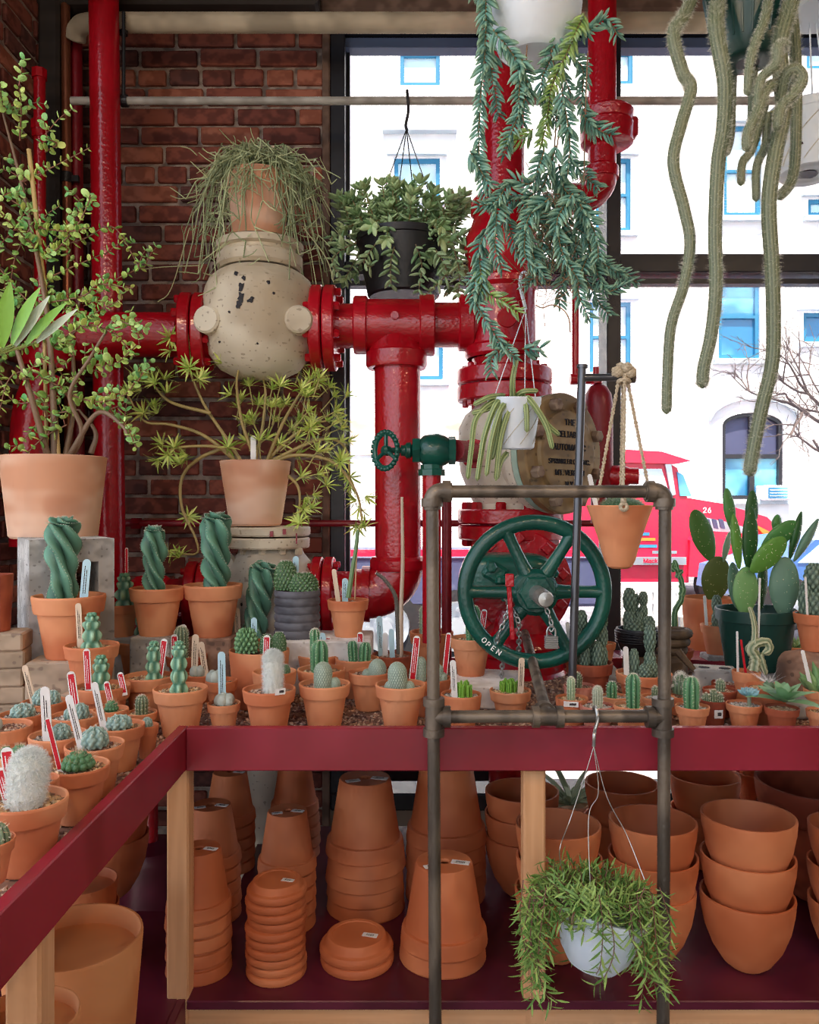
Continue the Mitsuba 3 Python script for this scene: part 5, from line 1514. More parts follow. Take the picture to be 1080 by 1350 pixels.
def plant(kind, owner, at, h, r, rg, lean=0.0):
    yaw = rg.uniform(0, 360)

    def add(name, m, mat='vcol', smooth=True, kd=None, label=None):
        put(owner, name, m, at, lean, mat, smooth, kd, label, yaw)
    if kind == 'twist':
        turns = h / (r * 5.2) * rg.uniform(.9, 1.15)
        nv = 90
        wob = rg.uniform(0, 6)
        t = np.linspace(0, 1, nv)
        pr = capsule(h, r * .72, nv, .72, .8)
        pr[:, 0] *= 1 + .07 * np.sin(np.linspace(0, 19, len(pr)))
        tw_ = lambda t: 2 * math.pi * turns * t + .35 * np.sin(t * 9 + wob)
        rad = lambda t: np.interp(t, np.linspace(0, 1, len(pr)), pr[:, 0])
        f = lambda t, a: rad(t) * .85 * ((np.abs(np.cos(2.5 * (a + tw_(t)))) ** 1.3 - .36) * (1 + .35 * np.sin(t * 46 + 3 * a)) + .10 * np.sin(t * 27 + a * 2 + wob))
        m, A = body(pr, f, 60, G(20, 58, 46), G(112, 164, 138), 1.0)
        add('cactus', m)
        n = 150
        tt = np.linspace(.02, .97, n)
        aa = np.concatenate([-tw_(tt) + j * math.pi / 2.5 for j in range(5)])
        p, nn = A(np.tile(tt, 5)[::3], aa[::3])
        add('areoles', tint(needles(p, nn, 2, .0042, .0013, rg), G(206, 206, 188)), 'vrough', False, 'stuff')
    elif kind == 'boobie':
        N = max(5, int(h / (r * .8)))
        def f(t, a):
            u = t * N
            row = np.floor(u)
            fr = u - row
            return r * .42 * np.clip(np.cos(2.5 * (a + row * .63)) ** 2, 0, 1) ** 2.0 * np.clip(np.sin(math.pi * fr), 0, 1) ** .9 * (1 - .4 * t) - r * .04
        pr = capsule(h, r * .80, 64, 1.0, 1.4)
        pr[:, 0] *= 1 - .3 * np.linspace(0, 1, len(pr))
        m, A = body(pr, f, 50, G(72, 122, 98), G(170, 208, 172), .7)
        add('cactus', m)
        n = 6
        add('crown_tuft', join([tint(xf((PEB[0] * r * .26, PEB[1]), (r * .32 * math.cos(q), r * .32 * math.sin(q), h * .97)), G(96, 148, 118)) for q in np.arange(n) * 2 * math.pi / n]), 'vcol', True)
    elif kind in ('mam', 'dotted'):
        k = 9 if kind == 'mam' else 7
        f = lambda t, a: r * .13 * np.abs(np.cos(k * a + t * 16) * np.cos(k * a - t * 16)) * np.clip(5 * (1 - t), 0, 1)
        m, A = body(globe(r * .9, h, 50), f, 84, G(34, 62, 40), G(104, 140, 92), .8)
        add('cactus', m)
        tt, aa = [], []
        for i in range(1, 15):
            for j in range(k * 2):
                t_ = i * math.pi / 32
                if t_ < .96 and (i + j) % 2 == 0:
                    tt.append(t_)
                    aa.append(j * math.pi / k)
        p, nn = A(np.array(tt), np.array(aa))
        add('spines', tint(needles(p, nn, 6, r * .16, .0007, rg, 1.1), G(220, 216, 204)), 'vrough', False, 'stuff')
    elif kind == 'clump':
        f = lambda t, a: r * .34 * np.abs(np.cos(6 * a + t * 11) * np.cos(6 * a - t * 11)) ** .7 * np.clip(5 * (1 - t), 0, 1)
        m, A = body(globe(r * .78, h, 50), f, 84, G(34, 76, 46), G(128, 172, 122), .8)
        add('cactus', m)
    elif kind == 'fuzzy':
        f = lambda t, a: r * .03 * np.sin(9 * a + t * 20)
        pr = capsule(h, r * .86, 30, .92, 1.0)
        m, A = body(pr, f, 24, G(200, 204, 194), G(226, 228, 220))
        add('cactus', m)
        n = int(min(3400, 1200 + 4e5 * r))
        tt, aa = rg.random(n) ** .9, rg.uniform(0, 6.28, n)
        r0 = np.interp(tt, np.linspace(0, 1, len(pr)), pr[:, 0])
        z0 = np.interp(tt, np.linspace(0, 1, len(pr)), pr[:, 1])
        p = np.stack([r0 * np.cos(aa), r0 * np.sin(aa), z0], 1)
        nn = np.stack([np.cos(aa), np.sin(aa), .2 + 1.2 * tt ** 3], 1)
        hm = needles(p, nn, 1, .010 if r > .018 else .006, .0008, rg, .9)
        add('hair', leafcol(hm, n, G(196, 204, 204), G(242, 242, 236), rg), 'vrough', False, 'stuff')
    elif kind == 'ball':
        f = lambda t, a: r * .10 * (np.abs(np.cos(6 * a + t * 9) * np.cos(6 * a - t * 9)) + .5 * np.cos(8 * a))
        m, A = body(globe(r * .92, h, 44), f, 72, G(92, 124, 118), G(164, 190, 178))
        add('cactus', m)
        n = 26
        p, nn = A(rg.uniform(.45, .98, n), rg.uniform(0, 6.28, n))
        add('wool', tint(needles(p, nn, 7, r * .14, .0009, rg, 1.0), G(222, 224, 216)), 'vrough', False, 'stuff')
    elif kind in ('ribbed', 'ribbed_dark', 'dome', 'pillar'):
        ribs = {'ribbed': 7, 'ribbed_dark': 11, 'dome': 13, 'pillar': 9}[kind]
        c1, c2 = {'ribbed': (G(30, 78, 50), G(98, 150, 104)), 'ribbed_dark': (G(44, 62, 46), G(122, 140, 108)), 'dome': (G(90, 110, 84), G(190, 200, 178)), 'pillar': (G(96, 136, 104), G(176, 196, 160))}[kind]
        dp = {'ribbed': .30, 'ribbed_dark': .16, 'dome': .12, 'pillar': .14}[kind]
        f = lambda t, a: r * dp * (np.abs(np.cos(ribs / 2 * a)) ** .8 - .5) * np.clip(6 * (1 - t), .1, 1)
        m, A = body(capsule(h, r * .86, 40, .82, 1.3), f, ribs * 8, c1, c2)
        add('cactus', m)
        nt = max(5, int(h / .0045))
        tt = np.tile(np.linspace(.08, .97, nt), ribs)
        aa = np.repeat(np.arange(ribs) * 2 * math.pi / ribs, nt)
        p, nn = A(tt, aa)
        add('spines', tint(needles(p, nn, 4, .0048, .0007, rg, 1.0), G(226, 222, 204)), 'vrough', False, 'stuff')
    elif kind == 'thimble':
        k = 11
        f = lambda t, a: r * .06 * np.abs(np.cos(k * a + t * 22) * np.cos(k * a - t * 22))
        m, A = body(capsule(h, r * .95, 44, .86, 1.2), f, 88, G(84, 112, 96), G(196, 208, 188), .8)
        add('cactus', m)
    elif kind == 'cone':
        f = lambda t, a: r * .26 * np.abs(np.cos(4 * a + t * 13) * np.cos(4 * a - t * 13)) ** .8 * np.clip(6 * (1 - t), .1, 1)
        nseg = max(1, int(round(h / (r * 3.4))))
        hs = h / nseg
        ms = []
        for s in range(nseg):
            a = np.linspace(-1.25, math.pi / 2, 30)
            pr = np.stack([np.maximum(r * .82 * np.cos(a), 1e-5), hs * (s + .5) + hs * .56 * np.sin(a)], 1)
            m, A = body(pr, f, 48, G(40, 62, 52), G(128, 150, 130), .9)
            ms.append(m)
        add('cactus', join(ms))
    elif kind == 'lobed':
        for i, q in enumerate(np.arange(5) * 2 * math.pi / 5):
            m = lathe(globe(r * .5, h * rg.uniform(.8, 1.05), 12), 14)
            add('lobe', tint(xf(m, (r * .5 * math.cos(q), r * .5 * math.sin(q), 0)), G(172, 182, 172) * rg.uniform(.8, 1.1)))
    elif kind == 'bright':
        ms = []
        for i in range(34):
            q, rr = rg.uniform(0, 6.28), r * .8 * math.sqrt(rg.random())
            m, A = body(capsule(h * rg.uniform(.7, 1.0) * (1 - .3 * (rr / r) ** 2), r * .13, 10, .8, 1.2), lambda t, a: r * .02 * np.cos(5 * a), 15, G(70, 132, 40), G(168, 212, 84))
            ms.append(xf(m, (rr * math.cos(q), rr * math.sin(q), 0)))
        add('stem_cluster', join(ms), kd='stuff')
    elif kind == 'urchin':
        ms = []
        for i in range(12):
            q = i * 2 * math.pi / 12
            for j in range(3):
                e = (.25 + .5 * j) * .9
                ms.append(tint(xf((PEB[0] * [r * .26, r * .2, r * .26], PEB[1]), (r * .78 * math.cos(q) * math.cos(e), r * .78 * math.sin(q) * math.cos(e), h * .25 + h * .7 * math.sin(e))), G(84, 128, 88) * rg.uniform(.8, 1.2)))
        m, A = body(globe(r * .8, h, 16), lambda t, a: 0 * t * a, 24, G(70, 112, 76), G(70, 112, 76))
        add('cactus', join([m] + ms))
        n = 40
        p, nn = A(rg.uniform(.4, .95, n), rg.uniform(0, 6.28, n))
        add('spines', tint(needles(p, nn, 2, r * .55, .0007, rg, .5), G(214, 190, 160)), 'vrough', False, 'stuff')
    elif kind == 'spinyball':
        m, A = body(globe(r * .7, h * .85, 20), lambda t, a: r * .06 * np.cos(12 * a), 48, G(60, 84, 62), G(112, 136, 104))
        add('cactus', m)
        n = 90
        p, nn = A(rg.uniform(.3, .98, n), rg.uniform(0, 6.28, n))
        add('spines', tint(needles(p, nn, 5, r * .5, .0007, rg, .9), G(226, 224, 214)), 'vrough', False, 'stuff')
    elif kind in ('rosette', 'agave'):
        n = 34 if kind == 'rosette' else 16
        i = np.arange(n)
        a, el = i * 2.39996, (np.linspace(1.25, .12, n) if kind == 'rosette' else np.linspace(1.25, .18, n))
        d = np.stack([np.cos(a) * np.cos(el), np.sin(a) * np.cos(el), np.sin(el)], 1)
        if kind == 'rosette':
            m = scatter(fat_leaf(.2, .22, 6, 5), np.zeros((n, 3)) + [0, 0, h], d, np.tile([0, 0, 1.0], (n, 1)), r * np.linspace(.45, 1.0, n))
            add('leaves', leafcol(m, n, G(110, 160, 172), G(164, 200, 206), rg), kd='stuff')
            add('stem', tint(tube(np.array([[0, 0, 0], [0, 0, h]]), r * .16, 8), G(140, 150, 124)))
        else:
            LB = flat_leaf(.40, .16, 6, .3)
            for q in range(n):
                L = r * (.5 + .5 * q / n)
                m = scatter(LB, [[0, 0, h * .3]], [d[q]], [[0, 0, 1.0]], np.array([[L, L * 1.25, L]]))
                add('leaf', tint(m, G(122, 162, 120) * rg.uniform(.85, 1.25)), 'vcol')
    elif kind == 'tuft':
        n = 26
        d = rand_dirs(n, rg) + [0, 0, 1.1]
        m = scatter(fat_leaf(.13, .2, 5, 4), rg.normal(size=(n, 3)) * r * .2 * [1, 1, 0], d, rand_dirs(n, rg), h * rg.uniform(.6, 1.05, n))
        add('leaves', leafcol(m, n, G(92, 134, 82), G(160, 190, 130), rg), kd='stuff')
    elif kind == 'needles':
        m, A = body(globe(r * .35, h * .4, 14), lambda t, a: 0 * t * a, 18, G(90, 120, 90), G(90, 120, 90))
        add('cactus', m)
        n = 26
        d = rand_dirs(n, rg) * [1, 1, .5] + [0, 0, .7]
        add('spines', tint(scatter(NEEDLE, np.zeros((n, 3)) + [0, 0, h * .25], d, rand_dirs(n, rg), np.stack([h * rg.uniform(.5, 1, n), np.full(n, .0016), np.full(n, .0016)], 1)), G(230, 224, 220)), 'vrough', False, 'stuff')


def pot(pid, px, py, w, plants, label, name='potted_cactus', cat='potted cactus', style='std', hr=.88, Y=None, m='terracotta', soil='tan', sticker=None, dz=0.0):
    """A pot from its rim: centre px, row py and width w in the photograph; it stands on the gravel unless Y is given."""
    if Y is None:
        Y = FOC * (EYE - GZ - dz) / (py - HY + hr * w)
    r = S(w / 2, Y)
    h = hr * 2 * r
    o = P(px, py, Y) - [0, 0, h]
    if o[2] < GZ + .042:
        h += o[2] - GZ
        o[2] = GZ
    k = thing(name, label, cat)
    part(k, 'pot', PLY[style], m, tw=T().translate(list(map(float, o))).rotate([0, 0, 1], float(rs.uniform(0, 360))).scale([r, r, h]))
    sl = o + [0, 0, h * .875]
    part(k, 'soil', SOIL[soil], None, tw=T().translate(list(map(float, sl))).rotate([0, 0, 1], float(rs.uniform(0, 360))).scale([r, r, min(r, .05)]), kind='stuff')
    POTS[pid] = dict(key=k, Y=Y, r=r, h=h, o=o, soil=sl[2])
    for q in plants:
        kind, qx, qw, qtop = q[:4]
        lean, dy = (q[4] if len(q) > 4 else 0), (q[5] if len(q) > 5 else 0)
        b = np.array([(qx - CX) * Y / FOC, Y + dy * r, sl[2]])
        ph = EYE - (qtop - HY) * Y / FOC - sl[2]
        plant(kind, k, b, max(ph, .008), S(qw / 2, Y), rs, lean)
    if sticker:
        sx, sy, sw, sh = sticker
        dx = np.clip((sx - px) / (w / 2), -.9, .9)
        zz = EYE - (sy - HY) * (Y - r * .9 * math.sqrt(1 - dx * dx)) / FOC
        rel = np.clip((zz - o[2]) / h, 0, 1)
        pr = np.array({'std': POT, 'low': LOWPOT, 'straight': STRAIGHT}[style])
        rr = np.interp(rel, [.0, .7, .74, 1.0], [pr[1][0], .84, .95, 1.0]) * r
        a = math.asin(dx)
        n = np.array([math.sin(a), -math.cos(a), 0])
        R = np.stack([[math.cos(a), math.sin(a), 0], -n, [0, 0, 1]], 1)
        c = np.array([o[0], o[1], zz]) + n * (rr + .0008)
        part(k, 'price_sticker', box((S(sw, Y), .0012, S(sh, Y)), c, R), 'paper_white', smooth=False)
        part(k, 'sticker_print', box((S(sw * .45, Y), .0012, S(sh * .4, Y)), c + n * .0006 + R[:, 0] * S(sw * .12, Y), R), 'ink', smooth=False)
    return k


def block(name, label, cat, size, o, m, yaw=0.0, ch=.004):
    """A stone, brick or block standing with its foot's centre at o."""
    return solo(name, xf(box(size, (0, 0, size[2] / 2), None, ch), o, math.radians(yaw)), m, label, cat, smooth=False)


def riser(pid, name, label, cat, m, wide=1.0, deep=1.0, yaw=0.0, x=0.0):
    """A block under a raised pot, from the gravel to the pot's foot."""
    q = POTS[pid]
    h = q['o'][2] - GZ
    if h > .008:
        block(name, label, cat, (q['r'] * 1.5 * wide, q['r'] * 1.5 * deep, h), np.array([q['o'][0] + x, q['o'][1], GZ]), m, yaw)


# big concrete block under the elephant bush
yaw = math.radians(33)
cmu = rect(-.095, 0, .095, .40).difference(unary_union([rect(.008, .25, .058, .345), rect(.008, .05, .058, .15)]))
mm = xz_extrude(cmu, -.095, .19)
c = P(86, 709, 2.02)
solo('concrete_block', xf(mm, [c[0], c[1], c[2] - .40], yaw), 'concrete', 'hollow grey concrete block standing on end under the elephant bush pot', 'concrete block', smooth=False)

# --- left arm and left back
pot('A1', 91, 784, 93, [('twist', 83, 37, 684)], 'large pot with a stout twisted cactus, on a brick before the concrete block', Y=1.88)
pot('A2', 160, 796, 48, [('boobie', 164, 24, 757)], 'dim pot with a short knobbly cactus, between two larger twisted cactus pots', Y=2.24)
pot('A3', 121, 849, 70, [('boobie', 121, 25, 809)], 'pot with a knobbly pale cactus, just below the large pot by the concrete block', Y=1.80)
pot('A4', 135, 903, 72, [('boobie', 133, 24, 865)], 'pot with a knobbly cactus ringed by red tags, left of the bigger front pots')
pot('L0', -12, 868, 70, [], 'empty-looking pot cut off by the left edge, above the left arm of the table', cat='pot', name='soil_filled_pot', soil='brown')
pot('L6', 37, 897, 52, [('boobie', 17, 24, 848)], 'pot with a leaning knobbly cactus behind the cut-off pot at the left edge')
pot('L7', 58, 924, 58, [('ball', 56, 26, 909), ('ball', 70, 20, 911)], 'pot with two grey cactus balls and a wooden tag', soil='white')
pot('L8', 29, 940, 58, [('ball', 30, 32, 929)], 'pot with one flat grey cactus ball near the left edge', soil='white')
pot('L9', 4, 956, 74, [('lobed', -10, 26, 945)], 'wide pot of pinkish pebbles cut by the left edge, above the white woolly cactus', soil='brown')
pot('L10', 99, 942, 64, [('ball', 106, 22, 928), ('ball', 92, 16, 934)], 'pot with a pale cactus ball half hidden behind a long white tag', soil='white')
pot('L11', 77, 967, 74, [('ball', 80, 26, 955)], 'pot with a grey cactus ball and the largest white tag', soil='white')
pot('L12', 157, 955, 66, [('ball', 157, 34, 944)], 'pot with a wide scaly blue cactus close to the side rail', soil='tan')
pot('L13', 125, 980, 76, [('ball', 125, 36, 960)], 'pot with the biggest blue grey cactus ball on the left arm', soil='brown')
pot('L14', 102, 1008, 82, [('urchin', 103, 46, 994)], 'pot with a low green lumpy cactus next to the side rail', soil='tan')
pot('L15', 26, 993, 56, [('urchin', 26, 26, 983), ('urchin', 8, 20, 985)], 'pot of small green lumpy cacti behind the white woolly cactus', soil='tan', Y=1.33)
pot('L16', 50, 1026, 54, [], 'pot mostly hidden behind the white woolly cactus pot', soil='brown', cat='pot', name='soil_filled_pot', Y=1.17)
pot('L17', 34, 1052, 106, [('fuzzy', 32, 52, 990, 7, 0)], 'front pot with a tall shaggy white woolly cactus', soil='tan')
pot('L18', -14, 1106, 64, [('ribbed_dark', -4, 34, 1086), ], 'nearest pot at the left edge with a dark long-spined cactus', soil='tan', Y=.95)
pot('L19', 187, 938, 40, [('ribbed_dark', 187, 18, 917)], 'small pot with a dark ribbed cactus finger, left of a knobbly cactus pot', soil='tan', Y=1.69)
pot('L20', 194, 955, 30, [('ball', 194, 14, 946)], 'smallest pot on the left arm with a grey green ball', soil='white', Y=1.56)
pot('L21', 146, 934, 46, [('urchin', 147, 20, 924)], 'pot with a small spiny green star beside a red tag', soil='tan', Y=1.60)

# --- back rows, left half
pot('B', 207, 774, 71, [('twist', 203, 27, 695)], 'pot with a slim twisted cactus in front of the brick wall', Y=2.16)
pot('C', 281, 770, 77, [('twist', 285, 36, 678)], 'pot with a twisted cactus left of the lower check valve', Y=2.2)
pot('D', 316, 840, 62, [('twist', 333, 34, 742, 8, .1)], 'pot with a leaning twisted cactus in front of the lower check valve')
pot('E25', 342, 856, 80, [('clump', 325, 30, 830), ('mam', 352, 20, 836), ('mam', 368, 20, 833)], 'straight-sided pot with a bumpy green mound and grey pincushions', style='straight', hr=.92, soil='brown')
pot('B26', 187, 844, 64, [('boobie', 187, 18, 788)], 'pot with a slim blue green knobbly cactus before the slim twisted cactus')
pot('B27', 196, 890, 66, [('boobie', 203, 21, 846)], 'pot with a knobbly cactus and a tilted red tag, behind the front row')
pot('B28', 238, 906, 71, [('boobie', 236, 22, 846)], 'front row pot with a tall knobbly cactus behind the table corner')
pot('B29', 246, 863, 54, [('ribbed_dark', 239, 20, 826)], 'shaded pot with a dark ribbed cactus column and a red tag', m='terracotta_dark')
pot('B30', 264, 888, 42, [('lobed', 262, 26, 876)], 'pot with pale lobed cactus and two wooden tags')
pot('B31', 292, 896, 42, [('lobed', 284, 26, 883)], 'pot with bluish white lobed cactus behind the tiny front pot', soil='brown', Y=1.86)
pot('B32', 295, 926, 44, [('lobed', 296, 28, 913)], 'tiny front row pot with a fat pale lobed cactus and a bluish tag', soil='brown')
pot('M34', 355, 907, 70, [('fuzzy', 360, 27, 859, 0)], 'front row pot with a smooth white felted cactus dome', soil='brown', sticker=(374, 911, 14, 8))
pot('M36', 362, 884, 58, [('mam', 376, 14, 876)], 'pot hidden behind the white felted cactus dome', soil='white', Y=1.84)
pot('M37', 428, 900, 68, [('thimble', 426, 25, 873), ('thimble', 442, 14, 893)], 'front row pot with a fat finely netted cactus and a small offset', soil='brown')
pot('M38', 424, 881, 64, [('ribbed', 422, 22, 845), ('ribbed', 414, 13, 831, 0, .3)], 'pot with a thick green ribbed cactus in the middle of the table', soil='tan')
pot('M39', 420, 862, 58, [], 'pot of white pebbles with a bluish tag and a red tag', soil='white', cat='pot', name='soil_filled_pot')
pot('M40', 471, 867, 58, [('ribbed', 466, 13, 845, -3), ('ribbed', 481, 16, 847, 3)], 'pot with a pair of green ribbed cacti before the stone slab', soil='white')
pot('M41', 487, 885, 56, [('thimble', 497, 24, 869, 4), ('thimble', 484, 14, 882)], 'pot with a leaning netted cactus between two front row pots', soil='brown')
pot('M42', 528, 901, 67, [('thimble', 525, 26, 873, -3), ('thimble', 540, 14, 898), ('thimble', 514, 15, 898)], 'front row pot with a netted cactus family left of the pipe frame post', soil='brown')
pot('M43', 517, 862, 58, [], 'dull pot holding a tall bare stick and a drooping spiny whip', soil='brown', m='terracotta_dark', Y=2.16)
pot('M44', 459, 790, 55, [], 'pot on the stone slab with a thin spiny green stem', Y=2.16, soil='brown')
pot('M47', 569, 832, 58, [('pillar', 558, 11, 800)], 'tall pot with a pale thin pillar cactus behind the frame post', hr=1.0)
pot('M48', 567, 893, 56, [('thimble', 555, 15, 866), ('thimble', 578, 14, 876), ('thimble', 584, 12, 886)], 'pot of small netted cacti behind the frame post, flanked by red tags', soil='brown')
pot('R50', 621, 840, 56, [('ribbed', 624, 20, 799)], 'pot with a green ribbed cactus on the pale block behind the handwheel', Y=2.06)
pot('R51', 608, 914, 54, [('bright', 612, 26, 896)], 'low pot of bright green stems with a white tag, beside the frame post', style='low', hr=.55, soil='white', Y=1.79)
pot('R52', 673, 909, 55, [('bright', 671, 27, 893)], 'low pot of bright green stems with a wooden tag, below the handwheel', style='low', hr=.55)
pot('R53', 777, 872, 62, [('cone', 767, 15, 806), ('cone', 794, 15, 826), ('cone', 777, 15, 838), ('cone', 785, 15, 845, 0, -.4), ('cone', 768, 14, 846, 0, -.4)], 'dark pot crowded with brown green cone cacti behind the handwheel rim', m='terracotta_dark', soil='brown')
pot('R54', 795, 847, 34, [('cone', 795, 13, 806)], 'little pot peeping out between the handwheel and the window mullion', Y=2.18)
pot('R55', 764, 903, 41, [('ribbed_dark', 761, 14, 887)], 'small pinkish pot with a dark ribbed ball under the handwheel', style='low', hr=.55, m='terracotta_pink', soil='brown', Y=1.91)
pot('R56', 754, 919, 43, [('pillar', 753, 12, 893)], 'small pot with a white dotted finger cactus and a front sticker', style='low', hr=.62, sticker=(749, 928, 19, 7), Y=1.80)
pot('R57', 787, 929, 45, [('dome', 788, 15, 905)], 'shallow pink bowl with a white striped ribbed cactus', style='low', hr=.42, m='terracotta_pink', soil='white', Y=1.75)
pot('R58', 811, 917, 36, [('ribbed', 807, 14, 899)], 'small pot with a short green spiny cactus behind the pink bowl', style='low', hr=.55, soil='white', Y=1.84)
pot('R59', 832, 929, 45, [('ribbed', 835, 19, 889)], 'small pot with an upright green ribbed cactus in front of the cone cactus pot', style='low', hr=.6, sticker=(840, 938, 19, 7), Y=1.72)
pot('R60', 868, 918, 44, [('ribbed_dark', 864, 10, 905)], 'small pot with a tiny cactus behind the right frame tee', style='low', hr=.55, soil='white', Y=1.80)
pot('R61', 849, 886, 73, [('cone', 836, 14, 857), ('cone', 847, 18, 874, 0, -.4), ('cone', 857, 17, 872, 0, -.2), ('cone', 857, 16, 825)], 'wide pot with jointed cone cacti beside the right frame post', Y=1.93)
pot('R64', 933, 787, 66, [], 'tall smooth pot with a broad prickly pear at the window', name='potted_prickly_pear', cat='potted cactus', style='straight', hr=1.05, Y=2.62)
pot('R65', 946, 823, 44, [('cone', 945, 13, 786)], 'pot with a blue grey twisted cactus next to the green plastic pot', Y=2.32)
pot('R67', 1076, 808, 56, [('cone', 1074, 26, 745), ('cone', 1062, 18, 770)], 'pot with a blue knobbly column on a stone at the right edge', Y=2.0)
pot('R69', 984, 884, 36, [], 'pot with a crested curly cactus in front of the green plastic pot', soil='brown', Y=1.93)
pot('R70', 960, 899, 42, [], 'brown pot behind the dark pot of small grey balls', m='terracotta_dark', soil='brown', style='low', hr=.6, cat='pot', name='soil_filled_pot', Y=1.97)
pot('R71b', 949, 908, 44, [('ribbed_dark', 950, 13, 896)], 'brown pot with a single dark ball cactus near the perforated brick', m='terracotta_dark', soil='brown', Y=1.87)
pot('R71', 942, 922, 36, [('ribbed_dark', 941, 12, 910), ('ribbed_dark', 931, 11, 914), ('ribbed_dark', 949, 10, 914)], 'dark brown pot with three small grey balls and a barcode sticker', m='terracotta_dark', soil='brown', hr=.9, sticker=(942, 942, 11, 11), Y=1.79)
pot('R72', 913, 930, 44, [('ribbed', 912, 21, 893)], 'pot with a thick green ribbed cactus right of the frame post', soil='white')
pot('R73', 981, 927, 46, [('rosette', 988, 32, 916)], 'pot with a powdery blue rosette on a short stalk', name='potted_succulent', cat='potted succulent', soil='white', hr=.76)
pot('R74', 1031, 932, 44, [('agave', 1034, 104, 900)], 'dark pot with a broad green rosette spreading over its rim', name='potted_succulent', cat='potted succulent', m='terracotta_dark', hr=.8)
pot('R75', 1012, 904, 56, [('needles', 1014, 40, 876)], 'pot with long white needles behind the broad green rosette')
pot('R76', 894, 917, 28, [('spinyball', 898, 30, 884)], 'small pot with a bristly round cactus touching the right frame post')
pot('R77', 1084, 908, 46, [('tuft', 1080, 40, 872)], 'pot of small green leaves cut by the right edge', name='potted_succulent', cat='potted succulent')
pot('R78', 1084, 936, 40, [], 'pot rim cut off at the far right beside the broad green rosette', cat='pot', name='soil_filled_pot')
pot('R79', 1048, 852, 26, [('tuft', 1046, 26, 836)], 'small leafy succulent between the green plastic pot and the right edge', name='potted_succulent', cat='potted succulent', Y=2.35)
pot('LP', -8, 757, 48, [], 'dark red brown pot cut by the left edge on a stack of bricks', m='terracotta_dark', style='straight', hr=1.55, Y=1.85, cat='pot', name='soil_filled_pot')

# supports
rsr = lambda *a, **kw: riser(*a, **kw)
riser('A1', 'paving_brick', 'pale tan brick under the stout twisted cactus pot', 'brick', 'block_tan', 1.25, 1.1, 8)
riser('A3', 'paving_brick', 'tan brick under the knobbly pale cactus pot below the concrete block', 'brick', 'block_tan', 1.2, 1.0, -6)
riser('A2', 'concrete_brick', 'grey brick under the dim knobbly cactus pot', 'brick', 'concrete', 1.2, 1.1)
riser('B', 'concrete_brick', 'grey brick under the slim twisted cactus pot', 'brick', 'concrete', 1.0, 1.1)
riser('C', 'stone_block', 'brown stone block under the twisted cactus by the valve', 'block', 'stone_brown', 1.0, 1.0)
riser('R54', 'concrete_brick', 'brick hidden under the little pot at the mullion', 'brick', 'concrete', 1.2, 1.0)
riser('R65', 'concrete_brick', 'brick under the pot beside the green plastic pot', 'brick', 'concrete', 1.1, 1.0)
riser('R79', 'concrete_brick', 'brick under the small leafy succulent at the right', 'brick', 'concrete', 1.2, 1.0)
q = POTS['LP']
for i in range(5):
    hh = (q['o'][2] - GZ) / 5
    block('paving_brick', f'tan brick at the left edge, {("lowest", "second from the bottom", "middle", "fourth from the bottom", "topmost")[i]} of its stack', 'brick', (.17, .1, hh - .0006), np.array([q['o'][0] - .01, q['o'][1] - .005, GZ + i * hh]), 'block_tan', 10 + (i % 2) * 4)
q = POTS['R50']
zt_ = q['o'][2]
solo('pale_block', xf(box((.155, .21, zt_ - GZ), (0, 0, (zt_ - GZ) / 2), None, .004), np.array([P(640, 0, 2.03)[0], 2.03, GZ]), math.radians(-14)), 'stone_pale', 'pale concrete slab behind the two low pots of bright green stems', 'block', smooth=False)
q = POTS['M44']
zt_ = q['o'][2]
solo('stone_slab', box((S(112, 2.1), .19, zt_ - GZ), (P(433, 0, 2.1)[0], 2.165, (zt_ + GZ) / 2), None, .004), 'stone_pale', 'pale stone slab carrying the dark corrugated pot and a small terracotta pot', 'slab', smooth=False)
mt_ = P(1066, 862, 2.0)
v_ = trimesh.creation.icosphere(2)
vv = np.array(v_.vertices)
vv = np.sign(vv) * np.abs(vv) ** .6
vv = vv * (1 + .08 * (meshkit.noise(vv * 2.3, 4)[:, None] - .5))
zz = POTS['R67']['o'][2]
solo('brown_stone', (vv * [.075, .06, (zz - GZ) / 2] + [POTS['R67']['o'][0] - .012, 2.0, (zz + GZ) / 2], np.array(v_.faces)), 'stone_brown', 'rounded brown stone under the blue knobbly column pot', 'stone')
solo('grey_stone', (vv * [.06, .04, .024] + [*P(1055, 0, 1.86)[:2], GZ + .022], np.array(v_.faces)), 'concrete', 'flat grey stone beside the broad green rosette', 'stone')
bk = box((.10, .085, .075), (0, 0, .0375), None, .003)
k = thing('perforated_brick', 'grey brick with holes standing under the edge of the green plastic pot', 'brick')
ob = np.array([P(942, 0, 2.04)[0], 2.04, GZ])
part(k, 'brick', xf(bk, ob, math.radians(-16)), 'concrete', smooth=False)
for dx in (-.024, .024):
    part(k, 'hole', xf(lathe([(0, .0755), (.014, .0755), (.0145, .0752)], 16), ob + rot([0, 0, 1], -16) @ np.array([dx, 0, .0])), 'black_chip', smooth=False)

# --- special plants
q = POTS['M43']
k = q['key']
Y = q['Y']
part(k, 'bare_stick', tint(tube(spline(np.array([[P(529, 0, Y)[0], Y, q['soil']], P(529, 800, Y), P(531, 740, Y), P(530, 655, Y)]), 5), [.0062, .0058, .0042], 8), G(186, 166, 146)), 'vcol', smooth=True)


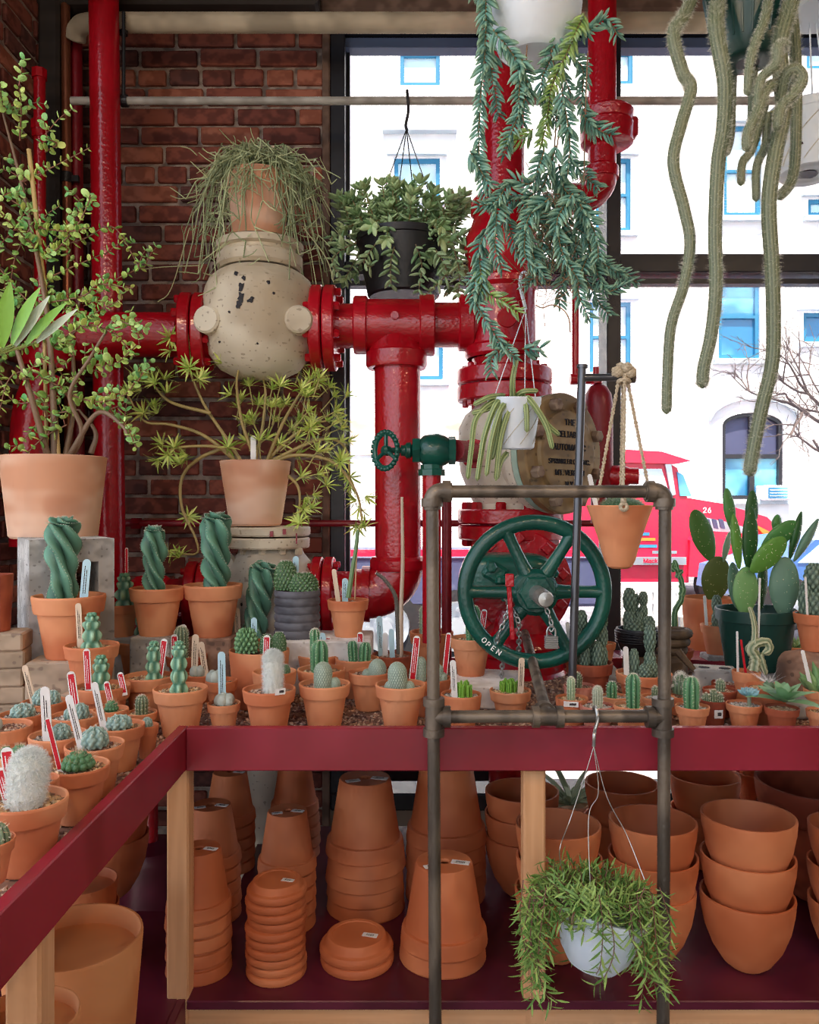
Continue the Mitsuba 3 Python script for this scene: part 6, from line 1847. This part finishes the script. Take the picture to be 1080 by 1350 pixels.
def spiny(owner, pts, r, rg, L=.012, c=(120, 126, 96), name='spiny_stem'):
    b_, h_ = column_stem(pts, r, r * .7, 5, rg, G(*c) * .7, G(*c), .15)
    part(owner, name, b_, 'vcol', smooth=True)
    p = spline(np.array(pts), 12)[::3]
    t, u, w = frames(p)
    d = np.vstack([u * s + w * s2 for s, s2 in ((1, 0), (-1, 0), (0, 1), (0, -1))])
    part(owner, 'spines', tint(needles(np.vstack([p] * 4), d, 2, L, .0009, rg, .4), G(212, 206, 190)), 'vrough', smooth=False, kind='stuff')


spiny(k, [P(526, 862, Y), P(524, 810, Y), P(521, 785, Y), P(508, 765, Y), P(496, 755, Y)], .0058, rs, .011, (96, 92, 84))
q = POTS['M44']
Y = q['Y']
spiny(q['key'], [P(459, 788, Y), P(464, 755, Y), P(469, 725, Y), P(472, 698, Y)], .0062, rs, .008, (118, 150, 104))
part(q['key'], 'support_stick', tint(tube(np.array([P(468, 790, Y), P(471, 705, Y)]), .0022, 6), G(186, 150, 116)), 'vcol', smooth=True)
# corrugated dark pot
k = thing('potted_cactus', 'corrugated dark grey ceramic pot with two white-spined pincushion cacti on the slab', 'potted cactus')
Y = 2.15
o = np.array([P(392, 0, Y)[0], Y, POTS['M44']['o'][2]])
hh, r = S(62, Y), S(30, Y)
pr = [(0, 0), (r * .96, 0)]
for i in range(6):
    for a in np.linspace(0, 1, 6)[:-1]:
        pr.append((r * (.95 + .06 * math.sin(math.pi * a) ** .6), hh * (i + a) / 6 + .001))
pr += [(r * .99, hh), (r * .93, hh), (r * .9, hh - .02), (0, hh - .018)]
part(k, 'pot', xf(lathe(pr, 48), o), 'grey_ceramic')
part(k, 'soil', SOIL['brown'], None, tw=T().translate([float(x) for x in o + [0, 0, hh - .017]]).scale([float(r), float(r), .03]), kind='stuff')
plant('mam', k, o + [S(-15, Y), .0, hh - .016], S(46, Y), S(16, Y), rs)
plant('mam', k, o + [S(9, Y), -.012, hh - .016], S(30, Y), S(20, Y), rs)
POTS['M45'] = dict(Y=Y, r=r, soil=o[2] + hh - .02)

# black bowl and brown coiled bowl
k = thing('potted_cactus', 'black wrapped bowl holding plump jointed pinecone cacti at the window', 'potted cactus')
Y = 2.2
o = np.array([P(841, 0, Y)[0], Y, EYE - (864 - HY) * Y / FOC])
r = S(29, Y)
hh = S(36, Y)
part(k, 'pot', xf(lathe([(0, 0), (r * .45, 0), (r * .8, hh * .25), (r * .98, hh * .6), (r, hh * .9), (r * .97, hh), (r * .88, hh), (r * .84, hh * .85), (0, hh * .85)], 36), o), 'black_plastic')
for i in range(7):
    part(k, 'wrapping_cord', torus(o + [0, 0, hh * (.55 + .06 * i)], r * (.985 + .005 * min(i, 4)), .0022, (.05 * (i % 3 - 1), 0, 1), 36, 5), 'black_plastic', smooth=True)
for x, w, tp_, dy in ((830, 17, 777, 0), (851, 12, 782, .02), (843, 11, 786, .04), (833, 22, 815, -.03), (851, 17, 812, -.03), (843, 12, 808, .0)):
    plant('cone', k, np.array([P(x, 0, Y)[0], Y + dy, o[2] + hh * .85]), EYE - (tp_ - HY) * Y / FOC - o[2] - hh * .85, S(w / 2, Y), rs)
k = thing('coiled_bowl', 'brown coiled clay bowl behind the right frame post', 'bowl')
o2 = np.array([P(889, 0, Y)[0], Y + .03, o[2]])
for i in range(3):
    part(k, 'coil', torus(o2 + [0, 0, .012 + i * .022], S(16 + i * 3, Y), .0135, (0, .04 * (i - 1), 1), 40, 10), 'brown_ceramic', smooth=True)
part(k, 'base', xf(lathe([(0, .0), (S(16, Y), 0), (S(20, Y), .05), (S(14, Y), .05), (0, .04)], 30), o2), 'brown_ceramic')
solo('wood_stump', xf(lathe([(0, 0), (.085, 0), (.088, .01), (.085, o[2] - GZ - .008), (.08, o[2] - GZ), (0, o[2] - GZ)], 14), [(o[0] + o2[0]) / 2, Y + .012, GZ], s=1.0), 'brown_ceramic', 'dark brown stump under the black bowl and the coiled bowl', 'stump', smooth=False)
solo('driftwood_stick', tube(spline(np.array([P(893, 858, 2.05), P(905, 872, 2.04), P(918, 886, 2.03)]), 5), [.011, .006], 8), 'brown_ceramic', 'short brown driftwood stick slanting right of the frame post', 'stick')
k = thing('potted_cactus', 'snaking green cactus tied to a thin stake, rising behind the right frame post', 'potted cactus')
oq = np.array([P(893, 0, 2.31)[0], 2.31, GZ])
part(k, 'pot', PLY['std'], 'terracotta_dark', tw=T().translate([float(x) for x in oq]).scale([.045, .045, .075]))
for pts in ([(889, 870), (889, 830), (890, 806), (898, 790), (899, 770), (893, 752), (889, 738)], [(893, 762), (896, 755), (901, 753)], [(898, 785), (901, 776), (895, 772)], [(890, 752), (886, 748), (888, 742)]):
    b_, h_ = column_stem([P(x, y, 2.31) for x, y in pts], .0075, .0062, 5, rs, G(44, 84, 58), G(124, 164, 116), .2, bumps=300)
    part(k, 'stem', b_, 'vcol', smooth=True)
part(k, 'stake', cyl(oq + [.006, 0, .06], P(892, 800, 2.32), .002, n=6), 'bamboo')

# prickly pears
PADV = trimesh.creation.icosphere(3)


def pad(owner, px, py, w, h, lean, Y, yaw, c, rg):
    v = np.array(PADV.vertices)
    nar = 1 - .28 * np.clip(-v[:, 2], 0, 1) ** 1.5
    L, W = S(h / 2, Y), S(w / 2, Y)
    v = v * [1, 1, 1]
    v = np.stack([v[:, 0] * W * nar, v[:, 1] * .011 * (1 - .3 * np.abs(v[:, 2])), v[:, 2] * L], 1)
    R = rot([0, 1, 0], lean) @ rot([0, 0, 1], yaw)
    o = P(px, py, Y)
    q = part(owner, 'pad', tint(xf((v, np.array(PADV.faces)), o, R=R), c), 'vcol', smooth=True)
    n = 26
    a = rg.uniform(0, 6.28, n)
    rr = np.sqrt(rg.random(n)) * .86
    sg = np.where(rg.random(n) < .7, -1, 1)
    p = np.stack([rr * np.cos(a) * W * .95, sg * .0105 * np.sqrt(np.maximum(0, 1 - rr ** 2)), rr * np.sin(a) * L], 1)
    nn = np.stack([0 * a, sg, 0 * a], 1)
    part(q, 'areoles', tint(xf(needles(p, nn, 3, .004, .0012, rg, 1.0), o, R=R), G(222, 222, 196)), 'vrough', smooth=False, kind='stuff')


k = POTS['R64']['key']
Y = 2.62
for a in ((944, 764, 42, 62, 8, 10, (74, 96, 44)), (927, 706, 38, 72, -20, 25, (66, 112, 48)), (958, 721, 16, 42, 12, 60, (120, 160, 128))):
    pad(k, *a[:5], Y, a[5], G(*a[6]), rs)
k = thing('potted_prickly_pear', 'dark green plastic pot of tall glossy prickly pear pads at the right', 'potted cactus')
Y = 2.1
o = P(997, 880, Y)
r = S(51.5, Y)
hh = S(78, Y)
part(k, 'pot', xf(lathe([(0, 0), (r * .72, 0), (r * .745, .004), (r * .93, hh * .80), (r * .985, hh * .81), (r, hh * .985), (r * .99, hh), (r * .95, hh), (r * .9, hh * .8), (0, hh * .8)], 48), o), 'green_plastic')
part(k, 'soil', SOIL['brown'], None, tw=T().translate([float(x) for x in o + [0, 0, hh * .8]]).scale([float(r * .98), float(r * .98), .04]), kind='stuff')
an = .55
part(k, 'price_sticker', box((S(16, Y), .0012, S(10, Y)), P(1036, 839, Y - r * .62) + [0, 0, 0], rot([0, 0, 1], 46)), 'paper_white', smooth=False)
GRN = {'g': (72, 128, 66), 'd': (40, 86, 40), 'b': (92, 128, 108), 'l': (110, 156, 96), 'y': (88, 140, 56)}
for a in ((983, 780, 36, 66, 2, 8, 'l', -.03), (1034, 774, 38, 80, 2, -12, 'b', -.02), (969, 772, 24, 62, -6, 30, 'b', .05), (971, 714, 20, 74, -6, 40, 'y', -.04), (989, 711, 25, 86, 2, 20, 'd', -.02), (991, 676, 21, 60, 3, 25, 'd', .03), (962, 672, 21, 58, -8, 35, 'g', .02),
          (1013, 732, 34, 64, 46, 15, 'y', -.05), (1027, 707, 30, 60, 52, 20, 'g', -.01), (1049, 706, 20, 66, 14, 50, 'd', .0), (1063, 712, 19, 66, 30, 50, 'b', -.03), (1024, 690, 18, 24, 10, 40, 'g', .05), (1005, 770, 22, 70, 4, 40, 'd', .06)):
    pad(k, a[0], a[1], a[2], a[3], a[4], Y + a[7], a[5], G(*GRN[a[6]]), rs)
zz = o[2] - GZ
if zz > .01:
    block('concrete_brick', 'dark grey brick under the green plastic pot', 'brick', (.13, .12, zz), np.array([o[0] + .012, o[1], GZ]), 'concrete', 6)
# crested curly cactus
q = POTS['R69']
k = q['key']
Y = q['Y']
for pts, r0 in (([(994, 884), (996, 868), (990, 856), (997, 848), (1010, 846), (1014, 856), (1006, 862)], .012), ([(994, 850), (995, 830), (992, 812), (988, 800)], .0068), ([(1000, 862), (1006, 878), (1010, 890)], .009), ([(996, 868), (1000, 872), (1004, 866)], .010)):
    b_, h_ = column_stem([P(x, y, Y - .01) for x, y in pts], r0, r0 * .6, 5, rs, G(96, 118, 84), G(196, 196, 160), .25, bumps=500)
    part(k, 'curl', b_, 'vcol', smooth=True)
part(k, 'white_stake', tube(np.array([P(999, 886, Y), P(1002, 762, Y)]), .0028, 6), 'tag_white', label='thin white stake')
# leaning long spines of the nearest cactus
q = POTS['L18']
part(q['key'], 'spines', tint(needles(np.array([q['o'] + [0, 0, q['h'] + .01]] * 12), np.tile([.4, -.3, .8], (12, 1)), 2, .035, .0011, rs, .9), G(206, 170, 130)), 'vrough', smooth=False, kind='stuff')


# --- plant tags
def ptag(pid, px, top, w, lean, m, pr, label, dy=-.25):
    q = POTS[pid]
    Y = q['Y'] + dy * q['r']
    z = EYE - (top - HY) * Y / FOC
    L = (z - q['soil'] + .004) / math.cos(math.radians(lean))
    tag(px, top, w, L * FOC / Y, lean, Y, m, pr, label)


for a in (('A1', 115, 737, 11, 5, 'tag_blue', '', 'pale blue plant tag beside the stout twisted cactus'), ('A2', 167, 722, 4, 0, 'tag_white', 'red', 'narrow red plant tag behind the dim knobbly cactus', .4), ('A2', 140, 757, 4, -12, 'tag_white', 'red', 'thin dark red tag left of the dim knobbly cactus', -.2),
          ('A3', 103, 795, 8, -3, 'tag_wood', '', 'greyed wooden tag left of a knobbly pale cactus', .2), ('A4', 114, 855, 9, -3, 'tag_white', 'red', 'tall red tag in front of the pot below the concrete block', -.3), ('A4', 158, 886, 8, -12, 'tag_white', 'red', 'red tag leaning left, right of the knobbly cactus', -.4),
          ('L11', 59, 905, 13, -3, 'tag_white', '', 'large white plant tag, the widest on the left arm', -.5), ('L14', 62, 946, 7, -14, 'tag_white', 'red', 'long thin red tag in the low green lumpy cactus pot', -.2), ('L13', 90, 916, 10, -14, 'tag_white', '', 'white tag leaning left against the biggest blue grey cactus ball', -.2),
          ('L12', 124, 899, 9, -12, 'tag_white', '', 'white tag leaning left of the wide scaly cactus', -.2), ('L10', 93, 885, 11, -8, 'tag_white', 'red', 'broad red tag behind the pale cactus ball', .3), ('L21', 140, 898, 8, -12, 'tag_white', 'red', 'red tag beside the small spiny green star', .2),
          ('L17', 8, 985, 17, -8, 'tag_white', 'red', 'broad red tag next to the white woolly cactus', .5), ('L17', -2, 1012, 13, -16, 'tag_white', 'red', 'red tag cut by the left edge near the woolly cactus', .1), ('L7', 32, 877, 8, -14, 'tag_wood', '', 'slanting wooden tag by the two grey cactus balls', -.2),
          ('L6', 9, 837, 10, -4, 'tag_white', '', 'white tag behind the leaning knobbly cactus', .3), ('B29', 230, 836, 9, 0, 'tag_white', 'red', 'red tag behind the tall knobbly cactus', -.4), ('B29', 242, 823, 9, 3, 'tag_white', '', 'small white tag behind the dark ribbed column', .5),
          ('B27', 217, 842, 9, 8, 'tag_white', 'red', 'red tag tilting right between two knobbly cacti', .0), ('B30', 258, 836, 9, 2, 'tag_wood', '', 'upright wooden tag in the pale lobed cactus pot', .3), ('B30', 265, 846, 8, -8, 'tag_wood', '', 'leaning wooden tag in the pale lobed cactus pot', -.3),
          ('B32', 292, 859, 10, -1, 'tag_blue', '', 'bluish tag in the tiny front row pot', .2), ('D', 312, 801, 8, -3, 'tag_wood', '', 'grey tag left of the leaning twisted cactus', .0), ('E25', 335, 814, 8, 0, 'tag_blue', '', 'bluish tag behind the bumpy green mound', .5),
          ('E25', 352, 837, 9, 2, 'tag_white', 'red', 'red tag above the white felted cactus dome', -.6), ('M39', 425, 834, 9, 0, 'tag_blue', '', 'pale blue tag above the thick green ribbed cactus', .0), ('M39', 433, 839, 7, 5, 'tag_white', 'red', 'small red tag right of the pale blue tag', .2),
          ('M40', 475, 833, 8, 0, 'tag_white', 'red', 'red tag behind the pair of green ribbed cacti', .3), ('M43', 500, 812, 8, -3, 'tag_blue', '', 'tallest pale tag in the bare stick pot', .3), ('M43', 508, 834, 7, 0, 'tag_white', '', 'short white tag in the bare stick pot', .2), ('M43', 516, 829, 7, -2, 'tag_blue', '', 'bluish tag next to the bare stick', -.1),
          ('M44', 440, 750, 6, -8, 'tag_wood', '', 'wooden tag leaning left in the slab pot', -.1), ('M44', 455, 762, 8, 0, 'tag_blue', '', 'bluish tag beside the thin spiny stem', .1), ('M45', 390, 733, 8, 0, 'tag_blue', '', 'bluish tag behind the corrugated pot cacti', .5),
          ('M48', 550, 838, 9, 6, 'tag_white', 'red', 'red tag left of the frame post', -.3), ('M48', 592, 834, 7, 6, 'tag_white', 'red', 'red tag right of the frame post', .0), ('R50', 639, 803, 8, 8, 'tag_white', 'red', 'pink red tag seen through the handwheel', -.2),
          ('R51', 597, 870, 8, -3, 'tag_white', '', 'white tag in the bright green pot by the frame post', -.3), ('R52', 688, 867, 8, 2, 'tag_wood', '', 'wooden tag in the bright green pot below the handwheel', -.3), ('R53', 748, 820, 5, -5, 'tag_white', '', 'narrow tag inside the dark cone cactus pot', .2),
          ('R61', 825, 852, 7, -2, 'tag_white', '', 'white tag left of the jointed cone cacti', -.3), ('R65', 929, 785, 4, -4, 'tag_white', '', 'thin white tag beside the blue grey twisted cactus', -.2), ('R69', 977, 843, 3, -8, 'tag_red', '', 'thin brown red tag leaning in the curly cactus pot', -.2),
          ('R69', 972, 832, 3, -1, 'tag_white', '', 'thin upright tag left of the curly cactus', .2), ('R77', 1058, 857, 5, -13, 'tag_white', '', 'white tag leaning left at the right edge', -.3), ('R67', 1062, 760, 3, -3, 'tag_white', '', 'thin stake tag beside the blue knobbly column', -.5)):
    ptag(*a)


# ---------------------------------------------------------------- the lower shelf
SZ = .4705
UP = [(0, 1.0), (.10, 1.0), (.115, .985), (.115, .975), (.60, .975), (.60, 1.0)]
INV = [(.955, 0), (.985, .0), (1.0, .018), (.97, .165), (.95, .195), (.885, .205), (.88, .22), (.655, .975), (.63, 1.0), (.14, 1.0), (.13, .985), (.13, .96), (.60, .955), (.80, .30), (.90, .02), (.955, 0)]
PLY['inv'] = mikit.ply(lathe(INV, 44), 'terracotta_stack', 30)
BOWL = [(0, .02), (.30, .0), (.36, .008), (.52, .09), (.74, .30), (.90, .56), (.98, .82), (1.0, .97), (.995, 1.0), (.95, 1.0), (.935, .97), (.90, .78), (.78, .46), (.50, .16), (0, .10)]
PLY['bowl'] = mikit.ply(lathe(BOWL, 48), 'terracotta_stack', 30)
SAUC = [(.90, 0), (.97, .03), (1.0, .18), (1.0, .36), (.965, .50), (.90, .56), (.86, .62), (.80, .95), (.76, 1.0), (.66, 1.0), (.64, .95), (0, .95)]
PLY['saucer'] = mikit.ply(lathe(SAUC, 44), 'terracotta_stack', 30)
ORD = ['lowest', 'second', 'third', 'fourth', 'fifth', 'sixth', 'seventh', 'eighth', 'ninth', 'tenth']


def place_(k, form, o, r, h, m='terracotta_stack'):
    part(k, {'inv': 'pot', 'bowl': 'bowl', 'saucer': 'dish', 'std': 'pot', 'straight': 'pot'}[form], PLY[form], m, tw=T().translate([float(x) for x in o]).rotate([0, 0, 1], float(rs.uniform(0, 360))).scale([float(r), float(r), float(h)]))


def sticker(k, o, r, a, w, h, ang, nm='price_sticker'):
    R = rot([0, 0, 1], ang)
    c = o + [r * math.cos(a), r * math.sin(a), .0006]
    part(k, nm, box((w, h, .0009), c, R), 'paper_white', smooth=False)
    part(k, 'barcode', join([box((w * .04, h * .45, .0009), c + R @ np.array([w * (-.22 + .09 * i), 0, .0004]), R) for i in range(6)]), 'ink', smooth=False, kind='stuff')


def stack(form, px, w, Y, n, d, hr, where, what, grp, m='terracotta_stack', tilt=.0012, st=0):
    r = S(w / 2, Y)
    h = 2 * r * hr
    x = P(px, 0, Y)[0]
    for i in range(n):
        pos = 'only' if n == 1 else 'topmost' if i == n - 1 else ORD[i] + (' from below' if i else '')
        k = thing({'inv': 'terracotta_pot', 'bowl': 'terracotta_bowl', 'saucer': 'terracotta_saucer', 'std': 'terracotta_pot', 'straight': 'terracotta_pot'}[form], f'{what}, {pos} of the stack {where}', {'inv': 'pot', 'bowl': 'bowl', 'saucer': 'saucer', 'std': 'pot', 'straight': 'pot'}[form], grp)
        o = np.array([x + rs.normal() * tilt, Y + rs.normal() * tilt, SZ + i * d])
        place_(k, form, o, r * (1 + rs.normal() * .004), h, m)
        if i == n - 1 and st:
            tp_ = o + [0, 0, h * (1.0 if form == 'inv' else .94)]
            sticker(k, tp_, r * .38, -.2, r * .42, r * .2, -15)
            if st > 1:
                sticker(k, tp_, r * .40, 3.9, r * .36, r * .18, 20)


OV = 'overturned terracotta pot'
g1, g2, g3 = 'overturned pots stacked on the lower shelf', 'terracotta bowls stacked on the lower shelf', 'terracotta saucers on the lower shelf'
stack('inv', 262, 86, 1.73, 5, .032, .92, 'beside the corner post', OV, g1, st=2)
stack('inv', 278, 80, 1.96, 5, .032, .92, 'second from the corner post', OV, g1, st=2)
stack('inv', 303, 68, 2.22, 5, .032, .92, 'farthest back behind the corner post', OV, g1, st=1)
stack('inv', 378, 78, 1.92, 5, .033, .95, 'behind the tall saucer pile', OV, g1, st=2)
stack('inv', 390, 64, 2.3, 5, .031, .92, 'farthest back behind the saucer pile', OV, g1, st=1)
stack('inv', 482, 103, 2.0, 5, .034, .93, 'behind the pair of saucers', OV, g1, st=2)
stack('inv', 588, 106, 2.06, 5, .035, .93, 'behind the left frame post', OV, g1)
stack('inv', 585, 115, 1.78, 2, .034, .90, 'in front at the left frame post', OV, g1, st=2)
stack('saucer', 364, 79, 1.72, 10, .0182, .24, 'in the tall saucer pile', 'overturned terracotta saucer', g3, st=1)
stack('saucer', 470, 97, 1.76, 2, .021, .24, 'of two at the shelf front', 'wide overturned terracotta saucer', g3, st=1)
BW = 'upright terracotta bowl'
stack('bowl', 688, 97, 2.06, 3, .055, .82, 'behind the middle post', BW, g2)
stack('bowl', 736, 112, 1.77, 3, .07, .82, 'behind the hanging white bowl', BW, g2)
stack('bowl', 819, 95, 2.15, 2, .09, .85, 'behind the stack at the right frame post', BW, g2)
stack('bowl', 860, 115, 1.77, 3, .072, .82, 'at the right frame post', BW, g2)
stack('bowl', 929, 90, 2.22, 2, .09, .85, 'behind the right frame post', BW, g2)
stack('bowl', 986, 120, 1.74, 3, .083, .80, 'standing free at the front right', BW, g2)
stack('bowl', 1078, 156, 2.05, 2, .08, .70, 'of big dark bowls at the right edge', 'large upright terracotta bowl', g2, m='terracotta_dark')
stack('bowl', 1118, 98, 1.76, 3, .08, .82, 'cut off at the right edge', BW, g2)
stack('std', 998, 60, 2.4, 3, .08, .9, 'beside the tan rear post', 'upright terracotta pot', None)
# under the left arm
stack('straight', 97, 182, 1.42, 1, 0, .97, 'behind the left arm post', 'very large cylindrical tan terracotta pot', None, m='terracotta_tan')
stack('straight', 36, 136, 1.14, 2, .135, .95, 'nearest under the left arm', 'large terracotta pot', None, m='terracotta_tan')
stack('bowl', 146, 96, 2.05, 2, .06, .85, 'in the shade under the left arm', 'tall dark terracotta bowl', None)
stack('straight', 112, 86, 1.74, 2, .05, .95, 'between the big cylinder and the shaded bowls', 'wide terracotta pot', None)
# plant on the shelf behind the bowls
k = thing('spider_plant', 'grey green spider plant behind the bowls, lit by the window under the table', 'potted plant')
o = np.array([P(752, 0, 2.42)[0], 2.42, SZ])
part(k, 'pot', PLY['std'], 'terracotta_pale', tw=T().translate([float(x) for x in o]).scale([.055, .055, .10]))
n = 46
rsp = np.random.default_rng(8)
a = rsp.uniform(0, 6.28, n)
d = np.stack([np.cos(a), np.sin(a) * .6, rsp.uniform(.2, 1.5, n)], 1)
m = scatter(flat_leaf(.09, .55, 7, .1), np.zeros((n, 3)) + o + [0, 0, .09], d, np.tile([0, 0, 1.0], (n, 1)), rsp.uniform(.10, .19, n))
part(k, 'leaves', leafcol(m, n, G(120, 142, 112), G(200, 212, 186), rsp), 'vleaf', smooth=True, kind='stuff')
# pipes that go on down under the table
solo('red_floor_pipe', join([cyl((.282, 2.38, .0), (.282, 2.38, .93), .052, n=28)]), 'red_paint', 'red riser pipe under the table behind the bowls', 'pipe')
k = thing('red_floor_pipe', 'red pipe with a purple foot in the shade behind the corner post', 'pipe')
part(k, 'tube', cyl(P(199, 1112, 2.45), P(199, 800, 2.45), S(9, 2.45), n=20), 'red_paint')
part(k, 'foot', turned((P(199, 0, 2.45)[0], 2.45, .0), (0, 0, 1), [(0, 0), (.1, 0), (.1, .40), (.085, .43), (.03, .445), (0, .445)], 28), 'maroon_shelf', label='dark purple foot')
solo('grey_floor_pipe', cyl((P(357, 0, 2.45)[0], 2.45, 0), (P(357, 0, 2.45)[0], 2.45, .93), .09, n=28), 'grey_iron', 'grey riser pipe in the dark behind the stacked pots', 'pipe')
solo('dark_crate', box((.58, .2, .36), (P(572, 0, 2.62)[0], 2.70, .75), None, .005), 'window_steel', 'dark box behind the tall overturned stacks', 'box', smooth=False)
